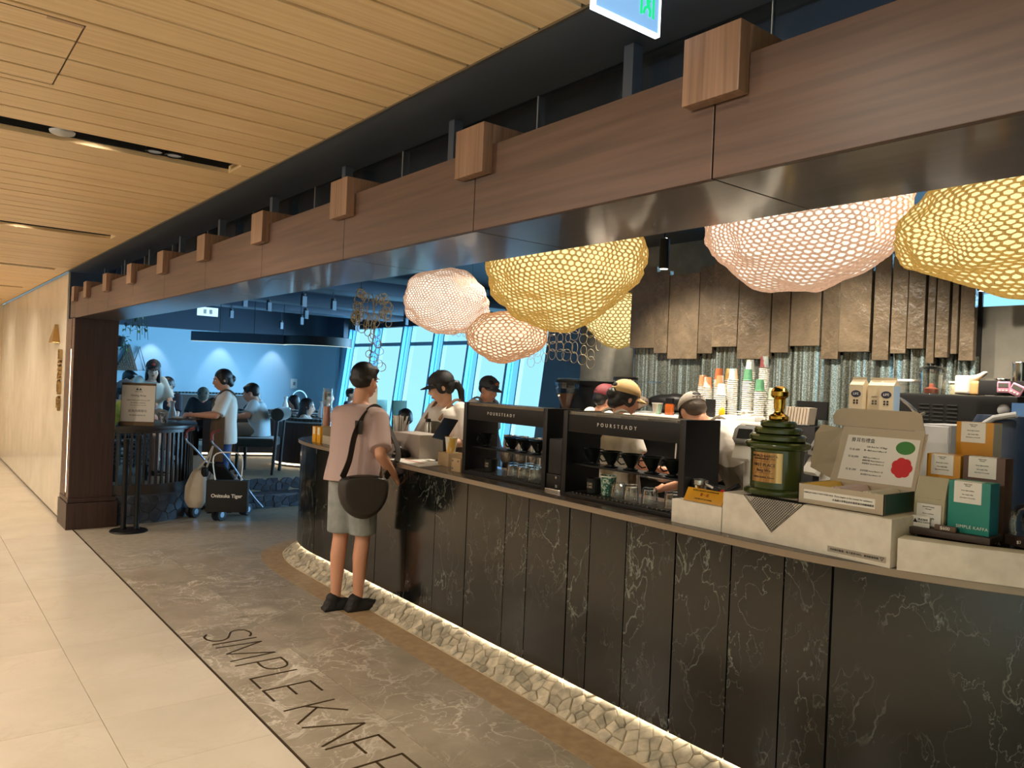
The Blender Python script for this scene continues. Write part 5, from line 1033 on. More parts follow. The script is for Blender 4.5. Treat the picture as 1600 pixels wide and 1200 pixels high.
t = thing('acrylic_box', (4.9, 2.5, 1.4), 'frosted acrylic box against the ribbed glass', 'box'); B(glassmat('frosted_acrylic', (.75, .78, .78), .1, rough=.25), 'box', t, 4.9, 5.1, 2.42, 2.56, 1.452, 1.6); B(M['charcoal'], 'stand', t, 4.88, 5.12, 2.4, 2.6, .931, 1.451)
t = thing('wall_monitor', (5.1, 3.0, 1.42), 'small black monitor behind the gold tamper', 'monitor'); B(M['black'], 'screen', t, 5.1, 5.12, 2.88, 3.12, 1.44, 1.57); B(M['black'], 'foot', t, 5.08, 5.14, 2.97, 3.03, .931, 1.44)
# ================================================================== people
def loft(mb, rings, right=(1, 0, 0), n=20, pw=2.4):
    """closed tube through elliptical rings: (centre, half width, half depth)"""
    R = Vector(right); v = []; C = [Vector(r[0]) for r in rings]
    for i, (c, a, b) in enumerate(rings):
        t = (C[min(i + 1, len(C) - 1)] - C[max(i - 1, 0)]).normalized(); f = t.cross(R).normalized() * -1; r2 = f.cross(t).normalized()
        if r2.dot(R) < 0: r2 = -r2
        for k in range(n):
            an = 2 * PI * k / n; cs, sn = math.cos(an), math.sin(an)
            v.append(C[i] + r2 * a * math.copysign(abs(cs) ** (2 / pw), cs) + f * b * math.copysign(abs(sn) ** (2 / pw), sn))
    m = len(rings); fs = [tuple(range(n - 1, -1, -1)), tuple(range((m - 1) * n, m * n))]
    for i in range(m - 1):
        for k in range(n): l = (k + 1) % n; fs.append((i * n + k, i * n + l, (i + 1) * n + l, (i + 1) * n + k))
    return mb.add(v, fs)
def limb(mb, pts, rs, n=14, round_=True):
    for (a, b), (ra, rb) in zip(zip(pts[:-1], pts[1:]), zip(rs[:-1], rs[1:])): mb.cyl(a, b, ra, rb, n)
    if round_:
        for p, r in zip(pts, rs): mb.sph(p, r, 14, 8)
    return mb
def hand(mb, wrist, elbow, palm_n, side, curl=.5, grip=1.0, sc=1.0):
    w = Vector(wrist); d = (w - Vector(elbow)).normalized(); pn = Vector(palm_n); pn = (pn - d * pn.dot(d)).normalized(); s = d.cross(pn).normalized() * side
    P = w + d * .045 * sc
    mb.sph(P, (.034 * sc, .05 * sc, .016 * sc), 12, 8, rot=Matrix((s, d, pn)).transposed().to_4x4())
    for i, L in enumerate((.068, .076, .072, .056)):
        o = P + s * (.026 - .0175 * i) * sc + d * .035 * sc; p0 = o; a = 0
        for j, seg in enumerate((.45, .32, .25)):
            a += curl * (.6 + .5 * j); p1 = p0 + (d * math.cos(a) + pn * math.sin(a)) * L * seg * sc; mb.cyl(p0, p1, .0085 * sc, .0075 * sc, 8); mb.sph(p1, .0078 * sc, 8, 6); p0 = p1
    p0 = P + s * .028 * sc - d * .012 * sc; p1 = p0 + (s * .6 + d * .6 + pn * .35).normalized() * .034 * sc; p2 = p1 + (d * .85 + pn * .5 - s * .1).normalized() * .028 * sc
    mb.cyl(p0, p1, .011 * sc, .0095 * sc, 8); mb.cyl(p1, p2, .0095 * sc, .0075 * sc, 8); mb.sph(p1, .0095 * sc, 8, 6); mb.sph(p2, .0078 * sc, 8, 6)
BASE = dict(pelvis=(0, 0, .95), waist=(0, 0, 1.06), chest=(0, 0, 1.25), neck=(0, -.005, 1.42), head=(0, .02, 1.575), shL=(-.17, 0, 1.385), shR=(.17, 0, 1.385), elL=(-.22, -.03, 1.12), elR=(.22, -.03, 1.12),
            wrL=(-.21, .08, .90), wrR=(.21, .08, .90), hipL=(-.088, 0, .92), hipR=(.088, 0, .92), knL=(-.1, .02, .50), knR=(.1, .02, .50), anL=(-.1, -.02, .085), anR=(.1, -.02, .085))
SEAT = dict(pelvis=(0, 0, .09), waist=(0, .0, .2), chest=(0, .02, .38), neck=(0, .02, .55), head=(0, .05, .70), shL=(-.165, .02, .52), shR=(.165, .02, .52), elL=(-.22, .1, .28), elR=(.22, .1, .28), wrL=(-.14, .32, .25), wrR=(.14, .32, .25),
            hipL=(-.088, .03, .07), hipR=(.088, .03, .07), knL=(-.1, .42, .06), knR=(.1, .42, .06), anL=(-.1, .40, -.36), anR=(.1, .40, -.36))
def person(loc, heading, label, base=BASE, P=None, yaw=0, pitch=0, shirt=None, sleeve=.8, hem=None, bottoms=None, blen=1.0, shoes=None, hair='short', hairm=None, cap=None, cap_back=False, skin=None, apron=None, strapm=None, glasses=False, girth=1.0, vox=.012, hands=(.5, .5), legs=True, extra=None, shirt_w=1.0, logo=None, foot=0):
    FR = Matrix.Rotation(foot, 3, 'Z')
    J = {k: Vector(v) for k, v in {**base, **(P or {})}.items()}; skin = skin or M['skin']; hairm = hairm or M['hair']
    rz = math.atan2(-heading[0], heading[1]); t = thing('person', loc, label, 'person', rz)
    g = girth; W = False
    # ---- body
    mb = MB()
    HM = Matrix.Translation(J['head']) @ Matrix.Rotation(yaw, 4, 'Z') @ Matrix.Rotation(pitch, 4, 'X')
    def hs(c, r): mb.add(*_sph(c, r), HM)
    def _sph(c, r): b = MB().sph(c, r, 18, 12); return b.v, b.f
    for c, r in (((0, -.012, .03), (.074, .094, .088)), ((0, .022, -.03), (.061, .068, .088)), ((0, .036, -.082), (.042, .044, .034)), ((0, .07, .028), (.05, .02, .02)), ((.032, .06, -.028), (.026, .022, .022)), ((-.032, .06, -.028), (.026, .022, .022)), ((0, .082, -.062), (.02, .014, .016)), ((.075, -.006, -.012), (.012, .021, .032)), ((-.075, -.006, -.012), (.012, .021, .032))): hs(c, r)
    b = MB().cyl((0, .085, .018), (0, .108, -.026), .007, .015, 10).sph((0, .102, -.028), (.015, .014, .011), 10, 6); mb.add(b.v, b.f, HM)
    nb_ = HM @ Vector((0, -.02, -.06)); mb.cyl(J['neck'] - Vector((0, 0, .03)), nb_, .056 * g, .052, 16)
    R = (J['shR'] - J['shL']).normalized()
    loft(mb, [(J['pelvis'] + (J['pelvis'] - J['waist']) * .6, .12 * g, .085 * g), (J['pelvis'], .155 * g, .105 * g), (J['waist'], .128 * g, .09 * g), (J['chest'], .150 * g, .10 * g), (J['chest'].lerp(J['neck'], .62), .145 * g, .088 * g), (J['neck'], .065, .055)], R)
    for s, q in (('L', -1), ('R', 1)):
        limb(mb, [J['sh' + s] - R * q * .01, J['sh' + s].lerp(J['el' + s], .45), J['el' + s], J['el' + s].lerp(J['wr' + s], .35), J['wr' + s]], [.048 * g, .045 * g, .037 * g, .037 * g, .026])
        if legs:
            hp, kn, an = J['hip' + s], J['kn' + s], J['an' + s]; back = Vector((0, -.012, 0))
            limb(mb, [hp, hp.lerp(kn, .4), kn, kn.lerp(an, .3) + back, an], [.088 * g, .078 * g, .053 * g, .054 * g, .034])
            limb(mb, [an + FR @ Vector((0, -.03, -.045)), an + FR @ Vector((0, .09, -.055)), an + FR @ Vector((0, .14, -.06))], [.032, .03, .02])
        pn = R * -q
        if hands[q > 0] is not None: hand(mb, J['wr' + s], J['el' + s], pn + Vector((0, 0, -.8)), q, hands[q > 0])
    blob('body', mb, skin, t, vox, 3)
    # ---- face
    for q in (-1, 1):
        b = MB().add(*_sph((.03 * q, .082, .006), (.0125, .007, .006))); o = b.build('eye', M['white'], t, world=False); o.matrix_local = HM
        b = MB().add(*_sph((.03 * q, .0865, .006), (.0062, .004, .0062))); b.build('iris', M['ink'], o, world=False)
        b = MB().tube([(.014 * q, .092, .024), (.03 * q, .091, .029), (.047 * q, .082, .023)], .0032, 6); o = b.build('eyebrow', hairm, t, world=False); o.matrix_local = HM
    b = MB().add(*_sph((0, .092, -.062), (.021, .007, .0065))); o = b.build('mouth', M['lip'], t, world=False); o.matrix_local = HM
    if glasses:
        b = MB()
        for q in (-1, 1):
            b.tube([(.031 * q + math.cos(a) * .021, .101 - .006 * abs(math.cos(a)), .004 + math.sin(a) * .018) for a in [2 * PI * k / 16 for k in range(16)]], .0016, 5, closed=True); b.tube([(.052 * q, .095, .008), (.078 * q, .0, .004)], .0016, 5)
        b.tube([(-.01, .103, .008), (.01, .103, .008)], .0016, 5); o = b.build('glasses', M['charcoal'], t, world=False); o.matrix_local = HM
    # ---- hair
    mb = MB(); hb = []
    if hair in ('short', 'bowl'): hb = [((0, -.022, .04), (.083, .102, .09)), ((0, -.05, -.005), (.074, .062, .06)), ((.032, .03, .078), (.04, .045, .03)), ((-.032, .03, .078), (.04, .045, .03))]
    if hair == 'bowl': hb += [((0, -.035, .0), (.086, .085, .06))]
    if hair in ('long', 'pony', 'bun', 'tail'): hb = [((0, -.02, .038), (.083, .1, .09)), ((0, -.055, -.01), (.076, .058, .07)), ((.066, .0, .0), (.018, .045, .06)), ((-.066, .0, .0), (.018, .045, .06))]
    if hair == 'long': hb += [((0, -.07, -.11), (.085, .05, .14)), ((.07, -.02, -.1), (.026, .045, .12)), ((-.07, -.02, -.1), (.026, .045, .12)), ((0, -.085, -.22), (.075, .035, .1))]
    if hair == 'bun': hb += [((0, -.115, -.005), (.042, .036, .042)), ((0, -.08, -.06), (.05, .04, .04))]
    for c, r in hb: b = MB().sph(c, r, 18, 12); mb.add(b.v, b.f, HM)
    if hair in ('pony', 'tail'): b = MB().tube([(0, -.09, .01), (0, -.13, -.01), (0, -.145, -.08), (0, -.125, -.17), (0, -.12, -.22)], [.022, .028, .03, .022, .008], 10); mb.add(b.v, b.f, HM)
    if mb.v: blob('hair', mb, hairm, t, max(.008, vox * .8), 2)
    if cap is not None:
        m2 = MB(); b = MB().sph((0, -.014, .04), (.089, .109, .092), 24, 16); m2.add(b.v, b.f)
        o = blob('cap', m2, cap, t, .007, 2, cut=[(Vector((0, 0, .032)), Vector((0, .12, -1)).normalized())]); o.matrix_local = HM
        b = MB(); v = []; K = 12; sg = 1
        for k in range(K + 1):
            u = -1 + 2 * k / K; x = .078 * u; y0 = -.014 + .109 * math.sqrt(max(0, 1 - (u * .82) ** 2)) - .008; y1 = y0 + .075 * (1 - abs(u) ** 3); z = .042 - .018 * u * u
            v += [(x, y0, z), (x, y1, z - .012), (x, y1, z - .018), (x, y0, z - .006)]
        fs = [(0, 1, 2, 3), tuple(4 * K + q for q in (3, 2, 1, 0))] + [(4 * k + q, 4 * k + 4 + q, 4 * k + 4 + (q + 1) % 4, 4 * k + (q + 1) % 4) for k in range(K) for q in range(4)]
        b.add(v, fs); o2 = b.build('brim', cap, o, world=False)
        b = MB().sph((0, -.016, .132), (.008, .008, .005), 10, 6); o3 = b.build('button', cap, o, world=False)
        if logo: b = MB().add(*_sph((0, .086, .082), (.024, .012, .016))); o3 = b.build('badge', logo, o, world=False)
        if cap_back:
            b = MB().add(*_sph((0, -.112, .058), (.03, .012, .02))); o3 = b.build('opening', M['ink'], o, world=False)
            b = MB().tube([(-.034, -.112, .04), (0, -.123, .04), (.034, -.112, .04)], .006, 6); o3 = b.build('strap', cap, o, world=False)
    # ---- clothes
    if shirt is not None:
        mb = MB(); e = 1.12 * g * shirt_w; hemp = J['pelvis'] + (J['pelvis'] - J['waist']).normalized() * (hem if hem is not None else .06)
        loft(mb, [(hemp, .165 * e, .118 * e), (J['pelvis'], .160 * e, .112 * e), (J['waist'], .148 * e, .105 * e), (J['chest'], .158 * e, .108 * e), (J['chest'].lerp(J['neck'], .6), .150 * e, .098 * e), (J['chest'].lerp(J['neck'], .86), .115 * e, .084 * e), (J['neck'] - Vector((0, 0, .005)), .078, .07)], R, n=24)
        for s, q in (('L', -1), ('R', 1)):
            sh, el, wr = J['sh' + s], J['el' + s], J['wr' + s]; mb.sph(sh - R * q * .022 - Vector((0, 0, .004)), .064 * g, 14, 10)
            if sleeve <= 1: mb.cyl(sh - R * q * .015, sh.lerp(el, sleeve), .060 * g * shirt_w, .067 * g * shirt_w, 18)
            else:
                mb.cyl(sh, el, .066 * g, .052 * g, 16); mb.sph(el, .053 * g, 12, 8); mb.cyl(el, el.lerp(wr, sleeve - 1), .052 * g, .045 * g, 16)
        blob('shirt', mb, shirt, t, vox, 2)
    if bottoms is not None and legs:
        mb = MB(); loft(mb, [(J['pelvis'] + (J['pelvis'] - J['waist']) * .8, .13 * g, .10 * g), (J['pelvis'] + (J['pelvis'] - J['waist']) * .3, .168 * g, .118 * g), (J['pelvis'].lerp(J['waist'], .7), .148 * g, .106 * g)], R)
        for s in 'LR':
            hp, kn, an = J['hip' + s], J['kn' + s], J['an' + s]; mb.sph(hp, .102 * g, 14, 10)
            if blen <= 1: mb.cyl(hp, hp.lerp(kn, blen), .102 * g, .094 * g, 18)
            else: mb.cyl(hp, kn, .1 * g, .072 * g, 18); mb.sph(kn, .073 * g, 12, 8); mb.cyl(kn, kn.lerp(an, blen - 1), .072 * g, .06 * g, 18)
        blob('bottoms', mb, bottoms, t, vox, 2)
    if legs:
        for s in 'LR':
            an = J['an' + s]; mb = MB()
            for c, r in (((0, -.03, -.045), (.046, .056, .042)), ((0, .05, -.048), (.047, .085, .038)), ((0, .12, -.056), (.045, .058, .03)), ((0, -.018, -.005), (.045, .052, .04))): mb.sph(an + FR @ Vector(c), r, 14, 8, rot=FR.to_4x4())
            mb.box((0, 0, 0), (.088, .27, .022), mtx=Matrix.Translation(an + FR @ Vector((0, .045, -.074))) @ FR.to_4x4()); o = blob('shoe', mb, shoes or M['black'], t, .009, 2)
    if apron is not None:
        mb = MB(); e = 1.24 * g * max(1, shirt_w)
        loft(mb, [(J['pelvis'] + (J['pelvis'] - J['waist']).normalized() * .34, .19 * e, .13 * e), (J['pelvis'], .166 * e, .118 * e), (J['waist'], .150 * e, .109 * e), (J['chest'], .120 * e, .108 * e), (J['chest'].lerp(J['neck'], .35), .098 * e, .098 * e)], R, n=24)
        fw = Vector((0, 1, 0)); o = blob('apron', mb, apron, t, vox, 2, cut=[(J['waist'] + fw * .01, -fw)])
        for s, q in (('L', -1), ('R', 1)):
            a = J['chest'].lerp(J['neck'], .33) + R * q * .085 + fw * .125 * g * max(1, shirt_w); b = J['sh' + s] - R * q * .075 + Vector((0, .02, .068)); c = b + fw * -.11 - Vector((0, 0, .05)); d = J['waist'] - R * q * .05 - fw * .12 * g
            MB().tube(smooth_path([a, b, c, J['chest'] - fw * .13 * g + R * q * .02, d], 5), .011, 6).build('apron_strap', strapm or apron, t, world=False)
    if extra: extra(t, J, HM)
    return t
mauve = mat('mauve_tee', srgb(178, 154, 150), .8, bump=.2, bscale=30); denim_g = mat('grey_denim', srgb(150, 152, 150), .85, col2=srgb(128, 132, 132), nscale=4, bump=.2, bscale=40)
bagm = mat('dark_nylon', srgb(48, 42, 36), .55, bump=.4, bscale=14); shoe_k = mat('black_knit', srgb(26, 24, 24), .7, bump=.4, bscale=80)
white_t = mat('white_tee', srgb(222, 214, 204), .8, bump=.3, bscale=18); olive_a = mat('olive_apron', srgb(98, 90, 78), .75, bump=.2, bscale=25); leath = mat('tan_leather', srgb(120, 84, 54), .5)
capk = mat('black_cap', srgb(34, 33, 36), .7); capt = mat('tan_cap', srgb(190, 158, 108), .8); capg = mat('grey_cap', srgb(156, 148, 138), .8); capm = mat('maroon_cap', srgb(104, 24, 34), .7); jeans = mat('blue_jeans', srgb(54, 74, 120), .8, col2=srgb(40, 56, 96), nscale=6)
def shoulder_bag(t, J, HM):
    bg_ = thing('messenger_bag', t.location, 'big dark brown crescent shoulder bag on the customer hip', 'bag', t.rotation_euler.z)
    # the bag hangs at the right hip
    c = Vector((.19, -.17, .875)); mb = MB(); v = []; RZ = Matrix.Rotation(-.75, 3, 'Z')
    for x, k in ((-.06, .86), (-.03, 1.0), (.03, 1.0), (.065, .86)):
        for i in range(24):
            a = 2 * PI * i / 24; yy = math.cos(a) * .165 * k; zz = math.sin(a) * .2 * k
            if zz > .06: zz = .06 + (zz - .06) * .2
            v.append(c + RZ @ Vector((x, yy, zz)))
    fs = [tuple(range(23, -1, -1)), tuple(range(72, 96))] + [(r * 24 + i, r * 24 + (i + 1) % 24, r * 24 + 24 + (i + 1) % 24, r * 24 + 24 + i) for r in range(3) for i in range(24)]
    mb.add(v, fs); blob('pouch', mb, bagm, bg_, .010, 4)
    sr = J['shR']; st = mat('strap_webbing', srgb(40, 32, 28), .7)
    def strap(pts, w=.028, name='strap'):
        pts = smooth_path(pts, 6); v = []; n = len(pts)
        for i, p in enumerate(pts):
            p = Vector(p); q = Vector(pts[min(i + 1, n - 1)]) - Vector(pts[max(i - 1, 0)]); side = Vector((0, 1, 0)) if abs(q.y) < abs(q.z) + abs(q.x) else Vector((0, 0, 1)); side = (side - q.normalized() * side.dot(q.normalized())).normalized() * w; nn = q.cross(side).normalized() * .0025
            v += [p + side + nn, p - side + nn, p - side - nn, p + side - nn]
        fs = [(0, 1, 2, 3), tuple(4 * n - 4 + k for k in (3, 2, 1, 0))] + [(4 * i + k, 4 * i + 4 + k, 4 * i + 4 + (k + 1) % 4, 4 * i + (k + 1) % 4) for i in range(n - 1) for k in range(4)]
        MB().add(v, fs).build(name, st, bg_, world=False)
    e0 = c + RZ @ Vector((0, -.145, .07)); e1 = c + RZ @ Vector((0, .145, .07))
    strap([e0, (.09, -.2, 1.05), (.09, -.145, 1.22), (.105, -.075, 1.33), (.12, -.01, 1.385), (.125, .05, 1.396), (.135, .115, 1.36), (.165, .17, 1.26), (.27, .13, 1.08), e1], w=.03)
    MB().box((.1, -.118, 1.27), (.05, .012, .09), .1).build('strap_knot', st, bg_, world=False)
    MB().tube([c + RZ @ Vector((.05, q, .08)) for q in (-.11, 0, .11)], .004, 6).build('zip', M['charcoal'], bg_, world=False)
person((2.47, 4.84, 0), (.86, .5), 'customer with black hair in a mauve tee and grey shorts, ordering at the bar', P=dict(head=(.01, .085, 1.585), neck=(0, .05, 1.425), chest=(0, .04, 1.25), shL=(-.175, .04, 1.345), shR=(.175, .04, 1.345), elR=(.27, -.11, 1.10), wrR=(.29, .06, .94), elL=(-.2, .17, 1.12), wrL=(-.08, .40, 1.14), waist=(0, .015, 1.06), anR=(.055, .03, .085), anL=(-.085, -.03, .085), knR=(.075, .03, .5), knL=(-.085, -.0, .5), hipL=(-.08, 0, .92), hipR=(.08, 0, .92)), foot=-.6,
       yaw=-.25, pitch=-.15, shirt=mauve, sleeve=.88, hem=.07, bottoms=denim_g, blen=.92, shoes=shoe_k, hair='bowl', vox=.009, extra=shoulder_bag, shirt_w=1.13, hands=(.35, .6))
person((3.47, 5.20, 0), (-.97, -.12), 'barista in a black cap and glasses with an olive apron, at the till', P=dict(head=(0, .09, 1.555), neck=(0, .04, 1.41), chest=(0, .02, 1.24), elR=(.23, .10, 1.12), wrR=(.02, .27, 1.155), elL=(-.24, .02, 1.13), wrL=(-.20, .34, 1.11)), pitch=-.35, yaw=-.6, shirt=white_t, sleeve=1.0, hem=.02, bottoms=M['black'], blen=1.95, apron=olive_a, strapm=leath, hair='pony', cap=capk, glasses=True, skin=M['skin2'], vox=.010, shirt_w=1.1, hands=(.5, .75))
person((4.42, 6.02, 0), (.25, -.97), 'barista in a grey cap with an orange badge, by the windows', P=dict(head=(0, .06, 1.535)), pitch=-.3, yaw=-.1, shirt=white_t, sleeve=.9, bottoms=M['black'], blen=1.95, apron=mat('grey_apron', srgb(110, 112, 112), .8), hair='short', cap=mat('slate_cap', srgb(70, 72, 76), .7), logo=mat('orange_badge', srgb(196, 110, 70), .6), vox=.012)
person((3.84, 3.70, 0), (.95, -.31), 'barista in a tan cap with dark tied hair, back to the bar', P=dict(head=(0, .07, 1.535), neck=(0, .04, 1.39), elR=(.25, .06, 1.10), wrR=(.15, .3, 1.06), elL=(-.24, .06, 1.1), wrL=(-.12, .3, 1.06)), pitch=-.35, shirt=white_t, sleeve=.75, bottoms=M['black'], blen=1.95, apron=olive_a, strapm=olive_a, hair='bun', cap=capt, cap_back=True, vox=.012, skin=M['skin'], shirt_w=1.1)
person((4.24, 2.90, 0), (-.5, .87), 'barista in a backwards-strapped grey cap bending over the work counter', P=dict(pelvis=(0, -.06, .96), waist=(0, .0, 1.10), chest=(0, .11, 1.27), neck=(0, .25, 1.40), head=(0, .37, 1.47), shL=(-.18, .19, 1.38), shR=(.18, .19, 1.38), elL=(-.22, .30, 1.05), elR=(.24, .22, 1.04), wrL=(-.12, .5, .98), wrR=(.14, .44, .98), hipL=(-.09, -.06, .9), hipR=(.09, -.06, .9)), pitch=-.75, yaw=-.95, shirt=white_t, sleeve=1.0, bottoms=M['black'], blen=1.95, apron=olive_a, strapm=olive_a, hair='short', hairm=M['hair2'], cap=capg, cap_back=True, vox=.012, shirt_w=1.2)
person((4.33, 4.36, 0), (.9, -.3), 'barista in a maroon cap mostly hidden behind the tan cap', P=dict(head=(0, .06, 1.50), neck=(0, .03, 1.36)), pitch=-.4, shirt=white_t, sleeve=.8, bottoms=M['black'], blen=1.95, hair='short', cap=capm, vox=.015)
# ---- diners
def radio(t, J, HM): MB().box(J['waist'] + Vector((.155, -.03, -.02)), (.03, .05, .11)).build('belt_pouch', M['black'], t, world=False)
person((2.93, 8.97, 0), (-.85, .25), 'waitress in a white tee, brown apron and jeans serving the bar table', P=dict(head=(0, .045, 1.50), neck=(0, .0, 1.355), chest=(0, 0, 1.2), waist=(0, 0, 1.02), pelvis=(0, 0, .92), shL=(-.16, 0, 1.32), shR=(.16, 0, 1.32), elL=(-.22, .1, 1.10), elR=(.22, .08, 1.10), wrL=(-.14, .33, 1.10), wrR=(.14, .32, 1.08)), pitch=-.2, yaw=.15, shirt=white_t, sleeve=.9, hem=.14, bottoms=jeans, blen=1.97, apron=mat('umber_apron', srgb(96, 80, 62), .8), hair='bun', shoes=M['black'], vox=.012, shirt_w=1.12, extra=radio, girth=.97)
cream_t = mat('cream_knit', srgb(196, 200, 190), .8); navy_t = mat('navy_tee', srgb(34, 38, 54), .8); yel_t = mat('yellow_tee', srgb(220, 172, 48), .8); lb_t = mat('pale_blue_tee', srgb(196, 214, 224), .8); dark_t = mat('black_top', srgb(30, 30, 34), .8); khaki = mat('khaki_shorts', srgb(120, 116, 104), .8); wsn = mat('white_sneaker', srgb(210, 210, 210), .5)
person((2.50, 10.62, .92), (.15, -1), 'woman in a dark cap and glasses with long hair behind the sign board', base=SEAT, P=dict(head=(0, .1, .66), neck=(0, .05, .52)), pitch=-.2, yaw=-.4, shirt=cream_t, sleeve=.95, bottoms=khaki, blen=.6, shoes=wsn, hair='long', cap=capk, logo=mat('red_badge', srgb(190, 60, 50), .6), glasses=True, vox=.014, skin=M['skin2'])
person((2.06, 10.08, .72), (.9, -.3), 'child in a grey cap and yellow tee beside the column', base=SEAT, P=dict(head=(0, .06, .60), neck=(0, .02, .47), shL=(-.13, .02, .44), shR=(.13, .02, .44)), pitch=-.1, yaw=-.2, shirt=yel_t, sleeve=.8, bottoms=M['black'], blen=.8, hair='short', cap=mat('ash_cap', srgb(92, 90, 92), .8), vox=.014, girth=.82)
person((2.53, 12.0, .80), (.4, -1), 'dark-haired diner half hidden behind the capped woman', base=SEAT, P=dict(head=(0, .06, .62)), pitch=-.3, yaw=.4, shirt=dark_t, bottoms=M['black'], blen=1.9, hair='short', vox=.016)
person((2.88, 11.05, .70), (-.9, -.45), 'dark-haired diner in a navy tee sitting across the bar table', base=SEAT, P=dict(head=(0, .08, .66)), pitch=-.35, yaw=.1, shirt=navy_t, bottoms=M['black'], blen=1.9, hair='bowl', vox=.014, skin=M['skin2'])
person((3.66, 9.86, .77), (-.8, .5), 'diner in a pale blue tee seated on the green chair behind the waitress', base=SEAT, P=dict(head=(0, .12, .56), neck=(0, .06, .44), shL=(-.17, .05, .42), shR=(.17, .05, .42), chest=(0, .03, .3)), pitch=-.3, shirt=lb_t, hem=.08, bottoms=khaki, blen=.9, hair='short', vox=.014, girth=1.1)
person((3.70, 12.4, .60), (-.3, -1), 'diner in a round brimmed hat beyond the waitress tray', base=SEAT, P=dict(head=(0, .08, .60)), pitch=-.6, shirt=dark_t, bottoms=M['black'], blen=1.9, hair='short', cap=mat('drab_hat', srgb(92, 88, 78), .8), vox=.018)
person((4.87, 13.3, .46), (-.8, -.6), 'woman with long dark hair in the far booth beside the waitress', base=SEAT, pitch=-.1, shirt=dark_t, bottoms=M['black'], blen=1.9, hair='long', vox=.016, skin=M['skin2'])
person((5.45, 12.95, .40), (-.9, .4), 'woman with shoulder-length hair leaning forward in the far booth', base=SEAT, pitch=-.3, yaw=.2, shirt=cream_t, bottoms=M['black'], blen=1.9, hair='long', vox=.018, skin=M['skin2'])
person((4.50, 10.42, .58), (.85, -.5), 'woman with long black hair sitting in the rounded booth', base=SEAT, P=dict(head=(0, .05, .56), neck=(0, .02, .42), shL=(-.15, .02, .4), shR=(.15, .02, .4), chest=(0, .02, .3)), pitch=-.1, shirt=white_t, bottoms=M['black'], blen=1.9, hair='long', vox=.014, skin=M['skin2'])
person((6.8, 14.65, .44), (.7, -.6), 'dark-haired diner beyond the tall clear cylinder', base=SEAT, shirt=dark_t, bottoms=M['black'], blen=1.9, hair='short', vox=.02)
person((6.85, 13.75, .54), (.6, -.7), 'dark-haired diner just behind the customer head, near the windows', base=SEAT, shirt=navy_t, bottoms=M['black'], blen=1.9, hair='short', vox=.02)
person((4.5, 7.6, .42), (.3, 1), 'dark-haired diner with back turned behind the straw holder', base=SEAT, P=dict(head=(0, .05, .72)), shirt=dark_t, bottoms=M['black'], blen=1.9, hair='bowl', vox=.016)
# ================================================================== dining area
bp = [p[:2] for p in smooth_path([(1.72, 8.60, 0), (1.95, 8.555, 0), (2.2, 8.58, 0), (2.45, 8.73, 0), (2.60, 8.99, 0), (2.66, 9.25, 0), (2.68, 9.55, 0)], 6)]
bt = thing('bar_table', (2.2, 8.9, 0), 'curved dark bar table with slatted front on a stone base near the column', 'table')
dkw = mat('dark_bar_wood', srgb(46, 38, 36), .35)
MB().ribbon(bp, -.03, .62, .965, 1.0).build('table_top', dkw, bt, bevel=.004)
MB().ribbon(bp, -.005, .035, .30, .40).build('lower_rail', dkw, bt); MB().ribbon(bp, -.005, .035, .93, .964).build('upper_rail', dkw, bt)
MB().ribbon(bp, .012, .06, .0, .30).build('base', M['darkmortar'], bt)
cb = [0]
for a, b in zip(bp[:-1], bp[1:]): cb.append(cb[-1] + math.dist(a, b))
def bt_at(s):
    i = max(k for k in range(len(bp) - 1) if cb[k] <= s + 1e-9); t_ = (s - cb[i]) / (cb[i + 1] - cb[i]); a, b = bp[i], bp[i + 1]; l = math.dist(a, b)
    return a[0] + (b[0] - a[0]) * t_, a[1] + (b[1] - a[1]) * t_, math.atan2(b[1] - a[1], b[0] - a[0]), ((b[1] - a[1]) / l, -(b[0] - a[0]) / l)
bme = MB().box((0, 0, 0), (.022, .03, .53)).mesh('baluster', bevel=.002, seg=1, smooth=0); bme.materials.append(dkw)
k = .03
while k < cb[-1] - .02:
    x, y, a, nn = bt_at(k); o = link('baluster', bme, bt, world=False); o.location = Vector((x - nn[0] * .015, y - nn[1] * .015, .665)) - bt.location; o.rotation_euler.z = a; k += .062
for poly in voronoi(cb[-1] - .05, .28, 14, 3):
    def fn(s, t_, h):
        x, y, a, nn = bt_at(min(max(s, 0), cb[-1] - .06)); return (x + nn[0] * (h - .012), y + nn[1] * (h - .012), .004 + t_)
    stone_mesh(poly, fn, .003, .012).build('stone', M['darkstone'], bt, smooth=0)
# board sign on the bar table
sg = thing('sign_board', (1.94, 8.69, 1.0), 'white dining area notice on a bronze holder standing on the bar table', 'sign')
sx0, sy0, sx1, sy1 = 1.79, 8.76, 2.09, 8.62; rd = Vector((sx1 - sx0, sy1 - sy0, 0)).normalized(); cn = Vector((rd.y, -rd.x, 0)); upv = (Vector((0, 0, 1)) - cn * .12).normalized() if False else Vector((0, 0, 1)) + cn * -.10
def sgb(name, m, u0, u1, w0, w1, d0, d1):
    o = Vector((sx0, sy0, 1.001)); v = [o + rd * u + upv * w + cn * d for d in (d0, d1) for (u, w) in ((u0, w0), (u1, w0), (u1, w1), (u0, w1))]
    return MB().add(v, [(3, 2, 1, 0), (4, 5, 6, 7), (0, 1, 5, 4), (1, 2, 6, 5), (2, 3, 7, 6), (3, 0, 4, 7)]).build(name, m, sg, smooth=0)
brz2 = mat('bronze_holder', srgb(84, 64, 38), .4, metal=.5)
sgb('back_plate', brz2, 0, .33, 0, .44, -.006, .004); sgb('paper', M['white'], .004, .326, .04, .415, .0045, .006); sgb('holder', brz2, -.004, .334, 0, .035, .0045, .02)
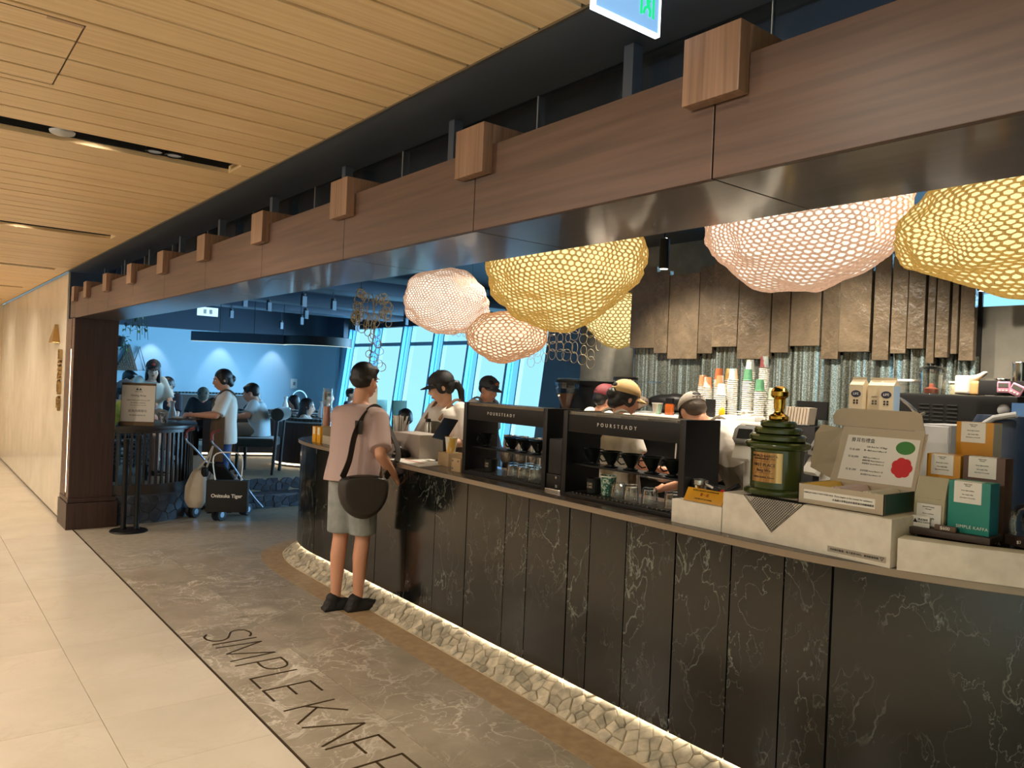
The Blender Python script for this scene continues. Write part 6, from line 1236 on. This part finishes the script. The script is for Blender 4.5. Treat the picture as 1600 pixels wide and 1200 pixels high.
for s, sz, w in (('▲▲', .03, .375), ('SIMPLE KAFFA', .012, .35), ('Dining Area', .03, .31), ('Please kindly speak with our staff', .0165, .262), ('for seating assistance.', .0165, .235), ('Thank you for your cooperation', .012, .21), ('此為內用座位', .03, .15), ('請洽服務人員安排入座', .0155, .105)):
    text(s, sz, M['ink'], sg, Vector((sx0, sy0, 1.001)) + rd * .165 + upv * w + cn * .0066, rd, upv)
# stanchion
t = thing('stanchion', (1.80, 8.22, 0), 'black queue stanchion with two upright tubes on a round base', 'stanchion')
MB().lathe([(.17, 0), (.172, .006), (.165, .014), (.05, .022), (0, .022)], (1.80, 8.22, 0), 36).build('base', M['black'], t)
for dx, h in ((-.045, .90), (.06, .94)): MB().lathe([(.03, .02), (.032, .03), (.024, .05), (.024, h - .06), (.03, h - .05), (.03, h), (.02, h + .006), (0, h + .006)], (1.80 + dx, 8.22 - dx * .5, 0), 20).build('post', M['black'], t)
# table ware
def carafe(x, y, z, label, g='glass carafes in the dining area'):
    t = thing('carafe', (x, y, z), label, 'carafe', group=g); MB().lathe([(.04, 0), (.045, .006), (.045, .1), (.022, .17), (.02, .2), (.03, .23), (.027, .23), (.017, .2)], (x, y, z), 20).build('glass', mat('milky_glass', srgb(214, 226, 232), .15), t); MB().lathe([(.031, .225), (.033, .232), (.031, .239), (.026, .232)], (x, y, z), 20, cap=False).build('lip', M['whitepl'], t)
carafe(2.42, 9.22, 1.001, 'white water carafe on the bar table beside the printed cup'); paper_cup((2.30, 9.06, 1.001), 'printed white tumbler with a straw on the bar table', mat('grey_mark_print', srgb(224, 222, 216), .5, col2=srgb(120, 120, 116), scale=(14, 14, 10), lo=.56, hi=.6), h=.12, r=.045)
t = thing('serving_tray', (2.52, 8.98, 1.02), 'brown serving tray held by the waitress over the bar table', 'tray'); MB().box((2.52, 9.06, 1.045), (.34, .24, .012), .5).build('tray', mat('tray_brown', srgb(96, 70, 48), .5), t, bevel=.004); MB().lathe([(.0, 0), (.07, .002), (.08, .014), (.075, .016)], (2.46, 9.08, 1.0515), 24).build('plate', M['whitepl'], t); MB().lathe([(.03, 0), (.045, .035), (.04, .035)], (2.6, 9.08, 1.0515), 20).build('bowl', M['whitepl'], t)
# chair and stools
gv = mat('forest_velvet', srgb(40, 52, 50), .9, sheen=.5); cl = mat('dark_leg', srgb(30, 28, 30), .5)
t = thing('lounge_chair', (3.62, 9.78, .32), 'dark green chair with a bolster back below the diner in pale blue', 'chair', math.atan2(.8, .5))
MB().bx(-.25, .25, -.24, .24, .34, .455).build('seat', gv, t, bevel=.04, seg=4, world=False); MB().cyl((-.27, -.28, .76), (.27, -.28, .76), .085, n=24).build('backrest', gv, t, bevel=.02, world=False)
for sx in (-1, 1):
    MB().cyl((sx * .24, -.24, 0), (sx * .24, -.28, .72), .022, n=12).build('leg', cl, t, world=False); MB().cyl((sx * .22, .2, 0), (sx * .22, .2, .35), .022, n=12).build('leg', cl, t, world=False)
def stool(x, y, h, label, z=.32):
    t = thing('bar_stool', (x, y, z), label, 'stool', group='dark stools at the bar table'); MB().lathe([(.16, h - .06), (.18, h - .05), (.18, h - .01), (.16, h), (0, h)], (0, 0, 0), 24).build('seat', gv, t, world=False)
    for a in range(4): MB().cyl((math.cos(a * PI / 2 + .8) * .17, math.sin(a * PI / 2 + .8) * .17, 0), (math.cos(a * PI / 2 + .8) * .12, math.sin(a * PI / 2 + .8) * .12, h - .06), .014, n=8).build('leg', cl, t, world=False)
    MB().tube([(math.cos(a) * .15, math.sin(a) * .15, .2) for a in [2 * PI * k / 16 for k in range(16)]], .009, 6, closed=True).build('footrest', cl, t, world=False)
stool(2.50, 10.62, .60, 'stool under the woman in the dark cap'); stool(2.06, 10.08, .40, 'stool under the child in yellow'); stool(2.53, 12.0, .48, 'stool under the half hidden diner'); stool(2.88, 11.05, .38, 'stool under the diner in navy'); stool(3.70, 12.4, .28, 'stool under the diner in the round hat')
t = thing('woven_chair', (2.05, 9.55, .32), 'chair with a woven cane back seen through the bar slats', 'chair'); wv = MB()
for i in range(9): wv.bx(1.90 + i * .04, 1.915 + i * .04, 9.44, 9.445, .5, .9); wv.bx(1.88, 2.25, 9.446, 9.45, .52 + i * .045, .535 + i * .045)
wv.build('cane_back', mat('grey_cane', srgb(120, 124, 128), .7), t, smooth=0); MB().bx(1.88, 2.25, 9.45, 9.85, .72, .77).build('seat', gv, t, bevel=.02)
for x, y in ((1.9, 9.46), (2.23, 9.46), (1.9, 9.83), (2.23, 9.83)): MB().cyl((x, y, .32), (x, y, .72), .014, n=8).build('leg', cl, t)
# booths
wc = mat('booth_wood', srgb(58, 42, 36), .5, col2=srgb(44, 32, 28), scale=(30, 30, 1), nscale=1.5); tuft = mat('bottle_green', srgb(48, 62, 62), .8, sheen=.4); bled = emis('booth_led', (1, .78, .5), 5)
def booth(path, z1, label, ch=.075, dp=.55):
    t = thing('booth_sofa', (*path[len(path) // 2], .32), label, 'booth', group='wood-clad green booths')
    MB().ribbon(path, 0, .06, .38, z1).build('shell', wc, t); MB().ribbon(path, .02, .06, .321, .38).build('plinth', M['blackmat'], t); MB().ribbon(path, .008, .018, .35, .37).build('led_strip', bled, t)
    MB().ribbon(path, -.01, .07, z1 + .001, z1 + .018).build('cap_rail', mat('pale_rail', srgb(140, 160, 168), .4), t); MB().ribbon(path, .10, dp, .32, .55).build('seat', tuft, t, bevel=.02)
    L = [0]
    for a, b in zip(path[:-1], path[1:]): L.append(L[-1] + math.dist(a, b))
    s = ch / 2
    me = MB().cyl((0, 0, .70), (0, 0, z1 + .06), ch * .52, n=12).mesh('back_channel', bevel=.01); me.materials.append(tuft)
    while s < L[-1]:
        i = max(k for k in range(len(path) - 1) if L[k] <= s); f_ = (s - L[i]) / (L[i + 1] - L[i]); a, b = path[i], path[i + 1]; l = math.dist(a, b); nx, ny = -(b[1] - a[1]) / l, (b[0] - a[0]) / l
        o = link('back_channel', me, t, world=False); o.location = (a[0] + (b[0] - a[0]) * f_ + nx * .11 - t.location.x, a[1] + (b[1] - a[1]) * f_ + ny * .11 - t.location.y, -.32); s += ch
def arc(cx, cy, r, a0, a1, n=22): return [(cx + r * math.cos(a0 + (a1 - a0) * k / n), cy + r * math.sin(a0 + (a1 - a0) * k / n)) for k in range(n + 1)]
booth(arc(4.78, 10.48, .64, 2.75, 5.6), .93, 'rounded wood-clad booth around the long-haired woman in white', dp=.34)
booth([(3.55, 11.85), (4.0, 11.70), (4.55, 11.5), (5.3, 11.3), (6.2, 11.15)], .90, 'straight wood-clad booth with a green channelled back behind the waitress')
booth([(4.0, 13.0), (4.6, 12.75), (5.6, 12.5), (6.6, 12.4)], .92, 'second green channelled booth row holding the two far women')
booth([(3.0, 18.3), (5.0, 18.3), (6.6, 18.3)], 1.02, 'long dark banquette against the blue far wall')
carafe(4.95, 12.2, .98, 'clear carafe on the table between the booth rows'); carafe(4.80, 10.5, .98, 'clear carafe on the table in the rounded booth')
for x, y, l in ((4.95, 12.2, 'small round table between the booth rows'), (4.80, 10.5, 'small round table inside the rounded booth')):
    t = thing('round_table', (x, y, .32), l, 'table', group='small round dining tables'); MB().lathe([(.25, .635), (.26, .64), (.26, .655), (0, .656)], (0, 0, 0), 28).build('table_top', dkw, t, world=False); MB().lathe([(.16, 0), (.16, .01), (.03, .02), (.025, .635)], (0, 0, 0), 20).build('leg', cl, t, world=False)
t = thing('wire_chair', (7.0, 16.5, .32), 'pale wire chair with a round arched back near the far wall', 'chair'); pw_ = mat('pale_wire_frame', srgb(200, 226, 236), .4)
mb = MB().tube([(-.2, 0, .4), (-.2, 0, .62)] + [(-.2 * math.cos(a), 0, .62 + .28 * math.sin(a)) for a in [PI * k / 10 for k in range(11)]] + [(.2, 0, .4)], .014, 8); mb.build('backrest', pw_, t, world=False); MB().bx(-.3, .3, 0, .4, .38, .43).build('seat', pw_, t, bevel=.02, world=False); MB().tube([(-.3, .0, .6), (.3, .0, .6)], .012, 6).build('rail', pw_, t, world=False)
for x, y in ((-.28, .02), (.28, .02), (-.28, .38), (.28, .38)): MB().cyl((x, y, 0), (x, y, .6 if y < .1 else .38), .014, n=8).build('leg', pw_, t, world=False)
t = thing('wall_switch', (8.4, 19.45, 1.4), 'small white switch plate on the blue wall near its rounded corner', 'switch'); MB().bx(8.02, 8.2, 19.485, 19.498, 1.2, 1.45).build('plate', M['whitepl'], t, bevel=.003); MB().bx(8.09, 8.15, 19.48, 19.485, 1.28, 1.37).build('rocker', M['grey'], t)
t = thing('green_partition', (7.5, 14.5, .32), 'dark green and pale folding panels behind the clear cylinder', 'partition')
for i, m_ in enumerate((mat('moss_panel', srgb(44, 70, 54), .7), mat('mint_panel', srgb(150, 186, 176), .6), mat('moss_panel', (0, 0, 0)))): MB().bx(6.55 + .30 * i, 6.84 + .30 * i, 12.95 - .2 * i, 12.99 - .2 * i, .32, 1.18).build('panel', m_, t, bevel=.003)
# stroller with two bags
st = thing('stroller', (2.8, 8.52, 0), 'folding stroller with curved handles parked before the waitress', 'stroller'); al = mat('blued_aluminium', srgb(150, 160, 176), .3, metal=.9); rub = mat('rubber', srgb(24, 24, 26), .6)
for (x, y, dx) in ((2.54, 8.70, 0), (2.72, 8.40, 0)):
    MB().tube(smooth_path([(x - .02, y - .0, .96), (x - .10, y, .93), (x - .10, y, .84), (x - .02, y + .0, .76), (x + .12, y + .02, .6), (x + .36, y + .05, .26), (x + .50, y + .07, .10)], 4), .012, 8).build('frame_tube', al, st)
    MB().tube(smooth_path([(x - .02, y - .0, .97), (x - .10, y, .935), (x - .10, y, .86)], 4), .018, 8).build('handle_grip', mat('red_grip', srgb(120, 52, 44), .5), st); MB().tube([(x + .20, y + .03, .5), (x + .0, y, .09)], .011, 8).build('rear_leg', al, st)
for (x, y) in ((2.54, 8.70), (2.72, 8.40), (3.08, 8.62)):
    for d in (-.03, .03):
        wh = MB().lathe([(.03, -.016), (.062, -.016), (.068, -.008), (.068, .008), (.062, .016), (.03, .016)], (0, 0, 0), 22, mtx=Matrix.Translation((x + d * .55, y + d * .85 * (-1), .068)) @ Matrix.Rotation(.55, 4, 'Z') @ Matrix.Rotation(PI / 2, 4, 'X')).build('wheel', rub, st)
        MB().lathe([(0, -.017), (.03, -.017), (.03, .017), (0, .017)], (0, 0, 0), 14, mtx=Matrix.Translation((x + d * .55, y - d * .85, .068)) @ Matrix.Rotation(.55, 4, 'Z') @ Matrix.Rotation(PI / 2, 4, 'X')).build('hub', al, wh)
MB().add([(2.62, 8.66, .60), (2.76, 8.42, .60), (2.98, 8.50, .36), (2.86, 8.72, .36), (2.62, 8.66, .57), (2.76, 8.42, .57), (2.98, 8.50, .33), (2.86, 8.72, .33)], [(0, 1, 2, 3), (7, 6, 5, 4), (0, 4, 5, 1), (1, 5, 6, 2), (2, 6, 7, 3), (3, 7, 4, 0)]).build('seat', M['blackmat'], st, smooth=0)
MB().tube([(2.86, 8.72, .42), (2.92, 8.62, .56), (2.97, 8.52, .42)], .012, 8).build('front_bar', M['black'], st)
tb_ = thing('tote_bag', (2.50, 8.52, .2), 'beige canvas tote hanging from the stroller handle', 'bag'); cnv = mat('canvas_beige', srgb(190, 182, 168), .85, bump=.2, bscale=60)
mb = MB(); loft(mb, [((2.50, 8.50, .14), .07, .045), ((2.50, 8.50, .22), .115, .07), ((2.505, 8.505, .36), .115, .065), ((2.53, 8.52, .50), .08, .035), ((2.55, 8.53, .53), .07, .02)], (.784, -.62, 0)); blob('bag', mb, cnv, tb_, .014, 3, world=True)
for d in (-.05, .05): MB().tube([(2.55 + d * .784, 8.53 - d * .62, .52), (2.60 + d * .3, 8.44, .66), (2.63, 8.40, .80)], .010, 6).build('strap', cnv, tb_)
MB().lathe([(.035, 0), (.04, .03), (.035, .09), (.02, .1)], (2.58, 8.48, .47), 16).build('bottle', M['black'], tb_)
sb_ = thing('shopping_bag', (2.80, 8.30, .1), 'black shopping bag with white lettering hung on the stroller', 'bag'); rd2 = Vector((.86, -.51, 0)); cn2 = Vector((-.51, -.86, 0)); o_ = Vector((2.60, 8.40, .12))
v = [o_ + rd2 * u + Vector((0, 0, w)) + cn2 * d for d in (-.0, .10) for (u, w) in ((0, 0), (.42, 0), (.42, .33), (0, .33))]
MB().add(v, [(3, 2, 1, 0), (4, 5, 6, 7), (0, 1, 5, 4), (1, 2, 6, 5), (2, 3, 7, 6), (3, 0, 4, 7)]).build('bag', M['blackmat'], sb_, bevel=.004)
for u in (.06, .36): pass
MB().tube(smooth_path([o_ + rd2 * .08 + cn2 * .05 + Vector((0, 0, .32)), o_ + rd2 * .05 + cn2 * .03 + Vector((0, 0, .58)), o_ + rd2 * .22 + Vector((0, 0, .62)), o_ + rd2 * .34 + cn2 * .03 + Vector((0, 0, .57)), o_ + rd2 * .34 + cn2 * .05 + Vector((0, 0, .32))], 5), .007, 6).build('handle', M['white'], sb_)
text('Onitsuka Tiger', .052, M['white'], sb_, o_ + rd2 * .21 + cn2 * .1015 + Vector((0, 0, .17)), rd2, U_, bold=.0012)
# plants and timber triangles
lf = [rnd_tint(mat('leaf_%d' % i, c, .5), .2) for i, c in enumerate((srgb(70, 110, 60), srgb(120, 160, 90), srgb(36, 62, 44)))]
def vine(x, y, z, label, n, spread, drop, extra=()):
    t = thing('hanging_plant', (x, y, z), label, 'plant'); MB().lathe([(.05, -.02), (.08, .08), (.085, .1), (.07, .1)], (x, y, z), 16).build('pot', M['blackmat'], t); MB().cyl((x, y, z + .1), (x, y, 3.2), .004, n=6).build('cord', M['black'], t)
    for k in range(7): a = random.uniform(0, 6.28); MB().tube(smooth_path([(x, y, z + .1), (x + math.cos(a) * spread * .7, y + math.sin(a) * spread * .7, z + .06), (x + math.cos(a) * spread, y + math.sin(a) * spread, z - drop * random.uniform(.5, 1))], 3), .003, 5).build('stem', lf[2], t)
    for k in range(n):
        a = random.uniform(0, 6.28); r = spread * random.uniform(.2, 1); zz = z + .12 - drop * random.random() ** 1.3 * (1 if r > spread * .5 else .4); s = random.uniform(.022, .04)
        mt = Matrix.Translation((x + math.cos(a) * r, y + math.sin(a) * r, zz)) @ Matrix.Rotation(random.uniform(0, 6.28), 4, 'Z') @ Matrix.Rotation(random.uniform(-1.4, .2), 4, 'X')
        MB().add([(0, 0, 0), (s * .5, s * .7, .004), (0, s * 1.7, 0), (-s * .5, s * .7, .004), (0, s * .8, -.004)], [(0, 1, 4), (1, 2, 4), (2, 3, 4), (3, 0, 4)], mt).build('leaf', random.choice(lf), t, smooth=0)
vine(2.08, 9.55, 2.20, 'trailing green plant hung just behind the column top', 90, .13, .32); vine(2.05, 10.3, 1.86, 'darker leafy plant lower beside the timber triangles', 60, .14, .22)
t = thing('timber_triangle', (4.1, 19.4, 1.45), 'triangular wooden shelf stacked with sticks on the far wall', 'wall art'); tri = mat('log_ends', srgb(120, 104, 86), .8, col2=srgb(60, 50, 42), nscale=30)
MB().add([(3.80, 19.49, 1.5), (4.30, 19.49, 1.5), (4.12, 19.49, 2.1), (3.80, 19.40, 1.5), (4.30, 19.40, 1.5), (4.12, 19.40, 2.1)], [(0, 1, 2), (5, 4, 3), (0, 3, 4, 1), (1, 4, 5, 2), (2, 5, 3, 0)]).build('frame', mat('shelf_wood', srgb(90, 80, 70), .7), t, smooth=0)
for i in range(9):
    for j in range(9 - i):
        x = 3.86 + j * .048 + i * .03; z = 1.53 + i * .056
        if x < 4.30 - (z - 1.5) * .3 - .03: MB().cyl((x, 19.37, z), (x, 19.40, z), .023, n=8).build('stick', tri, t)
MB().tube([(4.18, 19.46, 1.52), (4.50, 19.46, 1.52), (4.34, 19.46, 2.06)], .018, 6, closed=True).build('open_frame', mat('shelf_wood2', srgb(110, 104, 96), .7), t)
# fittings under the dining ceiling
t = thing('exit_sign', (3.35, 11.2, 2.4), 'small distant blue-lit exit sign under the dark ceiling', 'sign'); MB().bx(3.22, 3.50, 11.2, 11.22, 2.36, 2.48).build('panel', emis('far_exit', (.45, .75, 1), 1.1), t); MB().cyl((3.36, 11.21, 2.48), (3.36, 11.21, 3.2), .008, n=6).build('rod', M['black'], t)
for i in range(2): MB().bx(3.30 + i * .08, 3.34 + i * .08, 11.195, 11.2, 2.39, 2.45).build('mark', M['white'], t)
nav = M['navy2']
for i, (pts, h, m_, l) in enumerate([([(4.10, 14.6), (4.5, 14.25), (5.0, 13.9), (5.5, 13.6)], .17, nav, 'long blue-grey pendant bar hanging before the far wall'), (arc(6.05, 13.5, .62, 2.6, 5.9), .16, M['black'], 'black curved pendant ring near the rounded corner')]):
    t = thing('pendant_bar', (*pts[0], 2.12), l, 'pendant lamp'); MB().ribbon(pts, 0, .05, 2.12, 2.12 + h).build('bar', m_, t); MB().ribbon(pts, .01, .04, 2.114, 2.1195).build('diffuser', emis('dim_diffuser', (.8, 1, .9), .8), t)
    for q in (pts[1], pts[-2]): MB().cyl((q[0], q[1], 2.12 + h), (q[0], q[1], 3.2), .006, n=6).build('rod', M['black'], t)
ps = [(3.2, 10.2), (3.9, 11.3), (4.2, 9.9), (4.6, 12.2), (5.1, 10.9), (5.4, 12.6), (5.9, 11.6), (6.0, 14.2), (6.5, 12.9), (6.9, 11.8), (7.2, 14.3), (7.6, 13.0), (5.0, 15.2), (6.4, 16.2), (4.0, 13.6), (7.9, 15.6)]
names = ['first', 'second', 'third', 'fourth', 'fifth', 'sixth', 'seventh', 'eighth', 'ninth', 'tenth', 'eleventh', 'twelfth', 'thirteenth', 'fourteenth', 'fifteenth', 'sixteenth']
ledge = mat('edge_grey', srgb(150, 164, 178), .4)
for i, (x, y) in enumerate(sorted(ps, key=lambda p: p[1])):
    z = 2.52 + .12 * ((i * 7) % 4) / 3; t = thing('track_spotlight', (x, y, z), names[i] + ' dark hanging spotlight, counted from the bar towards the far wall', 'spotlight', group='spotlights under the dining ceiling')
    MB().cyl((x, y, z), (x, y, z + .16), .035, n=12).build('head', M['navy'], t); MB().cyl((x, y, z + .16), (x, y, 3.2), .008, n=6).build('rod', nav, t); MB().bx(x - .03, x + .03, y - .06, y - .055, z - .02, z + .12).build('flap', ledge, t)
for i, (x0, x1, y0, y1, z0, l) in enumerate([(2.85, 8.6, 10.6, 11.2, 2.86, 'flat dark duct crossing the ceiling closest to the bar'), (2.85, 8.6, 12.6, 13.1, 2.80, 'second flat dark duct across the ceiling'), (3.0, 8.6, 14.8, 15.4, 2.84, 'third flat dark duct across the ceiling'), (2.4, 2.8, 9.2, 19, 2.95, 'long dark duct running along the left wall')]):
    t = thing('air_duct', ((x0 + x1) / 2, (y0 + y1) / 2, z0), l, 'duct', group='dark ceiling ducts'); MB().bx(x0, x1, y0, y1, z0, z0 + .2).build('duct', nav, t, bevel=.01); 
    for k in range(4): q = .1 + .8 * k / 3; xx, yy = x0 + (x1 - x0) * q, y0 + (y1 - y0) * .5; MB().cyl((xx, yy, z0 + .2), (xx, yy, 3.2), .008, n=6).build('hanger', M['black'], t)
for i, (px_, py_, z, l) in enumerate([(4.0, 3.47, 2.42, 'black cylinder spotlight left of the pink lantern'), (4.25, 3.05, 2.46, 'black cylinder spotlight half behind the pink lantern'), (5.2, 1.95, 2.30, 'small black spotlight above the low plaster wall'), (5.25, 1.78, 2.28, 'black spotlight nearest the picture edge above the plaster wall')]):
    t = thing('cylinder_spotlight', (px_, py_, z), l, 'spotlight', group='black cylinder spotlights over the bar'); MB().lathe([(.03, 0), (.034, .004), (.034, .2), (.02, .205)], (px_, py_, z), 18).build('head', M['black'], t); MB().cyl((px_, py_, z + .2), (px_, py_, 3.2), .007, n=6).build('rod', M['black'], t); MB().cyl((px_, py_, z - .002), (px_, py_, z + .001), .026, n=16).build('lens', emis('spot_lens', (1, .9, .75), 4), t)
import OpenImageIO as oiio, sys, numpy as np
im=oiio.ImageBuf('/workdir/render_main.png').get_pixels(oiio.UINT8)
h,w=im.shape[:2]; s=w/1600
for n,x,y in [('ceil',300,60),('ceil2',150,330),('tile',120,1080),('tile far',60,860),('stone',700,1100),('stone far',350,860),('marbleU',860,850),('marbleL',860,1000),('marbleR',1450,1050),('bluewall',290,550),('wall hi',345,560),('window',700,600),('pane dark',665,600),('box',1250,860),('beam near',1300,180),('beam mid',850,250),('beam far',300,420),('soffit',600,390),('soffit near',1200,320),('slate',1120,470),('fascia',970,670),('wall white',60,600),('lampE',1250,400),('lampA',870,460),('lampF',1520,400),('concrete',960,560),('column',150,650),('darkceil',800,120),('ceil shop',450,470)]:
    a=im[int(y*s)-3:int(y*s)+4,int(x*s)-3:int(x*s)+4,:3].reshape(-1,3).mean(0); print('%-12s'%n,a.astype(int))
bpy.data.scenes.remove(TMP)
